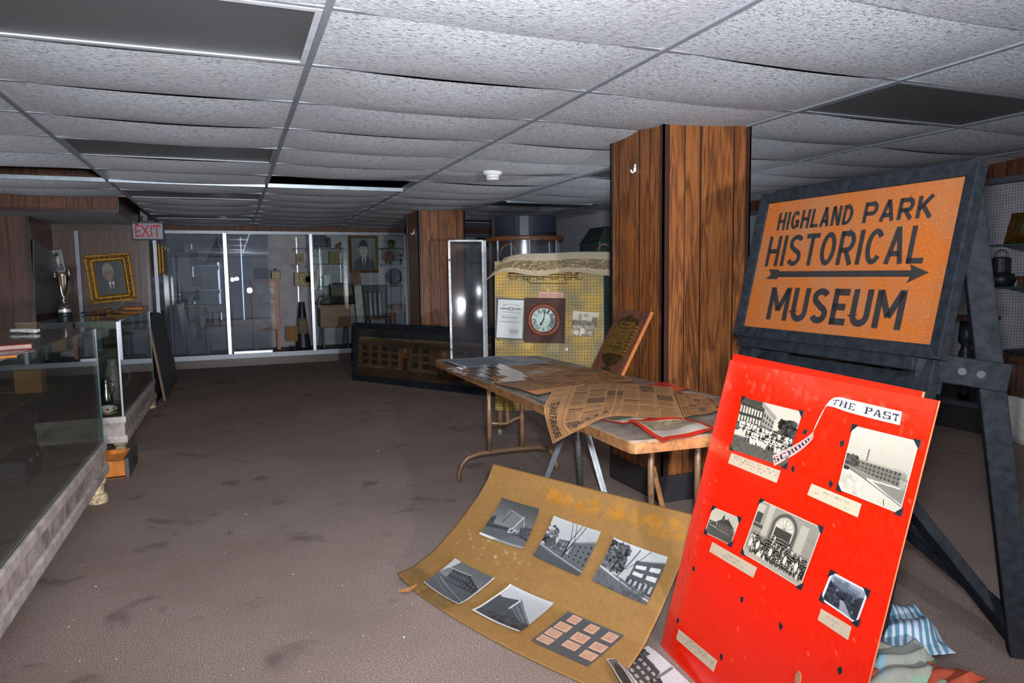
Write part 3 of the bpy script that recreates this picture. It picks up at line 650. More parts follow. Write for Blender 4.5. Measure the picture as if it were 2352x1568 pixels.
# far showcase window
win = struct('window_1', MB().box((-.93, YB-.03, .12), (4.4, YB+.05, .19)), MT['alu_d'])
mb = MB()
for px, wd in ((522, .024), (717.5, .022)):
    p = Y(px, 670, YB); mb.box((p.x-wd, YB-.045, .19), (p.x+wd, YB+.02, 1.995))
mb.box((2.62, YB-.045, .19), (2.66, YB+.02, 1.995))
struct('mullions', mb, MT['alu'], win)
struct('rail', MB().box((-.93, YB-.04, 1.985), (4.4, YB+.03, 2.03)), MT['alu_d'], win)
struct('door_rail', MB().box((-.03, YB-.035, .19), (.52, YB-.01, .225)), MT['alu'], win)
for a, b, y, g in ((-.93, -.055, YB, 'glass_h'), (-.045, .53, YB-.02, 'glass_h'), (1.13, 2.05, YB, 'glass'), (2.09, 2.62, YB, 'glass'), (2.66, 4.4, YB, 'glass')):
    struct('pane', MB().box((a, y-.003, .20), (b, y+.003, 1.985)), MT[g], win)

# ================================================================== COLUMNS
def column(x0, y0, x1, y1, label):
    t = thing('wood_column', label, 'column', ((x0+x1)/2, (y0+y1)/2, 0), 'wood panelled columns')
    MB().box((x0, y0, 0), (x1, y1, CEIL+.02)).build('panelling', MT['panel'], t)
    for x, y in ((x0, y0), (x1, y0), (x0, y1), (x1, y1)):
        sx = 1 if x == x0 else -1; sy = 1 if y == y0 else -1
        e = .006
        MB().box((min(x-sx*e, x+sx*.028), min(y-sy*e, y+sy*.004), .0), (max(x-sx*e, x+sx*.028), max(y-sy*e, y+sy*.004), CEIL)).box((min(x-sx*e, x+sx*.004), min(y-sy*e, y+sy*.028), 0), (max(x-sx*e, x+sx*.004), max(y-sy*e, y+sy*.028), CEIL)).build('corner_trim', MT['trimdark'], t)
    MB().box((x0-.009, y0-.009, 0), (x1+.009, y0-.001, .155)).box((x0-.009, y0, 0), (x0-.001, y1, .155)).box((x1+.001, y0, 0), (x1+.009, y1, .155)).box((x0-.009, y1+.001, 0), (x1+.009, y1+.009, .155)).build('baseboard', MT['plinth'], t)
    return t
C1 = column(2.193, 3.254, 2.77, 3.815, 'near brown wood panelled column behind the folding table')
C2 = column(2.085, 8.22, 2.67, 8.80, 'far wood panelled column behind the big framed building picture')
def hook(p, sc_, label, back):
    M = Matrix.Translation(p) @ Matrix.Rotation(-math.pi/2, 4, 'Z') @ Matrix.Scale(sc_, 4)
    t = thing('wall_hook', label, 'hook', Matrix.Translation(p), 'white adhesive hooks on columns')
    MB(M).box((-.011, -.004, -.022), (.011, 0, .022)).build('plate', MT['whiteplastic'], t, bevel=.002)
    MB(M).tube([(0, -.006, .0), (0, -.008, -.018), (0, -.016, -.026), (0, -.026, -.022), (0, -.029, -.010)], .005, 8).build('hook', MT['whiteplastic'], t, smooth=True)
hook(X(1459, 386, 2.19), 1.0, 'small white hook stuck high on the near wood column', 0)
hook(X(951, 532, 2.082), 1.3, 'tiny white hook on the far column', 0)

# smoke detector
p = Z(1131, 392, CEIL-.02)
t = thing('smoke_detector', 'white round smoke detector on the ceiling tiles', 'smoke detector', (p.x, p.y, CEIL-.09))
MB().lathe([(.075, 0.03), (.075, -.02), (.068, -.032), (.05, -.036)], (p.x, p.y, CEIL-.02), 32).build('body', MT['whiteplastic'], t, smooth=False)
MB().lathe([(.05, 0), (.052, -.012), (.046, -.034), (.02, -.038)], (p.x, p.y, CEIL-.056), 32).build('sensor_cap', MT['whiteplastic'], t)
MB().lathe([(.0505, 0), (.0505, -.010)], (p.x, p.y, CEIL-.066), 32).build('vent_slot', MT['black'], t)

# EXIT sign
c = Y(340, 531, 9.45)
M = frame((c.x-.165, 9.42, c.z-.10), (c.x+.165, 9.40, c.z-.10), (c.x-.165, 9.42, c.z+.2))
t = thing('exit_sign', 'white sign with red EXIT letters hanging below the soffit corner', 'exit sign', M)
MB(M).box((0, 0, -.05), (.335, .20, 0)).build('box', MT['greywhite'], t)
MB(M).ring(-.006, -.006, .341, .206, .014, -.052, .005).build('frame', MT['black'], t)
lettering('letters', 'EXIT', M, .03, .028, .275, .145, MT['redink'], t, bold=.012)
MB(M).box((.09, .2, -.04), (.24, .225, -.01)).build('ceiling_mount', MT['black'], t)

# ================================================================== LEFT DISPLAY CASES
def box_between(a, b): return MB().box(a, b)
def display_case(x1, y0, y1, zb, zt, depth, label, ztop, shelf_z, shelf_y):
    x0 = x1-depth
    t = thing('glass_display_case', label, 'display case', ((x0+x1)/2, (y0+y1)/2, 0), 'glass display cases')
    g = .004
    MB().box((x0, y0, zb), (x1, y1, zt)).build('base', MT['creamdirt'], t, bevel=.003)
    MB().box((x0-.008, y0-.008, zt-.045), (x1+.010, y1+.008, zt+.002)).build('top_rail', MT['cream'], t, bevel=.004)
    MB().box((x0-.010, y0-.010, zb-.004), (x1+.014, y1+.012, zb+.05)).build('bottom_rail', MT['cream'], t, bevel=.004)
    for yy in (y0+.06, y1-.06):
        for xx in (x0+.06, x1-.045):
            if zb > .05: MB().lathe([(.05, 0), (.056, zb*.12), (.05, zb*.28), (.036, zb*.34), (.036, zb*.62), (.05, zb*.72), (.052, zb*1.0)], (xx, yy, 0), 4 if xx == x0 else 16).build('foot', MT['peel'], t)
    MB().box((x0+.005, y0+.005, zt), (x1-.005, y1-.005, zt+.006)).build('deck', MT['felt'], t)
    MB().box((x1-.012, y0, zt+.002), (x1-.006, y1, ztop)).build('front_glass', MT['glass_d'], t)
    MB().box((x0, y1-.010, zt+.002), (x1-.012, y1-.004, ztop)).build('end_glass', MT['glass_d'], t)
    MB().box((x0, y0+.004, zt+.002), (x1-.012, y0+.010, ztop)).build('end_glass', MT['glass_d'], t)
    MB().box((x0, y0, zt+.002), (x0+.012, y1, ztop)).build('back_panel', MT['black'], t)
    MB().box((x0, y0, ztop), (x1, y1, ztop+.008)).build('top_glass', MT['glass_top'], t)
    MB().box((x0+.02, y0+.02, shelf_z), (x0+shelf_y, y1-.02, shelf_z+.010)).build('shelf', MT['brownfelt'], t)
    for yy in (y0+.005, y1-.005): MB().box((x1-.014, yy-.004, zt), (x1-.002, yy+.004, ztop)).build('corner_strip', MT['alu'] if y0 > 5 and yy < y0+1 else MT['glass_edge'], t)
    return t
case1 = display_case(-.75, 2.0, 4.67, .165, .345, .56, 'long glass display case nearest the camera at the left edge', 1.018, .70, .34)
case2 = display_case(-.80, 5.85, 8.0, .095, .285, .56, 'second glass display case carrying the silver trophy', .995, .66, .30)
TOP1, TOP2 = 1.026, 1.003
# on case 1
p = Z(35, 803, TOP1)
a, b = Z(-70, 812, TOP1), Z(76, 800, TOP1); ex = (b-a); ey = Vector((-ex.y, ex.x, 0)).normalized()*.17
t = thing('book', 'dark red book lying on the near glass case', 'book', frame(a, b, a+ey))
M = WM[t.name]; L = ex.length
MB(M).box((0, 0, 0), (L, .17, .003)).box((0, 0, .017), (L, .17, .020)).box((0, .166, 0), (L, .17, .020)).build('cover', MT['redbook'], t)
MB(M).box((.004, .003, .003), (L-.004, .166, .017)).build('pages', MT['pages'], t)
a, b = Z(-30, 824, TOP1+.004), Z(38, 818, TOP1+.004)
solo('pencil', MB().tube([a, b], .004, 6), MT['orange'], 'orange pencil lying in front of the red book', 'pencil')
q = [Z(-60, 822, TOP1+.001), Z(80, 806, TOP1+.001), Z(48, 812, TOP1+.001), Z(-60, 850, TOP1+.001)]
solo('paper_sheet', MB().hull(q, [v+Vector((0, 0, .0015)) for v in q]), MT['pages'], 'pale sheet of paper under the pencil on the glass case', 'paper')
def glove_pair(px0, px1, py, z):
    mb = MB()
    a, b = Z(px0, py, z), Z(px1, py, z)
    for k in range(5):
        o = (k-2)*.011; pts = [a.lerp(b, q/8)+Vector((0, o+.006*math.sin(q*1.3+k), .010+.003*math.sin(q*.8+k*1.7))) for q in range(9)]
        mb.tube(pts, [.0065+.003*math.sin(q*1.1+k) for q in range(9)], 8)
    mb.lathe([(.02, .002), (.03, .008), (.02, .015)], a.lerp(b, .8), 12)
    return mb
solo('cotton_glove', glove_pair(26, 88, 764, TOP1+.003), MT['cloth'], 'crumpled white cotton gloves on the near glass case', 'gloves', smooth=True)
p = Z(58, 756, TOP1)
t = thing('card_box', 'small grey cardboard box behind the white gloves', 'box', p)
MB().box((p.x-.045, p.y, p.z), (p.x+.055, p.y+.06, p.z+.035)).build('body', MT['brownfelt'], t); MB().box((p.x-.048, p.y-.003, p.z+.027), (p.x+.058, p.y+.063, p.z+.039)).build('lid', MT['brownfelt'], t)
# inside case 1
def inside(px, py, z): 
    v = Z(px, py, z); v.x = min(v.x, -.84 if z < .5 else -1.08); v.y = min(v.y, 4.45); return v
p = inside(55, 1100, .352); 
t = thing('leather_bag', 'black leather bag with looped strap inside the near case', 'bag', p)
mb = MB(); 
prof = [(-.17, 0), (.13, 0), (.15, .05), (.12, .13), (-.15, .13), (-.18, .06)]
mb.hull([(p.x-.06, p.y+a, p.z+b) for a, b in prof], [(p.x+.05, p.y+a*.9, p.z+b*.92) for a, b in prof]); mb.build('body', MT['soft_black'], t, bevel=.012)
MB().tube([(p.x+.02, p.y+.1+.12*math.sin(k*math.pi/8), p.z+.06+.08*math.cos(k*math.pi/8)) for k in range(9)], .011, 8).build('strap', MT['soft_black'], t, smooth=True)
for k in (-.08, .04): MB().box((p.x+.045, p.y+k, p.z+.10), (p.x+.055, p.y+k+.05, p.z+.112)).build('buckle', MT['steel'], t)
p = inside(62, 1090, .352); b = inside(66, 1040, .352)
t = thing('hand_tool', 'steel T-shaped hand tool lying beyond the black bag in the case', 'tool', p)
MB().beam(p+Vector((0, .12, .14)), p+Vector((.02, .32, .02)), .018, .014).build('shaft', MT['steel'], t); MB().tube([p+Vector((-.05, .32, .03)), p+Vector((.08, .32, .03))], .012, 10).build('crossbar', MT['black'], t)
p = inside(8, 990, .352)
t = thing('woven_basket', 'brown woven basket at the left edge inside the near case', 'basket', p)
MB().lathe([(.055, 0), (.075, .08), (.07, .16), (.06, .2), (.055, .2), (.05, .02)], p, 24).build('body', MT['kraft'], t, smooth=True)
MB().tube([p+Vector((0, .06*math.cos(k*math.pi/10), .2+.10*math.sin(k*math.pi/10))) for k in range(11)], .007, 8).build('handle', MT['kraft'], t, smooth=True)
for i, (px, py, z, sx, sy, lab) in enumerate(((20, 880, .712, .10, .16, 'folded brown paper on the shelf of the near case'), (90, 872, .712, .12, .13, 'loose tan document beside the folded paper in the near case'), (150, 845, .712, .10, .12, 'yellowed papers at the far end of the near case shelf'), (30, 1030, .352, .12, .2, 'worn brown cloth behind the black bag'))):
    p = inside(px, py, z); r_ = rnd.uniform(-.4, .4); M = Matrix.Translation(p) @ Matrix.Rotation(r_, 4, 'Z')
    solo('document', MB(M).grid(lambda u, v: (-sx+2*sx*u-(.05), -sy+2*sy*v, .004+.006*math.sin(u*5+v*3)), 8, 8), MT['kraft'], lab, 'paper', solid=.002)
p = inside(132, 745, .712); p.y = 4.35; p.x = -1.02
t = thing('storage_box', 'tan box with a dark label inside the near case', 'box', p); MB().box((p.x-.06, p.y-.05, .712), (p.x+.06, p.y+.05, .85)).build('body', MT['kraft'], t); MB().box((p.x-.062, p.y-.052, .83), (p.x+.062, p.y+.052, .855)).build('lid', MT['brownfelt'], t)
# on case 2 : trophy etc
p = Z(150, 733, TOP2)
t = thing('trophy_cup', 'tall silver trophy cup on a black base on the second case', 'trophy', p)
h = .0
MB().lathe([(.052, 0), (.052, .02), (.047, .028), (.047, .05)], p, 32).build('plinth', MT['black'], t)
MB().lathe([(.042, .05), (.042, .085), (.038, .10), (.022, .115), (.011, .125), (.010, .15), (.018, .158), (.010, .166), (.013, .185), (.026, .22), (.036, .28), (.041, .34), (.045, .36), (.042, .362), (.037, .34)], p, 32).build('cup', MT['silver'], t, smooth=True)
for s in (-1, 1): MB().tube([p+Vector((s*.040, 0, .30)), p+Vector((s*.050, 0, .35)), p+Vector((s*.042, 0, .40)), p+Vector((s*.03, 0, .362))], .005, 8).build('handle', MT['silver'], t, smooth=True)
MB().lathe([(.0425, .055), (.0428, .08)], p, 32).build('engraved_band', MT['alu'], t)
for i, (px, py, sx, sy, m, lab, nm) in enumerate(((215, 721, .18, .25, 'greyblue', 'blue grey folder lying beside the trophy on the second case', 'folder'), (262, 713, .14, .3, 'kraft', 'brown newspaper pile toward the far end of the second case', 'newspaper'), (300, 706, .12, .2, 'brownfelt', 'brown wrapping paper at the far end of the second case', 'paper'), (238, 725, .15, .10, 'redbook', 'thin dark red folder on the second case', 'folder'))):
    p = Z(px, py, TOP2); p.x = max(min(p.x, -.98), -1.2); p.y = min(p.y, 7.75); M = Matrix.Translation(p+Vector((0, 0, .004+.006*i))) @ Matrix.Rotation(rnd.uniform(-.3, .3), 4, 'Z')
    solo(nm, MB(M).grid(lambda u, v: (-sx/2+sx*u, -sy/2+sy*v, .004+.012*(2*u-1)**2*abs(math.sin(3*v+i))), 8, 8), MT[m], lab, nm, solid=.004)
a, b = Z(332, 702, TOP2+.03), Z(362, 700, TOP2+.03)
p = Y(350, 702, 7.9); MBp = MB().tube([(-1.02, 7.9, TOP2+.02), (-.86, 7.92, TOP2+.02)], .012, 8)
solo('wooden_stick', MBp, MT['orange'], 'short orange wooden stick on the far end of the second case', 'stick')
# inside case 2
def in2(px, py, z, y=None):
    v = Z(px, py, z) if y is None else Y(px, py, y); v.x = min(v.x, -.86); return v
p = Y(248, 945, 5.98); p.z = .291+.001
t = thing('saucer', 'pale wooden saucer under the flowered cup in the second case', 'saucer', p); MB().lathe([(.03, 0), (.06, .008), (.064, .014), (.05, .012)], p, 28).build('plate', MT['peel'], t)
t = thing('tea_cup', 'white cup with a red flower in the second display case', 'cup', p+Vector((0, 0, .014)))
MB().lathe([(.024, .014), (.036, .02), (.044, .06), (.0455, .064), (.042, .06), (.034, .024)], p, 28).build('bowl', MT['whiteplastic'], t, smooth=True)
MB().tube([p+Vector((.042+.02*math.sin(k*math.pi/6), 0, .03+.026*k/6)) for k in range(7)], .004, 8).build('handle', MT['whiteplastic'], t, smooth=True)
MB().lathe([(.0, -.0465), (.011, -.046)], p+Vector((.004, 0, .042)), 8, 'y').build('flower_motif', MT['redink'], t)
p = Y(246, 930, 6.35); p.z = .291
t = thing('silver_jug', 'slim metal jug behind the flowered cup', 'jug', p)
MB().lathe([(.04, 0), (.048, .06), (.03, .16), (.022, .2), (.03, .23)], p, 24).build('body', MT['silver'], t, smooth=True)
MB().tube([p+Vector((.03+.03*math.sin(k*math.pi/6), 0, .08+.13*k/6)) for k in range(7)], .006, 8).build('handle', MT['silver'], t, smooth=True)
p = Y(262, 890, 6.5); p.z = .291
t = thing('porcelain_vase', 'grey porcelain vase with coiled handles in the second case', 'vase', p)
MB().lathe([(.05, 0), (.07, .08), (.08, .2), (.05, .3), (.035, .34), (.045, .37)], p, 24).build('body', MT['greyglaze'], t, smooth=True)
for s in (1,): MB().tube([p+Vector((.07*s+.05*math.sin(k*math.pi/8), 0, .12+.2*k/8)) for k in range(9)], .009, 8).build('handle', MT['cream'], t, smooth=True)
for px, yy, z, sx, h, m, lab in ((190, 6.3, .67, .1, .16, 'kraft', 'brown box on the shelf of the second case'), (120, 6.2, .67, .07, .12, 'cream', 'white card box on the shelf of the second case'), (215, 7.2, .67, .12, .2, 'greyblue', 'grey blue box deeper on the shelf of the second case'), (310, 7.4, .291, .14, .3, 'brownfelt', 'large dull box standing at the far end of the second case')):
    p = Y(px, 760, yy); x = max(-1.3, min(-.95, p.x))
    t = thing('storage_box', lab, 'box', (x, yy, z)); MB().box((x-sx/2, yy, z), (x+sx/2, yy+sx, z+h)).build('body', MT[m], t); MB().box((x-sx/2-.002, yy-.003, z+h-.03), (x+sx/2+.002, yy+sx+.003, z+h)).build('lid', MT[m], t)
# drawer between the cases
a = Z(250, 1077, .0); 
t = thing('pull_out_box', 'orange wooden drawer with dark front on the floor between the cases', 'drawer', (-.83, 5.25, 0))
MB().box((-.97, 5.14, .004), (-.715, 5.155, .115)).build('side', MT['orange'], t); MB().box((-.97, 5.50, .004), (-.715, 5.515, .115)).build('side', MT['orange'], t)
MB().box((-.97, 5.14, .0), (-.715, 5.515, .012)).build('bottom', MT['orange'], t); MB().box((-.985, 5.14, 0), (-.97, 5.515, .115)).build('back', MT['orange'], t)
MB().box((-.715, 5.11, 0), (-.69, 5.545, .135)).build('front', MT['darkgrey'], t, bevel=.004); MB().lathe([(.012, 0), (.016, .02), (.006, .026)], (-.69, 5.33, .07), 14, 'x').build('knob', MT['brass_d'], t)
# leaning boards past the second case
for dx, px, lab in ((0, 0, 'grey framed board leaning past the end of the second case'), (-.075, -14, 'dark board with a raw wooden edge behind the grey leaning board')):
    A = Vector((-.745+dx, 8.36 if dx == 0 else 8.14, 0)); B = Vector((-.745+dx, 10.2 if dx == 0 else 9.5, 0)); C = Vector((-.865+dx, A.y+.03, .915))
    t = thing('leaning_board', lab, 'framed board', frame(A, B, C)); M = WM[t.name]; Lw = B.y-A.y; H = (C-A).length
    MB(M).box((.01, .01, -.006), (Lw-.01, H-.01, .006)).build('panel', MT['darkgrey'], t)
    MB(M).ring(0, 0, Lw, H, .045, -.012, .014, .004).build('frame', MT['black'] if dx else MT['darkgrey'], t)
    MB(M).box((-.012, 0, -.010), (0, H*.8, .004)).build('raw_edge', MT['plaque_e'] if dx else MT['deskwood'], t)
# on the left walls
ft = Y(260, 640, 9.56)
TL, TR, BR, BL = Y(201, 587, 9.57), Y(303, 580, 9.57), Y(314, 688, 9.57), Y(212, 698, 9.57)
M = frame(BL, BR, TL); W = (BR-BL).length; H = (TL-BL).length
t = thing('framed_portrait', 'oil portrait of a man in an ornate gilt frame on the dark panelled wall', 'portrait', M)
MB(M).ring(0, 0, W, H, .075, 0, .045, -.0).build('outer_frame', MT['gold'], t, bevel=.006); MB(M).ring(.02, .02, W-.02, H-.02, .035, .04, .056, .01).build('carved_moulding', MT['gold_d'], t, bevel=.006)
MB(M).ring(.07, .07, W-.07, H-.07, .018, .0, .038, .02).build('inner_slip', MT['gold'], t)
mb = MB(M)
for k in range(40):
    u = k/40*2*(W+H)
    x, y = (u, .035) if u < W else (W-.035, u-W) if u < W+H else (W-(u-W-H), H-.035) if u < 2*W+H else (.035, H-(u-2*W-H))
    mb.lathe([(.014, .05), (.012, .062), (.004, .066)], (x, y, 0), 8)
mb.build('carved_leaves', MT['gold'], t, smooth=True)
sheet('painting', bil([T(M, .085, H-.085, .012), T(M, W-.085, H-.085, .012), T(M, W-.085, .085, .012), T(M, .085, .085, .012)]), pic_man(80, 90, (26, 30, 38), (112, 86, 72), (120, 114, 106), (26, 25, 28), dx=-.06), MT['picgloss'], t)
a = Y(138, 598, 9.58); 
TL, BL = Y(127, 576, 9.58), Y(131, 626, 9.58); TR, BR = Y(150, 574, 9.58), Y(152, 623, 9.58)
M = frame(BL-Vector((.03, 0, 0)), BR, TL-Vector((.03, 0, 0))); W = (BR-BL).length+.03; H = (TL-BL).length
t = thing('framed_photo', 'small framed photo half hidden behind the grey poster', 'picture', M); MB(M).ring(0, 0, W, H, .014, 0, .016).build('frame', MT['alu_d'], t)
sheet('photo', bil([T(M, .01, H-.01, .008), T(M, W-.01, H-.01, .008), T(M, W-.01, .01, .008), T(M, .01, .01, .008)]), pic_man(40, 44, (130, 134, 140)), MT['picgloss'], t)
TL, TR, BR, BL = X(76, 548, -1.90), X(130, 590, -1.90), X(133, 712, -1.90), X(79, 722, -1.90)
cv = Cv(70, 80, (104, 104, 108)); cv.poly([(.1, .3), (.9, .32), (.9, .62), (.1, .6)], (74, 74, 78)); cv.blob(.1, .3, .9, .6, (86, 86, 90), 16, .05, .6, 60); cv.lines(.15, .68, .85, .8, 3, (60, 60, 62)); cv.speck(4)
t = thing('poster_board', 'warped grey poster board hanging on the dark wood wall', 'poster', frame(BL, BR, TL))
q = [TL, TR, BR+Vector((0, 0, -.03)), BL]
sheet('board', lambda u, v: bil(q)(u, v)+np.array([.03*(v-.3)**2+.02*u*v, 0, 0]), cv, MT['pic'], t, .006)
# gilt frames seen edge on, on the side wall of the showcase
for k, (px, y, lab) in enumerate(((364, 10.05, 'gilt picture frame seen edge on, nearest on the side wall'), (370, 10.5, 'middle gilt picture frame on the side wall'), (377, 11.0, 'farthest gilt picture frame on the side wall'))):
    z0, z1 = Y(px, 632-k*2, y).z, Y(px, 556+k*4, y).z
    M = frame((-.93, y, z0), (-.93, y+.3, z0), (-.93, y, z1)); H = z1-z0
    t = thing('framed_picture', lab, 'picture', M, 'gilt frames on the side wall'); MB(M).ring(0, 0, .3, H, .05, 0.0, .035, .015).build('frame', MT['gold'], t); MB(M).box((.045, .045, 0.002), (.255, H-.045, .012)).build('canvas', MT['gold_d'], t)

# ================================================================== FAR SHOWCASE CONTENTS
YS = 11.85; ZF = .186
def xz(px, py, y=YS): return Y(px, py, y)
def shelf(px0, px1, py, label, y=11.95, mat='glass_edge'):
    a, b = xz(px0, py, y), xz(px1, py, y); z = a.z*.5+b.z*.5
    t = thing('wall_shelf', label, 'shelf', ((a.x+b.x)/2, y, z), 'thin shelves on the far pegboard wall')
    MB().box((a.x, y-.16, z-.012), (b.x, 12.14, z)).build('board', MT[mat], t)
    for f in (.12, .88):
        x = a.x+(b.x-a.x)*f
        MB().hull([(x-.008, 12.14, z-.012), (x-.008, y-.08, z-.012), (x-.008, 12.14, z-.07)], [(x+.008, 12.14, z-.012), (x+.008, y-.08, z-.012), (x+.008, 12.14, z-.07)]).build('bracket', MT['alu'], t)
    return z
zs1 = shelf(430, 510, 610, 'top left shelf in the far showcase holding dark boxes')
zs2 = shelf(432, 512, 665, 'lower left shelf in the far showcase behind the small photo')
zs3 = shelf(672, 708, 570, 'short upper shelf left of the right aluminium post')
zs4 = shelf(672, 708, 607, 'middle shelf left of the right aluminium post')
zs5 = shelf(722, 792, 570, 'upper shelf right of the aluminium post with framed pictures')
zs6 = shelf(722, 795, 606, 'middle shelf with the olive tin right of the post')
zs7 = shelf(722, 792, 657, 'lowest shelf right of the aluminium post')
zs8 = shelf(872, 938, 570, 'upper shelf beside the framed portrait of a man')
zs9 = shelf(872, 938, 606, 'middle shelf beside the framed portrait with round plate')
zs10 = shelf(870, 938, 656, 'lowest shelf beside the framed portrait with dark round tray')
def boxy(name, px0, px1, ptop, z0, label, cat, mat, y=11.93, d=.10, lid=None, group=None, tilt=0):
    a, b = xz(px0, ptop, y), xz(px1, ptop, y); z1 = (a.z+b.z)/2
    M = Matrix.Translation((a.x, y, z0)) @ Matrix.Rotation(tilt, 4, 'X'); W = b.x-a.x; H = max(.02, z1-z0)
    t = thing(name, label, cat, M, group)
    MB(M).box((0, 0, 0), (W, d, H)).build('body', MT[mat], t, bevel=.004)
    return t, M, W, H
t, M, W, H = boxy('projector_case', 436, 452, 573, zs1, 'tall dark box on the top left showcase shelf', 'box', 'greyblue', d=.12); MB(M).box((W*.2, -.01, H*.4), (W*.8, 0, H*.6)).build('latch', MT['black'], t)
t, M, W, H = boxy('film_reel_box', 453, 466, 595, zs1, 'low dark box beside the tall dark box', 'box', 'black', d=.12); MB(M).box((-.004, -.004, H-.02), (W+.004, .12, H)).build('lid', MT['greyblue'], t)
p0, p1, p2 = xz(468, 608, 11.9), xz(514, 600, 11.9), xz(498, 547, 11.9)
t = thing('pennant', 'dark triangular pennant pinned above the top left shelf', 'pennant', p0)
MB().grid(lambda u, v: Vector(p0).lerp(p1, u).lerp(p2, v*.98)+Vector((0, .03*math.sin(5*u), 0)), 10, 12).build('felt', MT['greyblue'], t, solid=.004); MB().tube([p2+Vector((0, .02, .02)), xz(520, 575, 11.92)], .006, 6).build('stick', MT['brownwood'], t)
t, M, W, H = boxy('card', 442, 462, 636, zs2, 'pinkish card standing on the lower left showcase shelf', 'card', 'pink', d=.02); MB(M).ring(0, 0, W, H, .01, 0, .004).build('border', MT['kraft'], t)
def framed(name, px0, py0, px1, py1, y, label, canvas, fw, fmat, cat='picture', lean=0.04, skew=0, depth=.025):
    BL, BR, TL = Y(px0+skew, py1, y), Y(px1+skew, py1, y), Y(px0, py0, y+lean)
    BR.z = BL.z
    M = frame(BL, BR, TL); W = (BR-BL).length; H = (TL-BL).length
    t = thing(name, label, cat, M)
    MB(M).ring(0, 0, W, H, fw, -.004, depth, .008).build('frame', MT[fmat], t); MB(M).box((.004, .004, -.008), (W-.004, H-.004, -.003)).build('backing', MT['kraft'], t)
    if canvas is not None: sheet('picture', bil([T(M, fw*.8, H-fw*.8, .004), T(M, W-fw*.8, H-fw*.8, .004), T(M, W-fw*.8, fw*.8, .004), T(M, fw*.8, fw*.8, .004)]), canvas, MT['picgloss'], t)
    return t, M, W, H
# left cabinet with slanted top and small framed portrait on it
a, b = xz(402, 800, 11.75), xz(428, 800, 11.75); c, d = xz(428, 700, 11.75), xz(470, 700, 11.75); zc = xz(430, 697, 11.75).z
t = thing('tall_lectern', 'tall worn brown lectern at the left end of the far showcase', 'lectern', ((a.x+b.x)/2, 11.85, ZF))
MB().box((a.x, 11.70, ZF), (b.x, 12.05, zc-.02)).build('body', MT['brownwood'], t, bevel=.006); MB().hull([(a.x-.03, 11.66, zc-.02), (b.x+.03, 11.66, zc-.02), (b.x+.03, 12.08, zc+.03), (a.x-.03, 12.08, zc+.03)], [(a.x-.03, 11.66, zc+.01), (b.x+.03, 11.66, zc+.01), (b.x+.03, 12.08, zc+.06), (a.x-.03, 12.08, zc+.06)]).build('sloping_top', MT['panel_dark'], t)
t = thing('wooden_pedestal', 'plain brown wooden pedestal under the small framed portrait', 'pedestal', ((c.x+d.x)/2, 11.8, ZF))
MB().box((c.x+.01, 11.64, ZF), (d.x-.01, 11.92, zc-.05)).build('body', MT['brownwood'], t, bevel=.004); MB().box((c.x-.005, 11.62, zc-.05), (d.x+.005, 11.94, zc-.02)).build('top', MT['peel'], t); MB().box((c.x+.03, 11.63, ZF+.05), (d.x-.03, 11.64, zc-.12)).build('front_panel', MT['panel_dark'], t)
t, M, W, H = framed('framed_photo', 439, 660, 467, 692, 11.72, 'small pale framed portrait standing on the brown pedestal', pic_man(44, 50, (176, 178, 184), (150, 150, 152), (60, 60, 66), (70, 74, 84)), .022, 'cream', lean=.05)
t, M, W, H = boxy('chest', 402, 416, 652, zc+.062, 'dark upright box on top of the tall lectern', 'box', 'black', y=11.8, d=.2); MB(M).box((W*.15, -.006, H*.1), (W*.85, 0, H*.9)).build('door', MT['greyblue'], t)
# chair behind left pane
def wooden_chair(name, px, y, z0, h_seat, h_back, wdt, label, mat, slats=4, rot=0.0, seatmat=None):
    p = Y(px, 700, y); M = Matrix.Translation((p.x, y, z0)) @ Matrix.Rotation(rot, 4, 'Z'); w2 = wdt/2
    t = thing(name, label, 'chair', M)
    MB(M).box((-w2, -.2, h_seat-.03), (w2, .2, h_seat)).build('seat', MT[seatmat or mat], t, bevel=.006)
    for sx in (-1, 1):
        MB(M).beam((sx*(w2-.02), -.17, 0), (sx*(w2-.03), -.16, h_seat-.03), .035, .035, (0, 1, 0)).build('leg', MT[mat], t); MB(M).beam((sx*(w2-.02), .22, 0), (sx*(w2-.03), .17, h_seat-.03), .035, .035, (0, 1, 0)).build('leg', MT[mat], t)
        MB(M).beam((sx*(w2-.03), .17, h_seat), (sx*(w2-.01), .25, h_back), .04, .028, (0, 1, 0)).build('back_post', MT[mat], t)
    MB(M).box((-w2-.01, .215, h_back-.13), (w2+.01, .255, h_back)).build('top_rail', MT[mat], t, bevel=.008)
    for k in range(slats):
        x = -w2+.04+(wdt-.08)*(k+.5)/slats; MB(M).beam((x, .175, h_seat), (x, .235, h_back-.12), .034, .012, (0, 1, 0)).build('slat', MT[mat], t)
    return t
wooden_chair('wooden_chair', 868, 11.72, ZF, .47, 1.00, .40, 'dark slat back wooden chair beside the framed portrait of a man', 'black', 4, 0, 'deskwood')
wooden_chair('wooden_chair', 503, 11.72, ZF, .42, .74, .40, 'low dark chair behind the left showcase pane', 'brownwood', 3)
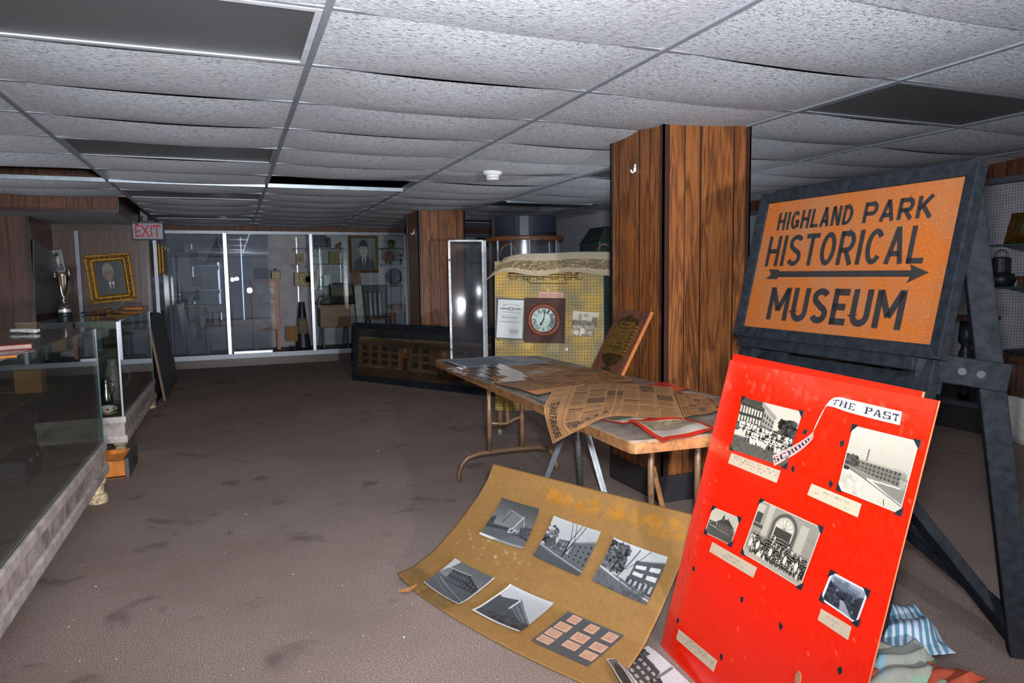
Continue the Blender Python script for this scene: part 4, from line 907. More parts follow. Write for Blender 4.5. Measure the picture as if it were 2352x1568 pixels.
# orange varnished cabinet on legs with two white panels
a, b = xz(583, 780, 11.75), xz(645, 780, 11.75); z0, z1, z2, z3 = xz(600, 758, 11.75).z, xz(600, 700, 11.75).z, xz(600, 645, 11.75).z, xz(600, 632, 11.75).z
t = thing('wooden_cabinet', 'orange wooden cabinet on tall legs behind the hazy sliding pane', 'cabinet', ((a.x+b.x)/2, 11.9, ZF))
MB().box((a.x, 11.70, z0), (b.x, 12.08, z2)).build('body', MT['orangewood'], t, bevel=.005)
for x in (a.x+.03, b.x-.03):
    for y in (11.73, 12.04): MB().beam((x, y, ZF), (x, y, z0), .05, .05, (0, 1, 0)).build('leg', MT['orangewood'], t)
for za, zb_ in ((z0+.05, z1-.02), (z1+.03, z2-.03)):
    f = MB().box((a.x+.05, 11.685, za), (b.x-.07, 11.70, zb_)).build('door', MT['cream'], t); MB().lathe([(.012, 0), (.014, .012), (.006, .02)], (a.x+.12, 11.68, (za+zb_)/2), 12, 'y').build('knob', MT['brass_d'], f)
MB().box((a.x-.02, 11.68, z2), (b.x+.02, 12.09, z2+.03)).build('top', MT['orangewood'], t)
p = xz(637, 640, 11.8)
t = thing('lidded_tin', 'dark lidded tin box on top of the orange cabinet', 'tin', (p.x-.02, 11.85, z2+.03)); x = p.x-.02; MB().box((x-.07, 11.76, z2+.03), (x+.07, 11.90, z2+.15)).build('body', MT['goldtin'], t, bevel=.006); MB().box((x-.075, 11.755, z2+.14), (x+.075, 11.905, z2+.165)).build('lid', MT['black'], t); MB().lathe([(.012, 0), (.014, .02), (.004, .03)], (x, 11.83, z2+.165), 12).build('knob', MT['black'], t)
t, M, W, H = framed('painting', 585, 618, 617, 640, 11.8, 'small dark blue picture standing on the orange cabinet', None, .012, 'black'); MB(M).box((.01, .01, .0), (W-.01, H-.01, .006)).build('canvas', MT['greyblue'], t)
for ob in [t]: ob.matrix_world = Matrix.Translation((0, 0, z2+.035-M.translation.z)) @ M
# megaphone
p = xz(697, 787, 11.75); zt = xz(697, 694, 11.75).z; hh = zt-ZF; rb = abs(xz(713, 780, 11.75).x-xz(677, 780, 11.75).x)/2
t = thing('cheer_megaphone', 'dark cone megaphone lettered HP standing on the showcase floor', 'megaphone', (p.x, 11.78, ZF)); cc = (p.x, 11.78, ZF)
MB().lathe([(rb, 0), (rb*.98, .02), (.045, hh-.02), (.05, hh)], cc, 40).build('cone', MT['megaph'], t, smooth=True)
f0, f1 = .32, .66; r0, r1 = rb*.98+(.045-rb*.98)*f0+.003, rb*.98+(.045-rb*.98)*f1+.003
MB().lathe([(r0, hh*f0), (r1, hh*f1)], cc, 40).build('band', MT['pale_ol'], t, smooth=True)
for ch, f in (('H', .51), ('P', .36)):
    r_ = rb*.98+(.045-rb*.98)*(f+.05)
    Mx = Matrix.Translation((p.x, 11.78-r_-.010, ZF+hh*(f+.06))) @ Matrix.Rotation(math.radians(90-9), 4, 'X') @ Matrix.Rotation(math.radians(-90), 4, 'Z')
    lettering('letter', ch, Mx, -.05, -.045, .10, .09, MT['megaph'], t, bold=.01, depth=.012)
a = xz(657, 783, 11.62); b = xz(684, 783, 11.62); zt = xz(660, 750, 11.62).z
t = thing('cardboard_sign', 'piece of brown cardboard leaning against the megaphone', 'cardboard', frame(a, b, (a.x+.01, 11.68, zt))); M = WM[t.name]; W = (b-a).length
MB(M).box((0, 0, 0), (W, zt-a.z, .008)).build('sheet', MT['kraft'], t); MB(M).tube([(W-.02, zt-a.z, .01), (W+.03, zt-a.z+.05, .01)], .004, 6).build('string', MT['wire'], t)
t = thing('cooking_pot', 'black pot lying beside the megaphone base', 'pot', (p.x-.10, 11.50, ZF)); MB().lathe([(.03, 0), (.06, .02), (.05, .05)], (p.x-.17, 11.42, ZF), 20).build('bowl', MT['black'], t, smooth=True); MB().lathe([(.052, .05), (.02, .062)], (p.x-.17, 11.42, ZF), 20).build('lid', MT['black'], t)
# shelves items
t, M, W, H = boxy('tin_box', 680, 697, 583, zs4, 'small dark olive tin on the middle left shelf', 'tin', 'goldtin', d=.1); MB(M).box((W*.2, -.004, H*.25), (W*.8, 0, H*.75)).build('label_panel', MT['black'], t)
t, M, W, H = boxy('round_emblem_box', 676, 727, 626, xz(690, 657, 11.8).z, 'olive box with a round emblem behind the right aluminium post', 'box', 'goldtin', y=11.8, d=.10); MB(M).lathe([(H*.38, -.004), (H*.36, -.01), (H*.24, -.012), (H*.22, -.004)], (W*.62, 0, H*.5), 28, 'y').build('round_emblem', MT['pale_ol'], t); MB(M).box((W*.2, -.008, 0), (W*.24, 0, H)).build('strap', MT['black'], t)
t = t; 
t, M, W, H = framed('framed_photo', 722, 534, 750, 568, 11.9, 'dark photograph of figures at the top right of the post', None, .01, 'black'); MB(M).box((.008, .008, 0), (W-.008, H-.008, .004)).build('photo', MT['greyblue'], t)
t, M, W, H = framed('framed_photo', 751, 546, 760, 568, 11.92, 'narrow dark framed picture next to the photograph of figures', None, .01, 'black'); MB(M).box((.008, .008, 0), (W-.008, H-.008, .004)).build('photo', MT['greyblue'], t)
def animal_figure(px, z, label):
    p = Y(px, 560, 11.93); t = thing('figurine', label, 'figurine', (p.x, 11.93, z))
    MB().lathe([(.03, 0), (.05, .02), (.045, .05), (.02, .07)], (p.x, 11.93, z), 16).build('body', MT['brownwood'], t, smooth=True); MB().lathe([(.01, .06), (.024, .075), (.018, .095), (.006, .105)], (p.x+.03, 11.93, z), 12).build('head', MT['brownwood'], t, smooth=True)
animal_figure(777, zs5, 'small brown figurine on the upper shelf near the framed portrait')
t, M, W, H = boxy('tin_box', 756, 781, 576, zs6, 'tall olive tin with a picture panel on the middle right shelf', 'tin', 'goldtin', d=.10); MB(M).box((W*.2, -.004, H*.2), (W*.8, 0, H*.8)).build('label_panel', MT['pale_ol'], t)
t, M, W, H = boxy('metal_case', 743, 758, 631, zs7, 'grey metal box on the lowest shelf right of the post', 'box', 'alu_d', d=.1); MB(M).box((-.003, -.003, H-.02), (W+.003, .1, H)).build('lid', MT['alu_d'], t)
p = Y(787, 652, 11.9)
t = thing('dark_bowl', 'low dark bowl at the right end of the lowest shelf', 'bowl', (p.x-.05, 11.9, zs7)); MB().lathe([(.05, 0), (.11, .035), (.115, .05), (.1, .045)], (p.x-.05, 11.9, zs7), 24).build('bowl', MT['brownwood'], t, smooth=True)
# school desk
a, b = xz(736, 750, 11.6), xz(806, 750, 11.6); z0, z1 = xz(770, 751, 11.6).z, xz(770, 703, 11.6).z
t = thing('school_desk', 'old school desk with orange wood box on black iron legs', 'desk', ((a.x+b.x)/2, 11.75, ZF))
MB().box((a.x, 11.60, z0), (b.x, 12.0, z1)).build('desk_box', MT['deskwood'], t, bevel=.008); MB().hull([(a.x-.03, 11.58, z1), (b.x+.02, 11.58, z1), (b.x+.02, 12.02, z1+.05), (a.x-.03, 12.02, z1+.05)], [(a.x-.03, 11.58, z1+.02), (b.x+.02, 11.58, z1+.02), (b.x+.02, 12.02, z1+.07), (a.x-.03, 12.02, z1+.07)]).build('lid', MT['deskwood'], t)
for x in (a.x+.05, b.x-.05):
    for y in (11.66, 11.94): MB().beam((x+(.0 if y < 11.8 else -.03), y, ZF), (x, y, z0), .035, .05, (0, 1, 0)).build('leg', MT['black'], t)
    MB().box((x-.02, 11.62, ZF), (x+.02, 11.98, ZF+.02)).build('foot_rail', MT['black'], t)
framed('framed_picture', 765, 655, 822, 699, 11.62, 'dark framed landscape leaning on the school desk', (lambda c: (c.vgrad(0, .6, (112, 110, 100), (120, 112, 98)), c.rect(0, .62, 1, 1, (56, 54, 48)), c.blob(0, .58, 1, .75, (48, 48, 44), 12, .05, .7, 40), c)[-1])(Cv(60, 50)), .03, 'black', lean=.12, skew=-6)
p = xz(748, 690, 11.62)
t = thing('toy_machine', 'dark iron toy machine on the left of the school desk', 'machine', (p.x-.02, 11.72, z1+.04)); z = z1+.05
MB().box((p.x-.06, 11.66, z), (p.x+.10, 11.78, z+.03)).build('base', MT['black'], t); MB().hull([(p.x+.0, 11.68, z+.03), (p.x+.1, 11.68, z+.03), (p.x+.1, 11.76, z+.03), (p.x, 11.76, z+.03)], [(p.x+.10, 11.70, z+.19), (p.x+.12, 11.70, z+.19), (p.x+.12, 11.74, z+.19), (p.x+.10, 11.74, z+.19)]).build('arm', MT['black'], t); MB().tube([(p.x-.06+.05*math.cos(k*math.pi/6), 11.66, z+.07+.05*math.sin(k*math.pi/6)) for k in range(12)], .008, 8, True).build('wheel', MT['black'], t); MB().beam((p.x-.02, 11.7, z+.03), (p.x-.0, 11.7, z+.15), .03, .03, (0, 1, 0)).build('post', MT['black'], t)
# framed portrait of a man, cloth, plates
framed('framed_portrait', 803, 541, 870, 627, 12.08, 'large framed portrait of a smiling man in a suit on the pegboard', pic_man(90, 110, (128, 132, 136), (188, 184, 176), (52, 52, 54), (58, 64, 72)), .045, 'gold_d', lean=.02)
a, b, c, d = xz(806, 623, 12.0), xz(826, 623, 12.0), xz(831, 654, 11.95), xz(805, 656, 11.95)
solo('cloth_banner', MB().grid(lambda u, v: a.lerp(b, u).lerp(d.lerp(c, u), v)+Vector((0, -.02*math.sin(8*u+2*v), 0)), 14, 10), MT['pink'], 'pinkish cloth hanging under the framed portrait', 'cloth', solid=.006)
a = xz(826, 716, 11.95); zt = xz(826, 655, 11.95).z
t = thing('white_board', 'narrow white board leaning behind the school desk', 'board', (a.x, 11.95, ZF)); MB().beam((a.x, 11.86, ZF+.002), (a.x-.02, 11.98, zt), .12, .012, (0, 1, 0)).build('board', MT['cream'], t); MB().beam((a.x-.06, 11.84, ZF+.002), (a.x-.08, 11.96, zt), .012, .016, (0, 1, 0)).build('edge_strip', MT['wire'], t)
def plate(px, py, r, z, label, mat, stand=True, dy=0):
    p = Y(px, py, 11.93); t = thing('display_plate', label, 'plate', (p.x, 11.93, z))
    MB().lathe([(r*.3, .0), (r*.72, -.006), (r, -.02), (r, -.014), (r*.7, .004), (r*.3, .008)], (p.x, 11.96, z+r+.01), 36, 'y').build('plate', MT[mat], t, smooth=True)
    MB().hull([(p.x-.05, 11.88, z), (p.x+.05, 11.88, z), (p.x+.05, 12.0, z), (p.x-.05, 12.0, z)], [(p.x-.035, 11.90, z+.03), (p.x+.035, 11.90, z+.03), (p.x+.035, 11.99, z+.05), (p.x-.035, 11.99, z+.05)]).build('stand', MT['goldtin'], t)
plate(893, 590, .108, zs9, 'brown round plate on the middle shelf beside the portrait', 'pink'); plate(905, 630, .145, zs10, 'big dark round tray on the lowest shelf beside the portrait', 'megaph')
p = Y(899, 560, 11.93)
t = thing('pottery_jug', 'brown double handled jug on the top shelf beside the portrait', 'jug', (p.x, 11.93, zs8)); MB().lathe([(.07, 0), (.072, .03), (.05, .035), (.058, .07), (.05, .11), (.03, .13), (.036, .145)], (p.x, 11.93, zs8), 24).build('body', MT['goldtin'], t, smooth=True)
for s in (-1, 1): MB().tube([(p.x+s*(.04+.035*math.sin(k*math.pi/6)), 11.93, zs8+.06+.075*k/6) for k in range(7)], .007, 8).build('handle', MT['goldtin'], t, smooth=True)
p = Y(928, 595, 11.93)
t = thing('stoneware_mug', 'grey stoneware mug with a white dot on the middle shelf', 'mug', (p.x, 11.93, zs9)); MB().lathe([(.06, 0), (.075, .03), (.076, .13), (.085, .16), (.07, .155)], (p.x, 11.93, zs9), 24).build('body', MT['greyglaze'], t, smooth=True); MB().lathe([(.012, 0), (.010, -.004)], (p.x-.005, 11.853, zs9+.08), 12, 'y').build('dot', MT['whiteplastic'], t); MB().tube([(p.x+.07+.04*math.sin(k*math.pi/6), 11.93, zs9+.04+.08*k/6) for k in range(7)], .008, 8).build('handle', MT['greyglaze'], t, smooth=True)
p = Y(934, 650, 11.9); t = thing('toy_stool', 'tiny black stool at the right end of the lowest shelf', 'stool', (p.x, 11.9, zs10)); MB().box((p.x-.04, 11.85, zs10+.08), (p.x+.06, 11.95, zs10+.1)).build('seat', MT['black'], t)
for dx in (-.03, .05): MB().box((p.x+dx-.006, 11.86, zs10), (p.x+dx+.006, 11.87, zs10+.08)).build('leg', MT['black'], t)
a, b = xz(901, 705, 11.7), xz(966, 705, 11.7); zt = xz(910, 700, 11.7).z
t = thing('red_table', 'low reddish table right of the slat back chair', 'table', ((a.x+b.x)/2, 11.9, ZF)); MB().box((a.x, 11.66, zt-.07), (b.x, 12.08, zt)).build('top', MT['orangewood'], t)
for x in (a.x+.04, b.x-.04):
    for y in (11.7, 12.04): MB().box((x-.02, y-.02, ZF), (x+.02, y+.02, zt-.07)).build('leg', MT['orangewood'], t)
t = thing('open_book', 'pale open book on the low reddish table', 'book', ((a.x+b.x)/2, 11.78, zt)); MB().grid(lambda u, v: ((a.x+b.x)/2-.16+.34*u, 11.70+.18*v, zt+.004+.015*abs(math.sin(2*math.pi*u))), 12, 3).build('pages', MT['pages'], t, solid=.003); MB().box(((a.x+b.x)/2-.165, 11.69, zt), ((a.x+b.x)/2+.185, 11.885, zt+.003)).build('cover', MT['redbook'], t)
# to the right of the far column: dark shelves and things behind the acrylic door
x0, x1 = Y(1085, 600, YS).x, Y(1118, 600, YS).x
for py, lab in ((565, 'upper dark shelf seen through the acrylic door'), (603, 'middle dark shelf seen through the acrylic door'), (652, 'lowest dark shelf seen through the acrylic door')):
    z = Y(1100, py, YS).z; t = thing('wall_shelf', lab, 'shelf', (x0+.2, 11.95, z)); MB().box((x0, 11.8, z-.012), (x1+.5, 12.14, z)).build('board', MT['black'], t); MB().hull([(x0+.05, 12.14, z-.012), (x0+.05, 11.86, z-.012), (x0+.05, 12.14, z-.06)], [(x0+.065, 12.14, z-.012), (x0+.065, 11.86, z-.012), (x0+.065, 12.14, z-.06)]).build('bracket', MT['black'], t)
z = Y(1100, 565, YS).z; p = Y(1098, 560, YS)
t = thing('camera_case', 'black square case on the shelf behind the acrylic door', 'case', (p.x+.06, 11.9, z)); MB().box((p.x, 11.84, z), (p.x+.13, 11.98, z+.15)).build('body', MT['black'], t, bevel=.008); MB().tube([(p.x+.03, 11.91, z+.15), (p.x+.04, 11.91, z+.18), (p.x+.09, 11.91, z+.18), (p.x+.10, 11.91, z+.15)], .006, 6).build('handle', MT['black'], t)
p = Y(1092, 712, 11.7); t = thing('wooden_crate', 'orange brown crate seen through the acrylic door', 'crate', (p.x, 11.8, ZF)); zt = Y(1092, 700, 11.7).z; MB().box((p.x-.12, 11.7, ZF), (p.x+.16, 12.0, zt-.16)).build('stand', MT['black'], t); MB().box((p.x-.13, 11.68, zt-.16), (p.x+.17, 12.02, zt)).build('box', MT['deskwood'], t)
t = thing('heap_of_cloth', 'dark lumpy bundle on the crate behind the acrylic door', 'bundle', (p.x, 11.85, zt)); MB().grid(lambda u, v: (p.x-.13+.3*u, 11.70+.3*v, zt+.002+.13*math.sin(math.pi*u)**.6*math.sin(math.pi*v)**.6*(1+.35*math.sin(9*u+2)*math.sin(5*v))), 16, 10).build('fabric', MT['black'], t, smooth=True)

# ================================================================== BIG FRAMED BUILDING PICTURE
A = Vector((1.385, 9.00, .0)); B = Vector((2.59, 6.985, .0)); ux = (B-A).normalized(); nb = Vector((ux.y, -ux.x, 0))   # towards the camera
if nb.dot(Vector((0, 0, 0))-A) < 0: nb = -nb
ztop = .735; lean = .055
TLw = A+Vector((0, 0, ztop))-nb*lean+ux*.02
M = frame(A, B, TLw); W = (B-A).length; H = (TLw-A).length
t = thing('building_picture', 'very wide dark framed picture of a brick building leaning on the far column', 'framed picture', M)
MB(M).ring(0, 0, W, H, .075, -.02, .03, .012).build('frame', MT['blackwood'], t, bevel=.004); MB(M).box((.02, .02, -.012), (W-.02, H-.02, -.004)).build('backing', MT['black'], t)
cv = Cv(240, 84, (62, 60, 62)); cv.rect(0, .2, 1, .9, (104, 70, 50)); cv.rect(.02, .2, 1, .24, (128, 96, 70)); cv.line(.02, .2, 1, .2, .012, (150, 130, 104)); cv.rect(0, .3, 1, .34, (84, 60, 46)); cv.rect(0, .78, 1, .8, (150, 120, 90)); cv.rect(0, .8, 1, 1, (86, 54, 38))
for c in range(12):
    for r in range(3):
        if c in (4, 7, 8): continue
        cv.rect(.045+c*.08, .36+r*.14, .092+c*.08, .36+r*.14+.10, (44, 40, 42)); cv.rect(.045+c*.08, .455+r*.14, .092+c*.08, .465+r*.14, (120, 92, 70))
for c in (4, 7.6): cv.rect(.03+c*.08, .34, .12+c*.08, .8, (126, 74, 46)); cv.rect(.055+c*.08, .56, .09+c*.08, .8, (52, 40, 36)); cv.rect(.055+c*.08, .52, .09+c*.08, .54, (160, 130, 100)); cv.ell(.072+c*.08, .42, .012, .05, (150, 124, 100))
for c in range(6): cv.rect(.02+c*.16, .34, .028+c*.16, .8, (128, 96, 72))
for k in range(50): cv.ell(.03+k*.02, .185, .004, .012, (170, 150, 124))
cv.blob(0, 0, 1, 1, (70, 56, 48), 24, .03, .35, 200); cv.speck(7)
sheet('picture', bil([T(M, .07, H-.07, .002), T(M, W-.07, H-.07, .002), T(M, W-.07, .07, .002), T(M, .07, .07, .002)]), cv, MT['pic'], t)
MB(M).box((.06, .06, .006), (W-.06, H-.06, .009)).build('glass', MT['glass'], t)
A2 = A+ux*-.02-nb*.16; M = frame(A2+Vector((.0, .0, 0)), A2+ux*.4, A2+Vector((0, 0, .69))-nb*.05)
t = thing('framed_picture', 'pale matted frame tucked behind the left end of the big building picture', 'picture', M); MB(M).ring(0, 0, .4, .68, .03, 0, .02).build('frame', MT['goldtin'], t); MB(M).ring(.03, .03, .37, .65, .03, .002, .008).build('mat', MT['pages'], t); MB(M).box((.01, .01, 0), (.39, .67, .004)).build('backing', MT['brownfelt'], t)

# ================================================================== ROUND DISPLAY CASE WITH OPEN ACRYLIC DOOR
cx, cy, rr = 3.06, 7.27, .424
zr = 1.713
t = thing('round_display_case', 'round glass display case with a black drum top behind the yellow panel', 'display case', (cx, cy, 0))
MB().lathe([(rr*.94, 0), (rr*.94, .30), (rr, .32), (rr, .35)], (cx, cy, 0), 48).build('base', MT['rimwood'], t)
mb = MB(); mb.lathe([(rr-.02, .35), (rr-.02, zr-.03)], (cx, cy, 0), 48); mb.f = [f for f in mb.f if len(f) == 4]; mb.mi = [0]*len(mb.f); mb.build('glass_cylinder', MT['acrylic'], t, smooth=True)
MB().lathe([(rr+.012, zr-.035), (rr+.018, zr-.02), (rr+.018, zr), (rr+.006, zr+.012), (rr-.05, zr+.012)], (cx, cy, 0), 48).build('wood_rim', MT['rimwood'], t)
MB().lathe([(rr-.06, zr+.012), (rr-.06, 1.938), (rr-.075, 1.948)], (cx, cy, 0), 48).build('drum_top', MT['drum'], t)
mb = MB()
for a in (200, 255, 310, 20, 90): mb.tube([(cx+(rr-.03)*math.cos(math.radians(a)), cy+(rr-.03)*math.sin(math.radians(a)), .35), (cx+(rr-.03)*math.cos(math.radians(a)), cy+(rr-.03)*math.sin(math.radians(a)), zr-.03)], .011, 8)
mb.build('inner_posts', MT['alu'], t)
MB().lathe([(rr-.04, 1.12), (rr-.04, 1.128)], (cx, cy, 0), 48).build('glass_shelf', MT['glass_edge'], t)
for k in range(40):
    pass
Hh = Y(1113, 690, 6.72); Fr = Y(1034, 690, 6.78); zt_ = Y(1034, 553, 6.78).z; zb_ = .36
d = Vector((Fr.x-Hh.x, Fr.y-Hh.y, 0)); L = d.length; d.normalize(); nn = Vector((d.y, -d.x, 0)); nn = nn if nn.y < 0 else -nn
door = thing('acrylic_case_door', 'curved clear acrylic door with aluminium edges standing open on the round case', 'display case door', (Hh.x, Hh.y, zb_))
arc = lambda u: Vector((Hh.x, Hh.y, 0))+d*(L*u)+nn*(.026*4*u*(1-u))
MB().grid(lambda u, v: arc(u)+Vector((0, 0, zb_+(zt_-zb_)*v)), 20, 2).build('acrylic_sheet', MT['acrylic'], door, smooth=True, solid=.004)
for u, wd, nm in ((0, .042, 'hinge_rail'), (1, .022, 'edge_rail')):
    c = arc(u); MB().beam((c.x, c.y, zb_), (c.x, c.y, zt_), wd, .018, nn).build(nm, MT['whitebar'], door)
c = arc(0)+nn*.03; MB().beam((c.x+.012, c.y, zb_), (c.x+.012, c.y, zt_), .016, .012, nn).build('piano_hinge', MT['steel'], door)
MB().tube([arc(k/14)+Vector((0, 0, zt_)) for k in range(15)], .010, 8).build('top_rail', MT['whitebar'], door); MB().tube([arc(k/14)+Vector((0, 0, zb_)) for k in range(15)], .010, 8).build('bottom_rail', MT['whitebar'], door)
for py in (597, 802): p = Y(1034, py, 6.77); MB().lathe([(.012, 0), (.012, -.014), (.006, -.02)], (Fr.x, Fr.y-.01, p.z), 12, 'y').build('catch', MT['steel'], door)
# green tin behind
p = Y(1385, 590, 6.9); zt = Y(1385, 522, 6.9).z
t = thing('filing_cabinet', 'dark green metal cabinet partly hidden behind the near column', 'cabinet', (p.x, 6.9, 0)); x0, x1 = Y(1356, 590, 6.9).x, Y(1356, 590, 6.9).x+.6
MB().hull([(x0, 6.7, 0), (x1, 6.7, 0), (x1, 7.15, 0), (x0, 7.15, 0)], [(x0, 6.7, zt-.16), (x1, 6.7, zt-.16), (x1, 7.15, zt-.16), (x0, 7.15, zt-.16)]).build('body', MT['green'], t, bevel=.01); MB().hull([(x0, 6.7, zt-.16), (x1, 6.7, zt-.16), (x1, 7.15, zt-.16), (x0, 7.15, zt-.16)], [(x0+.10, 6.75, zt), (x1-.10, 6.75, zt), (x1-.1, 7.1, zt), (x0+.1, 7.1, zt)]).build('hood', MT['green'], t, bevel=.01)

# ================================================================== FOLDING TABLE
TZ = .73
FL, FR_, NR, NL = Vector((1.258, 4.598, 0)), Vector((1.975, 4.45, 0)), Vector((2.05, 1.925, 0)), Vector((1.213, 1.975, 0))
def rounded(q, r, n=5):
    out = []; m = len(q)
    for i in range(m):
        a, b, c = q[i-1], q[i], q[(i+1) % m]; d0 = (a-b).normalized(); d1 = (c-b).normalized()
        for k in range(n+1):
            t_ = k/n; out.append((1-t_)**2*(b+d0*r)+2*t_*(1-t_)*b+t_**2*(b+d1*r))
    return out
tq = rounded([FL, NL, NR, FR_], .035)
cen = (FL+FR_+NR+NL)/4
def inset(q, e): return [p+(cen-p).normalized()*e for p in q]
tbl = thing('folding_table', 'long folding table with rusty brown steel edge, spread with papers', 'table', (cen.x, cen.y, 0))
MB().hull([p+Vector((0, 0, TZ-.014)) for p in inset(tq, .004)], [p+Vector((0, 0, TZ)) for p in inset(tq, .004)]).build('tabletop', MT['tabletop'], tbl)
MB().hull([p+Vector((0, 0, TZ-.046)) for p in tq], [p+Vector((0, 0, TZ-.010)) for p in tq]).build('steel_apron', MT['apron'], tbl)
MB().hull([p+Vector((0, 0, TZ-.010)) for p in inset(tq, .002)], [p+Vector((0, 0, TZ-.004)) for p in inset(tq, .002)]).build('ply_edge', MT['ply'], tbl)
def leg_frame(y, xa, xb, la, lb, yl=0, brace=1):
    path = [(xa, y, 0), (xa, y, .05), (xa+.02, y, .11), (xa+.06, y, .15), (xa+.14, y, .168), ((xa+xb)/2, y, .172), (xb-.14, y, .168), (xb-.06, y, .15), (xb-.02, y, .11), (xb, y, .05), (xb, y, 0)]
    MB().tube(path, .0145, 12).build('foot_bar', MT['legbrown'], tbl, smooth=True)
    for x in (la, lb): MB().tube([(x, y, .17), (x, y, TZ-.04)], .0145, 12).build('leg', MT['legbrown'], tbl, smooth=True)
    if brace > 0: MB().tube([(la, y, .36), (la+.06, y+.0, .35), ((la+lb)/2, y, .345), (lb-.05, y, .37), (lb, y, .38)], .009, 8).build('crossbar', MT['legbrown'], tbl, smooth=True)
    if brace > 0: MB().beam((lb-.10, y, .35), (lb-.0, y+.28, TZ-.05), .022, .006, (0, 1, 0)).build('brace', MT['apron'], tbl)
    else: MB().beam((la+.01, y, .46), (la+.10, y+.02, .17), .022, .006, (0, 1, 0)).build('brace', MT['apron'], tbl)
leg_frame(4.12, 1.268, 1.945, 1.477, 1.703)
p1, p2 = Y(1495, 1100, 2.5), Y(1602, 1100, 2.5)
leg_frame(2.5, p1.x-.27, p2.x+.12, p1.x, p2.x, brace=-1)

# tripod stand under the table
pb = Vector((1.79, 3.46, 0)); pt_ = Y(1308, 985, 3.30); pt_.z = .66
t = thing('tripod_stand', 'galvanised pole tripod with white flat legs standing under the table edge', 'tripod', pb)
ptop = Vector((pb.x-.085, pb.y-.10, .675))
MB().tube([pb+Vector((0, 0, .04)), ptop], .017, 12).build('pole', MT['steel'], t, smooth=True)
hub = pb.lerp(ptop, .92)
for px, py, m, s0 in ((1398, 1165, 'whitebar', (1318, 985)), (1246, 1120, 'alu', (1278, 1015))):
    f_ = Z(px, py, 0.004); k = Y(*s0, 3.25); MB().beam(f_, hub+Vector((0, -.02, .0)), .030, .012, tuple(CF)).build('leg', MT[m], t)
MB().beam(Vector((1.945, 3.76, .006)), hub, .024, .012, (0, 1, 0)).build('leg', MT['whitebar'], t)
MB().lathe([(.026, 0), (.028, .05), (.024, .06)], hub+Vector((0, 0, -.03)), 16).build('hub', MT['black'], t); MB().lathe([(.02, 0), (.022, .02), (.018, .05)], pb, 14).build('pole_foot', MT['black'], t)

# papers on the table
def onT(px, py, dz=0.0): return Z(px, py, TZ+.001+dz)
def tquad(name, q, cv, label, cat, mat='pic', dz=.002, wob=.003, ph=0.0, group=None):
    P = [np.array(onT(*p, dz)) for p in q]
    b = bil(P)
    o = sheet(name, lambda u, v: b(u, v)+np.array([0, 0, wob*(1+math.sin(7*u+4*v+ph)*math.sin(5*v-2*u+ph))]), cv, MT[mat])
    return rebase(o, label, cat, group)
cv = Cv(60, 40, (128, 134, 142)); cv.poly([(.02, .08), (.7, .1), (.7, .75), (.1, .9)], (104, 112, 124)); cv.poly([(.7, .05), (1, .3), (1, .6), (.7, .75)], (150, 154, 160)); cv.border(.03, (188, 190, 194)); cv.speck(3)
tquad('tracing_paper', [(1010, 827), (1195, 817), (1268, 835), (1072, 847)], cv, 'blue grey translucent paper at the far end of the table', 'paper', 'pic', .006, .004)
n1 = pic_news(150, 70, (160, 108, 60)); n1.blob(.3, .2, .8, .8, (172, 160, 148), 24, .07, .4, 22); n1.blob(0, 0, 1, 1, (104, 70, 44), 20, .05, .5, 30)
tquad('newspaper_page', [(1042, 852), (1250, 836), (1372, 848), (1150, 880)], n1, 'brown newspaper page under crinkled plastic near the far end of the table', 'newspaper', 'pic', .004, .005, 1)
n2 = pic_news(150, 70, (158, 106, 58)); n2.poly([(0, .8), (.55, .75), (.5, .9), (0, 1)], (206, 132, 76)); n2.blob(.1, .1, .9, .7, (100, 64, 40), 20, .05, .5, 26)
tquad('newspaper_page', [(1122, 878), (1378, 848), (1462, 876), (1235, 908)], n2, 'folded newspaper page with an orange edge in the middle of the table', 'newspaper', 'pic', .004, .005, 2)
cv = pic_school(1, 70, 50)
tquad('photo_print', [(1205, 893), (1272, 889), (1262, 928), (1236, 922)], cv, 'grey photo print beside the hanging newspaper corner', 'photo', 'picgloss', .002, .002)
def matted(w_, h_, kind, m=.09):
    c = Cv(w_, h_, (206, 42, 30)); c.rect(m, m*1.5, 1-m, 1-m*1.5, (222, 200, 170)); c.rect(m+.02, m*1.5+.03, 1-m-.02, 1-m*1.5-.03, (150, 140, 118)); c.poly([(m+.02, .55), (.5, .62), (1-m-.02, .5), (1-m-.02, 1-m*1.5-.03), (m+.02, 1-m*1.5-.03)], (196, 190, 178)); c.blob(m+.04, .2, 1-m-.04, .55, (128, 118, 96), 36, .03, .7, 90); return c.speck(9)
tquad('matted_photo', [(1440, 966), (1580, 962), (1652, 986), (1523, 1021)], matted(110, 80, 0), 'red matted photograph at the near corner of the table', 'photo', 'picgloss', .006, .005, 0)
tquad('matted_photo', [(1366, 962), (1432, 950), (1520, 958), (1432, 975)], matted(90, 60, 1), 'red matted photograph partly under the hanging newspaper', 'photo', 'picgloss', .002, .002, 1)
cv = Cv(40, 30, (206, 56, 44)); cv.speck(4)
tquad('red_card', [(1484, 884), (1530, 876), (1586, 893), (1545, 900)], cv, 'small red card at the back edge of the table', 'card', 'picgloss', .002, .002, 1)
cv = Cv(50, 30, (186, 178, 166)); cv.rect(.05, .1, .95, .9, (170, 166, 158)); cv.poly([(0, .3), (.3, .2), (.3, .9), (0, .9)], (214, 160, 110)); cv.speck(4)  # whitish reflection painted as a thin pale sheet
tquad('pale_reflection', [(1552, 903), (1585, 899), (1650, 915), (1575, 920)], cv, 'pale painted reflection showing beside the red card on the table', 'reflection', 'picgloss', .003, .002, 1)
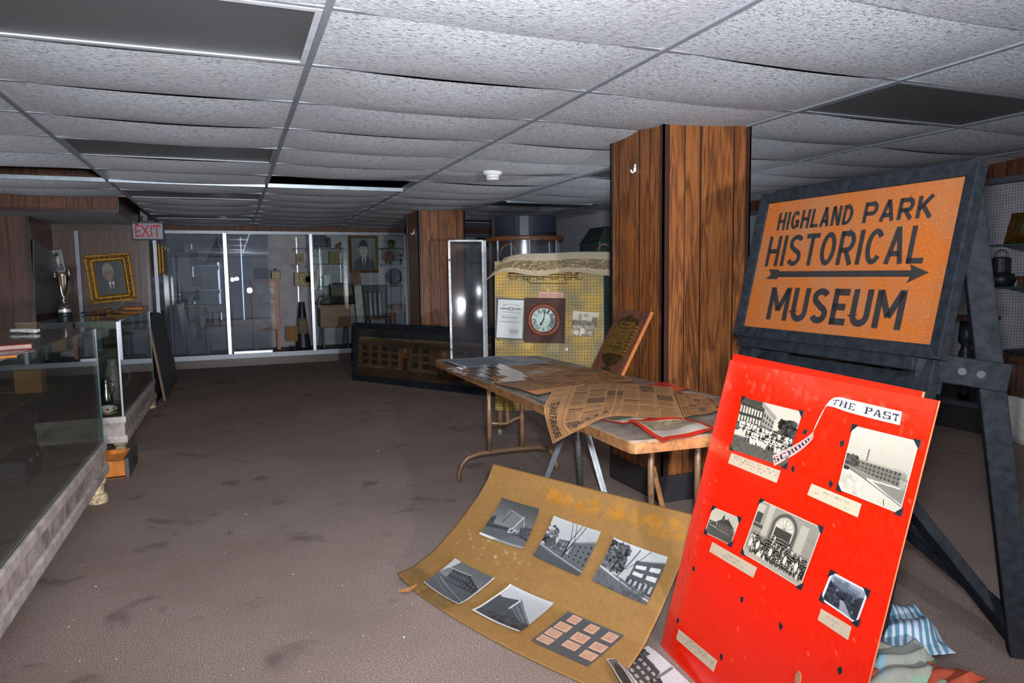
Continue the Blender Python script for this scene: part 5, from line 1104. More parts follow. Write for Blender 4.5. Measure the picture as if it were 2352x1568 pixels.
P = [onT(*p, .012) for p in ((1020, 840), (1240, 822), (1420, 872), (1290, 892), (1180, 888))]
mb = MB(); b4 = bil([onT(1016, 846, .010), onT(1150, 836, .010), onT(1235, 872, .010), onT(1120, 882, .010)])
mb.grid(lambda u, v: b4(u, v)+np.array([0, 0, .003+.0004*math.sin(11*u+3*v)*math.sin(7*v+2*u)+(.0022*math.sin(37*u+9*v)*math.sin(31*v-5*u) if u < .16 else .0003*math.sin(41*u))]), 40, 24)
solo('plastic_sheet', mb, glass('crinkled_plastic', (0.97, 0.97, 0.97), .006, (190, 190, 195), .012, .10), 'crinkled clear plastic sheet over the far left corner of the table', 'plastic sheet', smooth=True)
# the hanging newspaper
n3 = pic_news(300, 220, (172, 124, 78)); n3.rect(.0, .0, .19, 1, (184, 134, 86)); n3.rect(.03, .04, .035, .97, (70, 52, 42)); n3.rect(.16, .04, .165, .97, (70, 52, 42)); n3.border(.01, (196, 146, 96))
for k in range(7): n3.lines(.05, .1+k*.12, .14, .16+k*.12, 3, (70, 52, 42), .5)
rowsT = [[onT(1273, 889, .012), onT(1345, 884, .012), onT(1420, 880, .012), onT(1480, 884, .012), onT(1543, 889, .012)],
         [onT(1262, 910, .014), onT(1338, 905, .013), onT(1416, 901, .018), onT(1482, 904, .014), onT(1550, 911, .012)],
         [X(1250, 937, 1.212), onT(1330, 932, .022), onT(1412, 926, .022), onT(1486, 930, .014), onT(1560, 936, .013)],
         [X(1257, 976, 1.190), X(1318, 967, 1.196), onT(1404, 945, .022), onT(1488, 945, .013), onT(1566, 950, .012)],
         [X(1270, 1019, 1.178), X(1334, 985, 1.184), onT(1400, 957, .016), onT(1480, 958, .010), onT(1572, 962, .010)]]
G = np.array([[list(p) for p in r] for r in rowsT])
def cr(A_, t_):
    n = len(A_)-1; x = t_*n; i = min(n-1, int(x)); f = x-i
    p0, p1, p2, p3 = A_[max(0, i-1)], A_[i], A_[i+1], A_[min(n, i+2)]
    return .5*((2*p1)+(-p0+p2)*f+(2*p0-5*p1+4*p2-p3)*f*f+(-p0+3*p1-3*p2+p3)*f**3)
def newsfn(u, v): return cr(np.array([cr(G[r], u) for r in range(5)]), v)
news = sheet('newspaper', newsfn, n3, MT['pic'])
news = rebase(news, 'large brown newspaper sheet hanging over the front edge of the table', 'newspaper')
hd = []
def flat_text(text, bold=0.0):
    cu = bpy.data.curves.new('txt', 'FONT'); cu.body = text; cu.size = 1; cu.offset = bold
    o = bpy.data.objects.new('txt', cu); col.objects.link(o); dg = bpy.context.evaluated_depsgraph_get(); dg.update()
    me = bpy.data.meshes.new_from_object(o.evaluated_get(dg)); bpy.data.objects.remove(o)
    vs = np.array([v.co[:] for v in me.vertices]); fs = [tuple(p.vertices) for p in me.polygons]; bpy.data.meshes.remove(me)
    mn, mx = vs.min(0), vs.max(0); vs[:, :2] = (vs[:, :2]-mn[:2])/(mx[:2]-mn[:2]); return vs, fs
def print_on(name, text, fn, place, parent, bold=.01, eps=.0015):
    vs, fs = flat_text(text, bold)
    out = []
    for x, y, _ in vs:
        u, v = place(x, y); p = np.array(fn(u, v)); a = np.array(fn(min(1, u+.01), v))-np.array(fn(u-.01, v)); b = np.array(fn(u, min(1, v+.01)))-np.array(fn(u, v-.01)); n = np.cross(b, a); n /= np.linalg.norm(n)
        if n@(CO-p) < 0: n = -n
        out.append(tuple(p+n*eps))
    mb = MB(); mb.add(out, fs); return mb.build(name, MT['ink'], parent)
print_on('headline', 'TE-WAY FURNITURE', newsfn, lambda x, y: (.055+.065*y, .40+.54*x), news, .02)
for k, s_ in enumerate(('79', '69', '59', '169', '99')): print_on('price', s_, newsfn, lambda x, y, k=k: (.22+.055*k+.035*y, .84-.035*k+.055*x), news, .02)
n4 = pic_news(120, 80, (168, 118, 72), False)
tquad('newspaper', [(1548, 897), (1640, 917), (1668, 940), (1572, 963)], n4, 'second brown newspaper beside the red board on the table', 'newspaper', 'pic', .008, .004, 3)

# ================================================================== WOOD PLAQUE
BL, BR = Z(1357, 846, TZ+.002), Z(1427, 861, TZ+.002); TL, TR = X(1422, 710, 2.165), X(1496, 715, 2.165)
ex = (BR-BL).normalized(); M = frame(BL, BR, TL); W = ((BR-BL).length+(TR-TL).length)/2; H = (TL-BL).length
t = thing('award_plaque', 'wooden plaque with brass tablet and laurel leaning on the near column', 'plaque', M)
q2 = lambda x, y, z=0: bil([TL, TR, BR, BL])(x/W, 1-y/H)+np.array(M.to_3x3() @ Vector((0, 0, z)))
def pq(pts, z0, z1): return [tuple(q2(x*W, y*H, z0)) for x, y in pts], [tuple(q2(x*W, y*H, z1)) for x, y in pts]
MB().hull(*pq([(0, 0), (1, 0), (1, 1), (0, 1)], -.018, .0)).build('board', MT['plaque'], t, bevel=.003)
MB().hull(*pq([(.985, 0), (1.005, 0), (1.005, 1), (.985, 1)], -.018, .0005)).build('raw_edge', MT['plaque_e'], t)
sc_ = [(.30, .14), (.42, .10), (.5, .06), (.58, .10), (.72, .15), (.80, .24), (.74, .30), (.76, .72), (.84, .78), (.74, .86), (.58, .88), (.5, .93), (.42, .88), (.28, .86), (.18, .78), (.25, .72), (.25, .30), (.20, .22)]
MB().hull(*pq(sc_, .0, .008)).build('scroll_mount', MT['brass_d'], t, bevel=.002)
MB().hull(*pq([(.29, .28), (.72, .28), (.72, .80), (.29, .80)], .008, .013)).build('tablet', MT['brass'], t)
mb = MB()
for k in range(9):
    a = .26+.055*k; mb.hull(*pq([(.745, a), (.84, a+.020), (.85, a+.045), (.755, a+.058)], .004, .014))
mb.build('laurel_branch', MT['brass'], t); mb = MB()
for k in range(9):
    a = .26+.055*k; mb.hull(*pq([(.26, a), (.15, a+.020), (.15, a+.045), (.25, a+.058)], .004, .014))
mb.build('laurel_branch', MT['brass'], t)
mb = MB()
for k, wv in enumerate((.26, .30, .12, .10, .22, .28, .34)):
    y = .74-.06*k; mb.hull(*pq([(.505-wv/2, y), (.505+wv/2, y), (.505+wv/2, y+.018), (.505-wv/2, y+.018)], .013, .0136))
mb.build('engraved_lines', MT['brass_d'], t); MB().hull(*pq([(.34, .015), (.64, .02), (.64, .065), (.34, .06)], 0, .003)).build('name_plate', MT['brass_d'], t)

# ================================================================== YELLOW PEGBOARD PANEL
BL = Y(1138, 942, 5.25); TL = Y(1147, 600, 5.34); TR = Y(1396, 588, 4.94); BR = BL+(TR-TL); BR.z = BL.z
M = frame(BL, BR, TL); W = (BR-BL).length; H = (TL-BL).length
yp = thing('pegboard_panel', 'yellow pegboard display panel standing behind the folding table', 'display panel', Matrix.Translation((0, 0, -BL.z)) @ M)
WM[yp.name] = Matrix.Translation((0, 0, -BL.z)) @ M
MB(M).box((0, 0, -.012), (W, H, 0)).build('pegboard', MT['pegy'], yp)
MB(M).box((-.004, 0, -.04), (.012, H, -.012)).box((W-.012, 0, -.04), (W+.006, H, -.012)).build('side_frame', MT['black'], yp)
for x in (.03, W-.03):
    MB().beam(T(M, x, -.0, -.03), Vector((T(M, x, 0, -.03).x, T(M, x, 0, -.03).y, .03)), .03, .03, (0, 1, 0)).build('leg', MT['legbrown'], yp)
    b_ = T(M, x, 0, -.03); MB().lathe([(.028, 0), (.03, .02), (.028, .045)], (b_.x, b_.y, 0), 14).build('caster', MT['steel'], yp)
    MB().beam((b_.x-.02, b_.y+.0, .05), (b_.x+.16, b_.y+.22, .05), .03, .03).build('foot', MT['legbrown'], yp)
nY = M.to_3x3() @ Vector((0, 0, 1)); oY = M.translation
def onYp(px, py, off=.002): return onplane(px, py, oY, nY, off)
for px in (1168, 1388):
    c = onYp(px, 580, -.015); I = M.to_3x3(); ex = I @ Vector((1, 0, 0)); ey = I @ Vector((0, 1, 0))
    MB().grid(lambda u, v: c+ex*(.065*math.cos(math.pi*u))+ey*(-.03+.095*math.sin(math.pi*u))+nY*(.03*(v-.5)), 16, 2).build('leather_handle', MT['leather'], yp, smooth=True, solid=.005)
# things hung on it
Mi = M.inverted()
def lo(px, py): v = Mi @ onYp(px, py, 0); return v.x, v.y
def hung(name, c4, label, cat, depth0=.004):
    q = [onYp(*p, depth0) for p in c4]; Mh = frame(q[3], q[2], q[0]); return thing(name, label, cat, Mh), Mh, (q[2]-q[3]).length, (q[0]-q[3]).length
t, Mh, w_, h_ = hung('framed_certificate', [(1146, 684), (1209, 684), (1203, 781), (1137, 778)], 'black framed certificate left of the wall clock', 'certificate', .012)
MB(Mh).ring(0, 0, w_, h_, .012, -.008, .016).build('frame', MT['black'], t)
cv = Cv(110, 150, (202, 204, 200)); ink = (60, 62, 66); cv.ell(.5, .24, .12, .05, (110, 112, 114)); cv.ell(.5, .24, .06, .035, (170, 172, 170))
for k in range(22): a = math.pi*(k/21); cv.ell(.5+.28*math.cos(a), .17-.045*math.sin(a), .012, .008, ink)
for s in (-1, 1): 
    for k in range(10): cv.ell(.5+s*(.14+.026*k), .24+.012*math.sin(k*1.7), .018, .018, (90, 92, 96))
cv.rect(.16, .315, .84, .345, (140, 142, 142)); cv.rect(.18, .32, .82, .34, (202, 204, 200)); cv.lines(.3, .322, .72, .338, 1, ink, .8)
cv.lines(.14, .40, .6, .43, 1, ink, .8); cv.lines(.16, .45, .86, .50, 2, ink, .8); cv.lines(.36, .52, .66, .535, 1, ink, .8); cv.lines(.12, .56, .92, .60, 2, ink, .7); cv.lines(.5, .76, .9, .90, 5, ink, .8); cv.speck(2)
sheet('document', bil([T(Mh, .01, h_-.01, .003), T(Mh, w_-.01, h_-.01, .003), T(Mh, w_-.01, .01, .003), T(Mh, .01, .01, .003)]), cv, MT['pic'], t)
t, Mh, w_, h_ = hung('wall_clock', [(1211, 685), (1303, 685), (1297, 788), (1205, 786)], 'square dark wood clock with round white dial on the yellow panel', 'clock', .002)
dp = .07
MB(Mh).box((0, 0, 0), (w_, h_, dp)).build('case', MT['clockwood'], t, bevel=.004)
cx_, cy_ = w_*.47, h_*.51; R_ = w_*.40
MB(Mh).lathe([(R_, dp), (R_, dp+.012), (R_*.94, dp+.024), (R_*.80, dp+.022), (R_*.745, dp+.008), (R_*.745, dp)], (cx_, cy_, 0), 56).build('bezel', MT['bezel'], t, smooth=True)
dl = MB(Mh).lathe([(R_*.74, dp+.0), (R_*.74, dp+.009)], (cx_, cy_, 0), 56).build('dial', MT['dial'], t)
RN = ['XII', 'I', 'II', 'III', 'IIII', 'V', 'VI', 'VII', 'VIII', 'IX', 'X', 'XI']
for k, s_ in enumerate(RN):
    a = math.pi/2-k*math.pi/6; Mr = Mh @ Matrix.Translation((cx_+R_*.57*math.cos(a), cy_+R_*.57*math.sin(a), dp+.0092)) @ Matrix.Rotation(a-math.pi/2, 4, 'Z')
    ww = .010*len(s_)+.004
    lettering('numeral', s_, Mr, -ww/2, -.018, ww, .036, MT['ink'], dl, bold=.02, depth=.0006, smallz=.0006)
MB(Mh).ring(0, 0, 0, 0, 0, 0, 0)
for nm, a, L_, wd in (('hour_hand', -118, .40, .010), ('minute_hand', 80, .60, .007)):
    a = math.radians(a); c0 = Vector((cx_, cy_, dp+.012)); d_ = Vector((math.cos(a), math.sin(a), 0))
    MB(Mh).beam(c0-d_*.012, c0+d_*R_*L_, wd, .002).lathe([(wd*1.1, dp+.011), (wd*1.1, dp+.0135)], c0+d_*R_*L_*.72-Vector((0, 0, dp+.012)), 12).build(nm, MT['ink'], t)
MB(Mh).lathe([(.006, dp+.01), (.006, dp+.017)], (cx_, cy_, 0), 12).build('centre_cap', MT['ink'], t)
MB(Mh).lathe([(R_*.75, dp+.018), (R_*.75, dp+.0195)], (cx_, cy_, 0), 48).build('glass', MT['glass'], t)
for px in (1228, 1258):
    a = onYp(px, 787, .0); MB().tube([a-nY*.0, a+nY*.06+Vector((0, 0, -.012)), a+nY*.085+Vector((0, 0, .004))], .003, 6).build('peg_hook', MT['steel'], yp)
for px in (1146, 1175):
    a = onYp(px, 779, .0); MB().tube([a, a+nY*.03+Vector((0, 0, -.012)), a+nY*.045+Vector((0, 0, .004))], .003, 6).build('peg_hook', MT['steel'], yp)
# photo, caption, tag, knob
q = [onYp(*p, .006) for p in ((1316, 714), (1377, 718), (1364, 775), (1313, 770))]
cv = Cv(90, 84, sp(196)); cv.vgrad(0, .4, (214, 204, 182), (196, 184, 160)); cv.rect(.24, .1, .36, .36, (150, 138, 112)); cv.rect(.42, .08, .6, .22, (160, 148, 120)); cv.rect(.78, .2, .98, .42, (110, 100, 80)); cv.rect(0, .36, 1, 1, (136, 118, 90)); cv.blob(0, .36, 1, .62, (96, 82, 60), 40, .028, .9, 150); cv.blob(0, .55, 1, .95, (170, 156, 130), 60, .05, .8, 70); cv.ell(.45, .78, .1, .12, (226, 220, 204)); cv.ell(.2, .86, .12, .1, (206, 196, 172)); cv.speck(7)
o = sheet('old_photograph', bil(q, .012, nY), cv, MT['pic']); rebase(o, 'sepia classroom photograph pinned right of the clock', 'photo')
q = [onYp(*p, .003) for p in ((1239, 671), (1294, 671), (1293, 684), (1238, 684))]
cv = Cv(80, 22, (206, 152, 132)); cv.lines(.4, .06, .62, .2, 1, (120, 60, 60), .8); cv.lines(.04, .32, .96, .96, 3, (110, 50, 56), .9)
o = sheet('caption_card', bil(q), cv, MT['pic']); rebase(o, 'pink typed caption card above the clock', 'card')
a, b = onYp(1252, 664, .0), onYp(1265, 669, .0)
Mh = frame(onYp(1252, 669, .001), onYp(1265, 669, .001), onYp(1252, 663, .001)); t = thing('brass_tag', 'tiny brass number tag above the pink caption card', 'tag', Mh); w_ = (onYp(1265, 669, 0)-onYp(1252, 669, 0)).length; MB(Mh).box((0, 0, 0), (w_, w_*.45, .003)).build('plate', MT['brass_d'], t); MB(Mh).box((w_*.45, w_*.08, .003), (w_*.55, w_*.36, .0036)).build('numeral', MT['brass'], t)
a = onYp(1300, 801, .0); MB(Matrix.Translation(a) @ M.to_3x3().to_4x4()).lathe([(.006, 0), (.008, .008), (.016, .014), (.017, .022), (.008, .028)], (0, 0, 0), 18).build('white_knob', MT['cream'], yp, smooth=True)
# wire rack
mb = MB()
for k in range(6):
    x = 1171+k*31.5
    if k > 4: x = 1322
    p = [onYp(x+dx, py, .06) for dx, py in ((0, 627), (16, 626), (16, 640), (0, 641))]; mb.tube(p, .0035, 6, True)
a, b = onYp(1165, 628, .06), onYp(1330, 632, .06); mb.tube([a, b], .003, 6); mb.tube([onYp(1165, 634, .05), onYp(1330, 637, .05)], .003, 6); mb.tube([onYp(1210, 640, .05), onYp(1218, 650, .03), onYp(1303, 651, .03), onYp(1300, 641, .05)], .003, 6)
mb.tube([onYp(1171, 628, .06), onYp(1171, 622, .0)], .003, 6); mb.tube([onYp(1325, 630, .06), onYp(1325, 622, .0)], .003, 6)
solo('wire_rack', mb, MT['wire'], 'rusty wire rack hooked on the panel under the panorama photograph', 'wire rack')
# panorama photograph
top = [(1196, 590, .03), (1188, 582, .01), (1260, 581, .008), (1330, 578, .008), (1402, 578, .008)]
top = [(1158, 592, .02), (1196, 583, .012), (1262, 581, .010), (1332, 578, .010), (1401, 578, .010)]
bot = [(1106, 653, .17), (1152, 624, .12), (1235, 633, .09), (1305, 624, .085), (1401, 633, .10)]
mid = [(1135, 622, .11), (1172, 606, .075), (1250, 608, .06), (1320, 602, .055), (1401, 606, .06)]
GP = np.array([[list(onYp(x, y, o_)) for x, y, o_ in r] for r in (top, mid, bot)])
panof = lambda u, v: cr(np.array([cr(GP[r], u) for r in range(3)]), v)
cv = Cv(230, 54, (182, 166, 136)); cv.vgrad(0, .38, (176, 166, 148), (188, 172, 142)); cv.rect(0, .36, 1, .74, (126, 108, 78)); cv.blob(0, .36, 1, .76, (150, 132, 100), 60, .012, .8, 900); cv.rect(.0, .74, 1, 1, (186, 168, 138)); cv.blob(.1, .7, 1, .82, (196, 180, 150), 30, .012, .8, 200); cv.line(.32, 0, .29, .6, .006, (200, 190, 170)); cv.line(.43, 0, .40, 1, .004, (206, 196, 176)); cv.rect(0, 0, .11, 1, (128, 118, 102), .5); cv.speck(7)
o = sheet('panorama_photograph', panof, cv, MT['pic'], None, .0015); rebase(o, 'long sepia panorama photograph of a crowd draped over the yellow panel', 'photo')

# ================================================================== RED PHOTO BOARD
RS = 2.0/1.9
def S_(p): return Vector((p[0]*RS, p[1]*RS, CH+(p[2]-CH)*RS))
TL, TR, BR, BL = [S_(p) for p in ((1.494, 1.809, 1.002), (1.415, 1.034, 1.000), (1.181, 1.088, .085), (1.260, 1.863, .088))]
M = frame(BL, BR, TL); W = (BR-BL).length+.012; H = (TL-BL).length
ext = BL.z/(M.to_3x3() @ Vector((0, 1, 0))).z
rb = thing('photo_board', 'bright red board of mounted school photographs leaning in the foreground', 'display board', Matrix.Translation(M.to_3x3() @ Vector((0, -ext, 0))) @ M)
nR = M.to_3x3() @ Vector((0, 0, 1)); oR = M.translation
def onR(px, py, off=.001): return onplane(px, py, oR, nR, off)
MB(M).box((0, -ext, -.006), (W, H, 0)).build('board', MT['red'], rb)
cv = Cv(120, 150, (250, 32, 6))
fx = np.clip(np.minimum((cv.xx-.02)/.10, (cv.yy+.02)/.12), 0, 1); fx = np.clip(fx+.25*np.sin(9*cv.xx+5*cv.yy)*np.exp(-((fx-.5)/.4)**2), 0, 1)[:, :, None]
cv.a = cv.a*fx+np.array((226, 60, 44))/255*(1-fx); cv.blob(0, 0, 1, .1, (236, 90, 72), 16, .012, .4, 40); cv.blob(0, 0, .1, 1, (150, 40, 30), 20, .006, .35, 40); cv.blob(0, 0, 1, 1, (252, 120, 96), 20, .003, .6, 60); cv.line(.0, .30, .3, .26, .003, (240, 90, 70)); cv.speck(3)
sheet('face_paper', bil([T(M, .001, H-.001, .0006), T(M, W-.002, H-.001, .0006), T(M, W-.002, -ext+.001, .0006), T(M, .001, -ext+.001, .0006)]), cv, MT['picgloss'], rb)
MB(M).box((W-.001, -ext, -.0042), (W+.0010, H, -.0012)).build('tan_edge', MT['card_edge'], rb)
q = [T(M, x, y, .0012) for x, y in ((W*.50, H-.002), (W*.998, H-.002), (W*.998, H-.032), (W*.54, H-.028))]
cv = Cv(90, 16, (214, 44, 18)); cv.blob(0, 0, 1, 1, (176, 40, 22), 30, .02, .5, 160); sheet('rough_strip', bil(q), cv, MT['pic'], rb)
def rphoto(kind, c4, corners=True):
    q = [onR(*p, .0022) for p in c4]
    o = sheet('photo', bil(q, .003, nR), pic_red(kind), MT['picgloss'], rb)
    for i in range(4):
        a, b, c = q[i], q[(i+1) % 4], q[i-1]; s = .022
        mb = MB(); d1, d2 = (b-a).normalized(), (c-a).normalized(); z = nR*.0035; a2 = a-(d1+d2)*.004
        mb.hull([a2+z*.1, a2+d1*s+z*.1, a2+d2*s+z*.1], [a2+z, a2+d1*s+z, a2+d2*s+z]); mb.build('photo_corner', MT['black'], o)
def rcap(c4, lines):
    sheet('caption', bil([onR(*p, .0018) for p in c4]), caption(lines), MT['pic'], rb)
rphoto('class', [(1707, 912), (1845, 946), (1806, 1074), (1679, 1031)])
rphoto('factory', [(1961, 977), (2113, 1014), (2069, 1181), (1925, 1123)])
rphoto('cupola', [(1639, 1164), (1702, 1190), (1680, 1253), (1620, 1223)])
rphoto('doorway', [(1749, 1147), (1890, 1212), (1840, 1351), (1705, 1269)])
rphoto('path', [(1911, 1312), (1997, 1358), (1970, 1435), (1886, 1376)])
rcap([(1680, 1040), (1793, 1081), (1784, 1109), (1672, 1063)], [(.08, .14, 'BAREFOOT GRADUATES. THIS PICTURE WAS GIVEN'), (.08, .38, 'TO THE GRADUATING 7A CLASS ON JAN. 1923 AT'), (.08, .62, 'THE GEORGE W. FERRIS SCHOOL')])
rcap([(1864, 1110), (1979, 1157), (1970, 1188), (1854, 1136)], [(.28, .24, 'GEORGE W. FERRIS SCHOOL'), (.1, .5, '1932'), (.74, .62, '1939')])
rcap([(1636, 1244), (1739, 1303), (1730, 1327), (1629, 1266)], [(.36, .3, 'STEVENS SCHOOL'), (.28, .6, 'LOCATED ON SECOND AVE')])
rcap([(1886, 1397), (1956, 1439), (1948, 1470), (1878, 1423)], [(.22, .26, 'HENRY FORD SCHOOL'), (.42, .6, '1925')])
rcap([(1559, 1444), (1648, 1517), (1639, 1543), (1553, 1467)], [(.3, .14, 'FIRST THOMSON SCHOOL'), (.06, .38, 'THE OLD LADY PICTURE TAKEN ABOUT 1900'), (.2, .62, 'ROOM BY GLENDALE')])
for px, py in ((1850, 992), (1935, 1018), (1822, 1077), (1909, 1111), (1594, 1306), (1558, 1425), (1657, 1508), (1705, 1376), (1794, 1438), (1930, 1539)):
    c = onR(px, py, .001); ex = M.to_3x3() @ Vector((1, 0, 0)); ey = M.to_3x3() @ Vector((0, 1, 0)); r_ = .0095
    a_ = rnd.uniform(0, 6.28); pts = [c+ex*(r_*k1*math.cos(a_+a))+ey*(r_*k1*math.sin(a_+a)) for a, k1 in ((0, 1.2), (1.5, .8), (2.9, 1.1), (4.5, .9))]
    MB().hull(pts, [p+nR*.002 for p in pts]).build('photo_corner', MT['black'], rb)
c = onR(1833, 1557, .001); MB().hull([c+ex*.012*math.cos(a)+ey*.02*math.sin(a) for a in np.linspace(0, 5.6, 7)], [c+ex*.010*math.cos(a)+ey*.018*math.sin(a)+nR*.001 for a in np.linspace(0, 5.6, 7)]).build('torn_patch', MT['card_edge'], rb)
# lettered paper strip, partly peeled off
def stencil(w_, h_, text, bg=(214, 196, 176), ink=(40, 38, 60)):
    cv = Cv(w_, h_, bg); n = len(text); x = .03; cw = .94/n
    seg = {'T': [(0, 0, 1, .2), (.38, .1, .62, .42), (.38, .5, .62, 1), (.25, .88, .75, 1), (0, 0, .14, .32), (.86, 0, 1, .32)], 'H': [(0, 0, .38, .14), (0, .86, .38, 1), (.62, 0, 1, .14), (.62, .86, 1, 1), (.08, 0, .32, 1), (.68, 0, .92, 1), (.36, .42, .64, .58)],
           'E': [(.06, 0, .32, 1), (0, 0, .3, .13), (0, .87, .3, 1), (.38, 0, .95, .14), (.38, .86, .98, 1), (.38, .43, .72, .57), (.84, 0, .95, .3), (.86, .7, .98, 1)], 'P': [(.06, 0, .32, 1), (0, .87, .42, 1), (0, 0, .3, .13), (.4, 0, .8, .14), (.7, .06, .96, .5), (.4, .44, .8, .58)],
           'A': 'A', 'S': [(.1, .0, .46, .14), (.54, 0, .9, .14), (.02, .06, .28, .5), (.14, .42, .46, .58), (.54, .42, .86, .58), (.72, .5, .98, .94), (.1, .86, .46, 1), (.54, .86, .9, 1), (.84, 0, .95, .28), (.04, .72, .16, 1)],
           'C': [(.04, .1, .32, .9), (.14, 0, .46, .14), (.54, 0, .88, .14), (.14, .86, .46, 1), (.54, .86, .88, 1), (.8, .0, .94, .34), (.8, .7, .94, .96)], 'O': [(.03, .1, .32, .9), (.68, .1, .97, .9), (.14, 0, .46, .13), (.54, 0, .86, .13), (.14, .87, .46, 1), (.54, .87, .86, 1)], 'L': [(.1, 0, .36, 1), (0, 0, .46, .13), (0, .87, .42, 1), (.5, .86, .98, 1), (.84, .64, .98, 1)]}
    for ch in text:
        s = seg.get(ch); f = lambda a, b: (x+cw*.06+a*cw*.86, .24+b*.54)
        if s == 'A':
            for P_ in ([(.0, 1), (.40, 0), (.56, 0), (.20, 1)], [(.46, 0), (.66, 0), (1, 1), (.72, 1)]): cv.poly([f(*p) for p in P_], ink)
            for r_ in ((.34, .60, .66, .74), (0, .88, .3, 1), (.64, .88, 1, 1)): cv.rect(*f(r_[0], r_[1]), *f(r_[2], r_[3]), ink)
        elif s:
            for r_ in s: cv.rect(*f(r_[0], r_[1]), *f(r_[2], r_[3]), ink)
        x += cw
    return cv
# centre line and width points across the strip (top edge, bottom edge, lift)
strip = [((2071, 945), (2066, 976), .002), ((2010, 931), (2003, 961), .003), ((1955, 918), (1948, 946), .008), ((1925, 912), (1912, 934), .022), ((1905, 921), (1896, 935), .030), ((1886, 955), (1880, 962), .028), ((1872, 982), (1868, 990), .022), ((1858, 1000), (1864, 1010), .014), ((1820, 1024), (1830, 1040), .006), ((1774, 1046), (1778, 1070), .004)]
E0 = np.array([list(onR(*a, o_)) for a, b, o_ in strip])[::-1]; E1 = np.array([list(onR(*b, o_)) for a, b, o_ in strip])[::-1]
cv = Cv(420, 40, (214, 196, 176)); s1 = stencil(128, 40, 'SCHOOL', (206, 170, 160)); s2 = stencil(196, 40, 'THE PAST'); cv.a[:, 0:128] = s1.a; cv.a[:, 224:420] = s2.a; cv.a[:, 128:224] = np.array((216, 170, 160))/255
_d = np.array([np.hypot(*(proj((E0[k]+E1[k])/2)-proj((E0[k+1]+E1[k+1])/2))) for k in range(len(E0)-1)]); _s = np.r_[0, np.cumsum(_d)]/_d.sum()
al = lambda u: float(np.interp(u, _s, np.linspace(0, 1, len(_s))))
sheet('lettered_strip', lambda u, v: cr(E0, al(u))*(1-v)+cr(E1, al(u))*v, cv, MT['pic'], rb, .0008)
# the second red board behind
M2 = Matrix.Translation(-nR*.016) @ M @ Matrix.Translation((W, H, 0)) @ Matrix.Rotation(math.radians(-.7), 4, 'Z') @ Matrix.Translation((-W-.062, -H+.014, 0))
r2 = thing('photo_board', 'second red board showing behind the top right corner of the photo board', 'display board', M2)
WM[r2.name] = M2; MB(M2).box((.05, -ext*.4, -.006), (W, H, 0)).build('board', MT['red'], r2); MB(M2).box((W-.001, -ext*.4, -.0064), (W+.0012, H, -.0002)).build('tan_edge', MT['card_edge'], r2)

# ================================================================== TAN PHOTO BOARD (curled card on the floor)
LA, LBv = Vector((.594, 2.862, 0)), Vector((1.010, 1.772, 0)); L1 = (Vector((1.164, 3.206, 0))-LA); R1 = (Vector((1.581, 2.13, 0))-LBv)
prof = np.array([(0, .004), (.15, .018), (.36, .050), (.54, .108), (.708, .172), (.832, .226), (.936, .286), (1.0, .352)])
pd = np.r_[0, np.cumsum(np.hypot(np.diff(prof[:, 0]*.667), np.diff(prof[:, 1])))]; pd /= pd[-1]
bow = lambda u: -.045*4*u*(1-u)
def tanf(u, v):
    s = 1-v; r_ = np.interp(s, pd, prof[:, 0]); z = np.interp(s, pd, prof[:, 1])
    rs_ = r_; 
    p = LA.lerp(LBv, u)+L1.lerp(R1, u)*r_
    q_ = Vector((.94, .36, 0))*(bow(u)*(1-r_))
    z2 = z*(1+.06*u*s)+.018*math.exp(-((u/.10)**2+((1-v-.0)/.08)**2))+.004
    return np.array((p.x+q_.x, p.y+q_.y, z2))
cv = Cv(150, 110, (158, 117, 66)); cv.blob(0, 0, 1, 1, (152, 112, 62), 8, .12, .25, 80)
for x0, x1 in ((.36, .62), (.66, .98)): cv.blob(x0, .05, x1, .13, (186, 124, 40), 12, .022, .4, 34)
cv.blob(.08, .45, .5, .66, (206, 200, 186), 20, .006, .5, 26); cv.rect(0, .0, 1, .012, (120, 90, 50)); cv.blob(0, .86, .3, 1, (120, 92, 52), 10, .04, .3, 40); cv.speck(3)
tb = sheet('tan_photo_board', tanf, cv, MT['tan'], None, .003)
tb = rebase(tb, 'curled tan card board with six black and white photos on the carpet', 'display board'); 
def tan_uv(px, py):
    u, v = .5, .5
    for _ in range(40):
        p0 = proj(tanf(u, v)); e = np.array((px, py))-p0
        ju = (proj(tanf(u+.01, v))-p0)/.01; jv = (proj(tanf(u, v+.01))-p0)/.01
        d_ = np.linalg.solve(np.c_[ju, jv]+1e-9*np.eye(2), e); d_ = np.clip(d_, -.15, .15); u += d_[0]; v += d_[1]; u = min(1.1, max(-.1, u)); v = min(1.1, max(-.1, v))
    return u, v
def tanN(u, v):
    a = tanf(u+.01, v)-tanf(u-.01, v); b = tanf(u, v+.01)-tanf(u, v-.01); n = np.cross(b, a); n = n/np.linalg.norm(n)
    return n if n[2] > 0 else -n
def tan_sheet(name, c4, cv, mat='picgloss', lift=.003, curl=.008, parent=None):
    q = [np.array(tan_uv(*p)) for p in c4]
    def f(U, V):
        uv = (1-V)*((1-U)*q[0]+U*q[1])+V*((1-U)*q[3]+U*q[2]); return tanf(*uv)+tanN(*uv)*(lift+curl*((2*U-1)**2*.5+(2*V-1)**4*.5))
    return sheet(name, f, cv, MT[mat], parent or tb), f
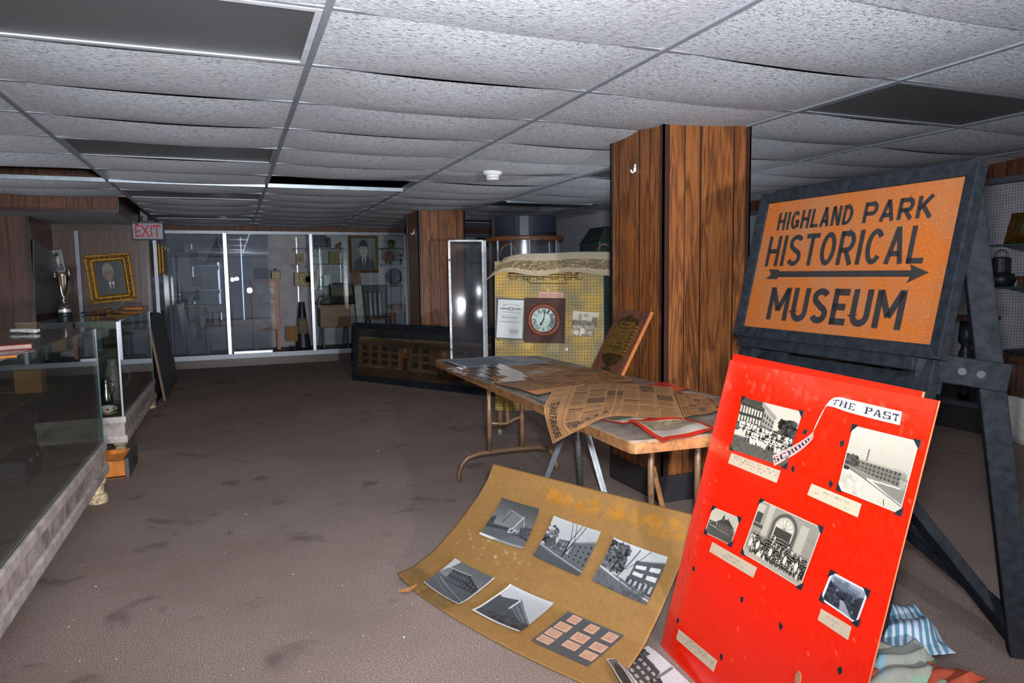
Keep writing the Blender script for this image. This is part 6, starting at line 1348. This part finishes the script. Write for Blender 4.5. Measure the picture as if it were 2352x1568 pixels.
for k, c4 in enumerate((((1156, 1146), (1242, 1172), (1203, 1266), (1103, 1231)), ((1275, 1188), (1383, 1225), (1333, 1328), (1226, 1280)), ((1412, 1239), (1537, 1284), (1486, 1394), (1361, 1337)), ((1047, 1287), (1138, 1333), (1055, 1395), (973, 1342)), ((1174, 1346), (1274, 1390), (1192, 1458), (1084, 1407)))):
    tan_sheet('photo', c4, pic_school(k), curl=.011)
cv = Cv(120, 80, (84, 84, 86)); 
pos = [(.12, .03, .30, .24), (.46, .06, .64, .28), (.78, .06, .96, .30), (.06, .30, .30, .50), (.42, .36, .66, .58), (.76, .40, .98, .60), (.04, .53, .28, .72), (.42, .62, .66, .80), (.76, .66, .98, .86), (.04, .75, .28, .93), (.42, .83, .64, .99)]
so, sf_ = tan_sheet('caption_sheet', ((1305, 1404), (1434, 1460), (1349, 1532), (1219, 1472)), cv, 'pic', .003, 0)
for x0, y0, x1, y1 in pos[:10]:
    c = Cv(30, 22, (206, 160, 132)); c.lines(.12, .2, .95, .85, 4, (120, 86, 76), .7)
    sheet('caption', lambda U, V: sf_(x0+(x1-x0)*U, y0+(y1-y0)*V)+np.array((0, 0, .0012)), c, MT['pic'], so)
# loose print at the bottom of the picture
q = [np.array(Z(px, py, z)) for px, py, z in ((1488, 1482, .020), (1602, 1580, .008), (1478, 1660, .028), (1393, 1513, .042))]
lp = sheet('loose_photograph', lambda u, v: bil(q)(u, v)+np.array((0, 0, -.010*math.sin(math.pi*v)+.004*math.sin(5*u))), pic_school(5, 120, 96), MT['picgloss'])
rebase(lp, 'loose black and white print of a brick school on the carpet by the red board', 'photo')

# ================================================================== EASEL SIGN
SS = [Vector(p) for p in ((2.326, 2.601, 1.646), (2.302, 1.560, 1.638), (2.156, 1.588, .988), (2.180, 2.629, .995))]
M = frame(SS[3], SS[2], SS[0]); W, H = 1.041, .667
down = -M.translation.z/(M.to_3x3() @ Vector((0, 1, 0))).z
es = thing('easel_sign', 'orange museum sign in a black frame on a black timber easel', 'sign', Matrix.Translation((0, 0, -M.translation.z)) @ M)
WM[es.name] = Matrix.Translation((0, 0, -M.translation.z)) @ M
MB(M).box((.02, .02, -.02), (W-.02, H-.02, .006)).build('sign_panel', MT['signface'], es)
MB(M).ring(0, 0, W, H, .047, -.025, .024, .010).build('frame', MT['blackwood'], es, bevel=.004)
def ell_arc(cx, cy, rx, ry, a0, a1, n=14): return [(cx+rx*math.cos(math.radians(a0+(a1-a0)*k/n)), cy+ry*math.sin(math.radians(a0+(a1-a0)*k/n))) for k in range(n+1)]
def strokes(ch, w, h, t):
    a = t/2; st = [(a, 0), (a, h)]
    bowl = lambda y0, y1, x=w-a: [(a, y1), (x-(y1-y0)/2*.8, y1)]+ell_arc(x-(y1-y0)/2*.8, (y0+y1)/2, (y1-y0)/2*.8, (y1-y0)/2, 90, -90)+[(a, y0)]
    G_ = dict(H=[st, [(w-a, 0), (w-a, h)], [(a, h*.5), (w-a, h*.5)]], I=[[(w/2, 0), (w/2, h)]], L=[st, [(0, a), (w, a)]], T=[[(w/2, 0), (w/2, h)], [(0, h-a), (w, h-a)]],
              E=[st, [(0, a), (w, a)], [(0, h-a), (w, h-a)], [(0, h*.5), (w*.86, h*.5)]], N=[st, [(w-a, 0), (w-a, h)], [(a*1.1, h), (w-a*1.1, 0)]], M=[st, [(w-a, 0), (w-a, h)], [(a*1.2, h-a*.4), (w/2, h*.30)], [(w-a*1.2, h-a*.4), (w/2, h*.30)]],
              A=[[(a*.9, 0), (w/2, h)], [(w-a*.9, 0), (w/2, h)], [(w*.2, h*.28), (w*.8, h*.28)]], K=[st, [(w-a, h), (a, h*.40)], [(w*.36, h*.56), (w-a*.8, 0)]], P=[st, bowl(h*.44, h-a)], R=[st, bowl(h*.44, h-a), [(w*.45, h*.46), (w-a*.8, 0)]],
              D=[st, [(a, h-a), (w*.4, h-a)]+ell_arc(w*.4, h/2, w*.6-a, h/2-a, 90, -90)+[(a, a)]], U=[[(a, h), (a, w*.5)]+ell_arc(w/2, w*.5, w/2-a, w*.5-a, 180, 360)+[(w-a, h)]], O=[ell_arc(w/2, h/2, w/2-a, h/2-a, 0, 360, 30)],
              C=[ell_arc(w/2, h/2, w/2-a, h/2-a, 38, 322, 26)], G=[ell_arc(w/2, h/2, w/2-a, h/2-a, 38, 330, 26), [(w*.52, h*.42), (w, h*.42)], [(w-a, h*.44), (w-a, h*.10)]],
              S=[ell_arc(w/2, h*.735, w/2-a, h*.265-a, 25, 235, 16)+[(w*.5, h*.50)]+ell_arc(w/2, h*.275, w/2-a, h*.275-a, 55, -155, 16)])
    return G_[ch]
def ribbon(mb, pts, t, z0, z1):
    P = [Vector(p) for p in pts]; n = len(P); L_, R_2 = [], []
    closed = (P[0]-P[-1]).length < 1e-5
    for i, p in enumerate(P):
        d0 = (p-P[i-1]).normalized() if i > 0 else ((P[0]-P[-2]).normalized() if closed else None); d1 = (P[i+1]-p).normalized() if i < n-1 else ((P[1]-P[0]).normalized() if closed else None)
        d0 = d0 or d1; d1 = d1 or d0
        nn_ = Vector((-(d0+d1).y, (d0+d1).x)).normalized(); k = t/2/max(.5, nn_.dot(Vector((-d0.y, d0.x))))
        L_.append(p+nn_*k); R_2.append(p-nn_*k)
    for i in range(n-1):
        q = [R_2[i], R_2[i+1], L_[i+1], L_[i]]; mb.hull([(v.x, v.y, z0) for v in q], [(v.x, v.y, z1) for v in q])
def ltr(text, x0, x1, yt, yb, t):
    h = yb-yt; wr_ = [dict(I=.30, M=1.36, L=.86, T=.95, E=.85).get(c, 1.0) for c in text]; gap = .20
    k = (x1-x0)/(sum(wr_)+gap*(len(text)-1)); x = x0
    for c, r_ in zip(text, wr_):
        mb = MB(M @ Matrix.Translation((x, H-yb, 0)))
        for st in strokes(c, r_*k, h, t): ribbon(mb, st, t, .0061, .0068)
        mb.build('letter', MT['ink'], es); x += (r_+gap)*k
ltr('HIGHLAND', .131, .548, .097, .178, .0150); ltr('PARK', .600, .895, .097, .178, .0165)
ltr('HISTORICAL', .102, .897, .204, .341, .0205); ltr('MUSEUM', .180, .864, .436, .580, .0265)
ay = .377
MB(M).prism([(.148, H-ay-.013), (.86, H-ay-.011), (.85, H-ay-.034), (.93, H-ay+.004), (.85, H-ay+.034), (.86, H-ay+.012), (.205, H-ay+.013), (.195, H-ay+.022), (.135, H-ay+.022), (.155, H-ay), (.128, H-ay-.022), (.195, H-ay-.022), (.205, H-ay-.013)], .0062, .0068).build('arrow', MT['ink'], es)
BW = MT['blackwood']
MB(M).box((.03, H-.02, -.075), (W-.055, H+.028, -.028)).build('top_rail', BW, es, bevel=.004)
MB(M).box((.015, -.045, -.05), (W-.10, .004, .006)).build('bottom_rail', BW, es, bevel=.004)
for x in (.045, W-.095): MB(M).box((x-.045, down, -.072), (x+.045, H, -.028)).build('front_leg', BW, es, bevel=.004)
foot = Vector((2.405, 1.445, 0)); apex = Y(2224, 440, 1.69)
for dy, nm in ((0, 'rear_leg'), (.86, 'rear_leg')):
    dv = M.to_3x3() @ Vector((-1, 0, 0))*dy
    MB().beam(foot+dv+Vector((-.014, -.008, 0)), apex+dv, .078, .078, Vector((1, .9, 0))).build(nm, BW, es, bevel=.005)
a = T(M, W-.11, -.02, -.02); b = Y(2318, 869, 1.50); MB().beam(a, b, .025, .092, (0, 0, 1)).build('side_strut', BW, es, bevel=.003)
a2 = T(M, .02, -.03, -.09); MB().beam(a2, a2+(b-a), .025, .092).build('side_strut', BW, es, bevel=.003)
sn = (b-a).cross(Vector((0, 0, 1))).normalized()
for bx in ((a+(b-a)*.50), (a+(b-a)*.70)): MB().tube([bx-sn*.0150, bx+sn*.0150], .013, 14).build('bolt', MT['black'], es)
MB().beam(Vector((2.415, 1.47, .03)), Vector((2.08, 2.08, .86)), .075, .04, (.4, .3, 1)).build('diagonal_brace', BW, es, bevel=.004)
MB().beam(T(M, .22, -.03, -.06), T(M, .86, -.82, -.06), .062, .03, nR).build('cross_brace', BW, es, bevel=.003)
MB().beam(T(M, W-.13, -.06, -.06), T(M, .40, -.55, -.06), .062, .03, nR).build('cross_brace', BW, es, bevel=.003)
MB().beam(T(M, .52, -.02, -.30), T(M, .85, -.60, -.25), .06, .03, nR).build('rear_brace', BW, es, bevel=.003)
MB().beam(foot+Vector((.0, .04, .10)), foot+Vector((-.06, 1.0, .55)), .055, .03).build('rear_brace', BW, es, bevel=.003)
MB(M).box((.10, -.11, -.09), (W-.05, -.05, -.07)).build('cross_rail', BW, es, bevel=.003)

# ================================================================== CLOTHS ON THE FLOOR
def cloth(name, c4, hfun, cvs, label, mat='fabric', solid=.003):
    q = [np.array(Z(*p, .01)) for p in c4]; b = bil(q)
    def f(u, v):
        e = min(1, 5*u, 5*v, 5*(1-u), 5*(1-v)); e = max(0, e)
        return b(u, v)+np.array((0.006*math.sin(9*v+u*4), .006*math.sin(8*u), hfun(u, v)*(.25+.75*e)))
    if isinstance(cvs, Cv): o = sheet(name, f, cvs, MT[mat], None, solid)
    else: o = MB().grid(f, 60, 44).build(name, MT[cvs], None, smooth=True, solid=solid)
    return rebase(o, label, 'cloth')
cv = Cv(110, 80, (206, 216, 228))
for k in range(11): cv.poly([(k/10-.05, 0), (k/10, 0), (k/10+.06+.04*math.sin(k), .5), (k/10+.02, 1), (k/10-.03, 1), (k/10+.0, .5)], (92, 142, 172))
cv.rect(.93, 0, 1, 1, (176, 188, 204)); cv.speck(3)
fold = lambda f1, f2, a, h: (lambda u, v: max(.002, h*(.35+.65*math.sin(math.pi*min(1, max(0, v)))*(1-.7*u))+a*(abs(math.sin(f1*v+3*u))**1.5+.5*math.sin(f2*u+2*v)*math.sin(5*v))))
cloth('striped_cloth', ((1990, 1385), (2105, 1398), (2198, 1508), (2010, 1510)), fold(8.5, 7, .02, .075), cv, 'blue and white striped cloth crumpled on the carpet by the red board')
cv = Cv(90, 70, (158, 162, 154)); cv.blob(0, 0, 1, 1, (150, 152, 138), 14, .06, .4, 60); cv.poly([(0, .5), (.3, .55), (.25, .9), (0, .8)], (134, 172, 192)); cv.rect(.6, .86, 1, .92, (140, 176, 150))
cloth('grey_green_cloth', ((2000, 1488), (2120, 1482), (2185, 1580), (1975, 1590)), fold(11, 9, .022, .05), cv, 'pale grey green cloth bundled below the striped cloth')
cloth('orange_cloth', ((2110, 1530), (2190, 1540), (2275, 1558), (2140, 1600)), fold(7, 5, .015, .02), 'terracotta', 'terracotta orange cloth at the bottom edge beside the bundled cloth')
cloth('red_brown_cloth', ((1985, 1545), (2020, 1540), (2030, 1570), (1975, 1580)), fold(5, 4, .01, .04), 'terracotta', 'small red brown cloth against the red board edge')

# ================================================================== RIGHT SIDE SHOWCASE CONTENTS
XR = 5.95; ZR = .201
def rx(px, py, x=XR): return X(px, py, x)
def rshelf(px0, px1, py0, label):
    a, b = rx(px0, py0), rx(px1, py0); z = a.z
    t = thing('wall_shelf', label, 'shelf', (XR+.15, (a.y+b.y)/2, z)); MB().box((XR-.05, min(a.y, b.y), z-.012), (6.34, max(a.y, b.y), z)).build('board', MT['glass_edge'], t)
    for f in (.25, .8): y = a.y+(b.y-a.y)*f; MB().hull([(XR, y-.008, z-.012), (6.34, y-.008, z-.012), (6.34, y-.008, z-.08)], [(XR, y+.008, z-.012), (6.34, y+.008, z-.012), (6.34, y+.008, z-.08)]).build('bracket', MT['alu_d'], t)
    return z
zA = rshelf(2262, 2440, 563, 'shelf under the olive framed picture on the right pegboard wall'); zB = rshelf(2270, 2440, 658, 'shelf under the dark lantern on the right pegboard wall')
a, b = rx(2309, 561, 6.1), rx(2400, 553, 6.1); z1 = rx(2318, 487, 6.1).z
M = frame((6.10, a.y, zA), (6.10, b.y, zA), (6.20, a.y, z1)); Wp = abs(a.y-b.y); Hp = z1-zA
t = thing('framed_picture', 'dark olive framed picture on the right wall shelf', 'picture', M); MB(M).ring(0, 0, Wp, Hp, .06, 0, .03, .01).build('frame', MT['gold_d'], t); MB(M).ring(.06, .06, Wp-.06, Hp-.06, .03, 0, .015).build('mat', MT['goldtin'], t); MB(M).box((.05, .05, 0), (Wp-.05, Hp-.05, .004)).build('picture', MT['brownfelt'], t)
c = rx(2297, 650, 6.12); hL = rx(2297, 590, 6.12).z-zB
t = thing('railway_lantern', 'dark metal lantern with a bail handle on the right wall shelf', 'lantern', (6.12, c.y, zB))
MB().lathe([(.09, 0), (.1, .02), (.115, hL*.25), (.10, hL*.42), (.075, hL*.45)], (6.12, c.y, zB), 20).build('fount', MT['black'], t, smooth=True); MB().lathe([(.07, hL*.44), (.075, hL*.5), (.072, hL*.95), (.05, hL)], (6.12, c.y, zB), 20).build('globe', MT['black'], t); MB().tube([(6.12, c.y+.055*math.cos(k*math.pi/8), zB+hL-.01+.07*math.sin(k*math.pi/8)) for k in range(9)], .009, 8).build('handle', MT['steel'], t, smooth=True)
MB().lathe([(.03, 0), (.028, -.01)], (6.01, c.y, zB+hL*.26), 14, 'x').build('lens', MT['brownfelt'], t)
c = rx(2340, 650, 6.05); t = thing('brown_box', 'low brown box beside the lantern at the right edge', 'box', (6.1, c.y-.25, zB)); MB().box((6.0, c.y-.5, zB), (6.2, c.y-.02, zB+.08)).build('body', MT['brownwood'], t); MB().box((5.995, c.y-.505, zB+.06), (6.205, c.y-.015, zB+.085)).build('lid', MT['panel_dark'], t)
a = rx(2262, 440, 6.33); b = rx(2262, 480, 6.33)
# turned leg table, chair, trunk, white cloth
c = rx(2205, 725, 5.8); zt = c.z
t = thing('turned_leg_table', 'dark side table with thick turned legs behind the easel sign', 'table', (5.8, c.y, ZR)); MB().box((5.62, c.y-.22, zt-.03), (6.0, c.y+.35, zt)).build('top', MT['brownwood'], t, bevel=.005)
for yy in (c.y-.12, c.y+.26): MB().lathe([(.04, ZR), (.05, ZR+.05), (.03, ZR+.09), (.07, ZR+.25), (.05, ZR+.4), (.03, ZR+.45), (.06, zt-.2), (.05, zt-.03)], (5.72, yy, 0), 18).build('leg', MT['black'], t, smooth=True)
c = rx(2338, 800, 5.75); zt = c.z
t = thing('windsor_chair', 'dark bow back wooden chair on the right showcase floor', 'chair', (5.8, c.y-.2, ZR)); yc = c.y-.2
MB().box((5.6, yc-.22, zt-.03), (6.0, yc+.22, zt)).build('seat', MT['black'], t, bevel=.008); MB().tube([(5.98, yc+.2*math.cos(k*math.pi/12), zt+.32*math.sin(k*math.pi/12)) for k in range(13)], .018, 8).build('bow', MT['black'], t, smooth=True)
for k in range(4): y = yc-.12+.08*k; MB().tube([(5.95, y, zt), (5.98, y*.9+yc*.1, zt+.29)], .009, 6).build('spindle', MT['black'], t)
for dx, dy in ((5.64, -.18), (5.64, .18), (5.96, -.18), (5.96, .18)): MB().tube([(dx, yc+dy, ZR), (dx, yc+dy*.85, zt-.03)], .02, 8).build('leg', MT['black'], t)
c = rx(2325, 880, 5.6); t = thing('steamer_chest', 'dark brown trunk standing before the bow back chair', 'trunk', (5.62, c.y-.3, ZR)); zt = rx(2325, 815, 5.55).z; zt = max(zt, ZR+.25); MB().box((5.50, c.y-.75, ZR), (5.585, c.y+.12, zt-.06)).build('body', MT['brownwood'], t); MB().box((5.49, c.y-.76, zt-.06), (5.588, c.y+.13, zt)).build('lid', MT['panel_dark'], t, bevel=.01)
a = rx(2322, 950, 5.36)
solo('white_drape', MB().grid(lambda u, v: (5.34+.02*math.sin(22*u), a.y+.05-.75*u, .345-.34*v+.0*u), 40, 6), MT['cloth'], 'white cloth bundle hanging on the sill at the far right', 'cloth', solid=.03, smooth=True)
for px, py, x, sx, sy, sz, m, lab, nm in ((1880, 855, 5.75, .3, .5, .18, 'brownwood', 'brown box on the showcase floor seen under the sign', 'box'), (1800, 855, 5.75, .3, .4, .25, 'redbook', 'dark red case on the showcase floor under the sign', 'case'), (2010, 880, 5.8, .25, .4, .3, 'black', 'black trunk on the showcase floor behind the easel legs', 'trunk')):
    c = rx(px, py, x); t = thing('storage_case' if nm == 'case' else 'wooden_box' if nm == 'box' else 'steamer_chest', lab, nm, (x, c.y, ZR)); MB().box((x-sx/2, c.y-sy/2, ZR), (x+sx/2, c.y+sy/2, ZR+sz-.04)).build('body', MT[m], t, bevel=.006); MB().box((x-sx/2-.004, c.y-sy/2-.004, ZR+sz-.05), (x+sx/2+.004, c.y+sy/2+.004, ZR+sz)).build('lid', MT[m], t, bevel=.006)

# ================================================================== DEBRIS ON THE CARPET
mb = MB()
for _ in range(240):
    px, py = rnd.uniform(150, 1500), 870+700*rnd.random()**1.2
    p = Z(px, py, .002); s = rnd.uniform(.001, .0034)*(1.8 if rnd.random() < .1 else 1)
    if p.x < -.7 or p.x > 5 or (p.x > 2.15 and 3.2 < p.y < 3.9): continue
    a = rnd.uniform(0, 6.28); mb.hull([p+Vector((s*rnd.uniform(.5, 1.3)*math.cos(a+k*2.1), s*math.sin(a+k*2.1), 0)) for k in range(3)], [p+Vector((s*.5*math.cos(a+k*2.1), s*.5*math.sin(a+k*2.1), s*.6)) for k in range(3)])
o = solo('paint_flakes', mb, MT['flake'], 'white flakes and crumbs scattered over the brown carpet', 'debris'); o['kind'] = 'stuff'
a = Z(935, 1362, .004); solo('dry_leaf', MB().grid(lambda u, v: a+Vector((-.035+.075*u, (v-.5)*.030*math.sin(math.pi*min(.98, max(.02, u))), .012*(2*u-1)**2+.008*abs(2*v-1)+.35*.035*u)), 12, 6), MT['leaf'], 'curled dry orange leaf beside the left corner of the tan board', 'leaf', solid=.001)
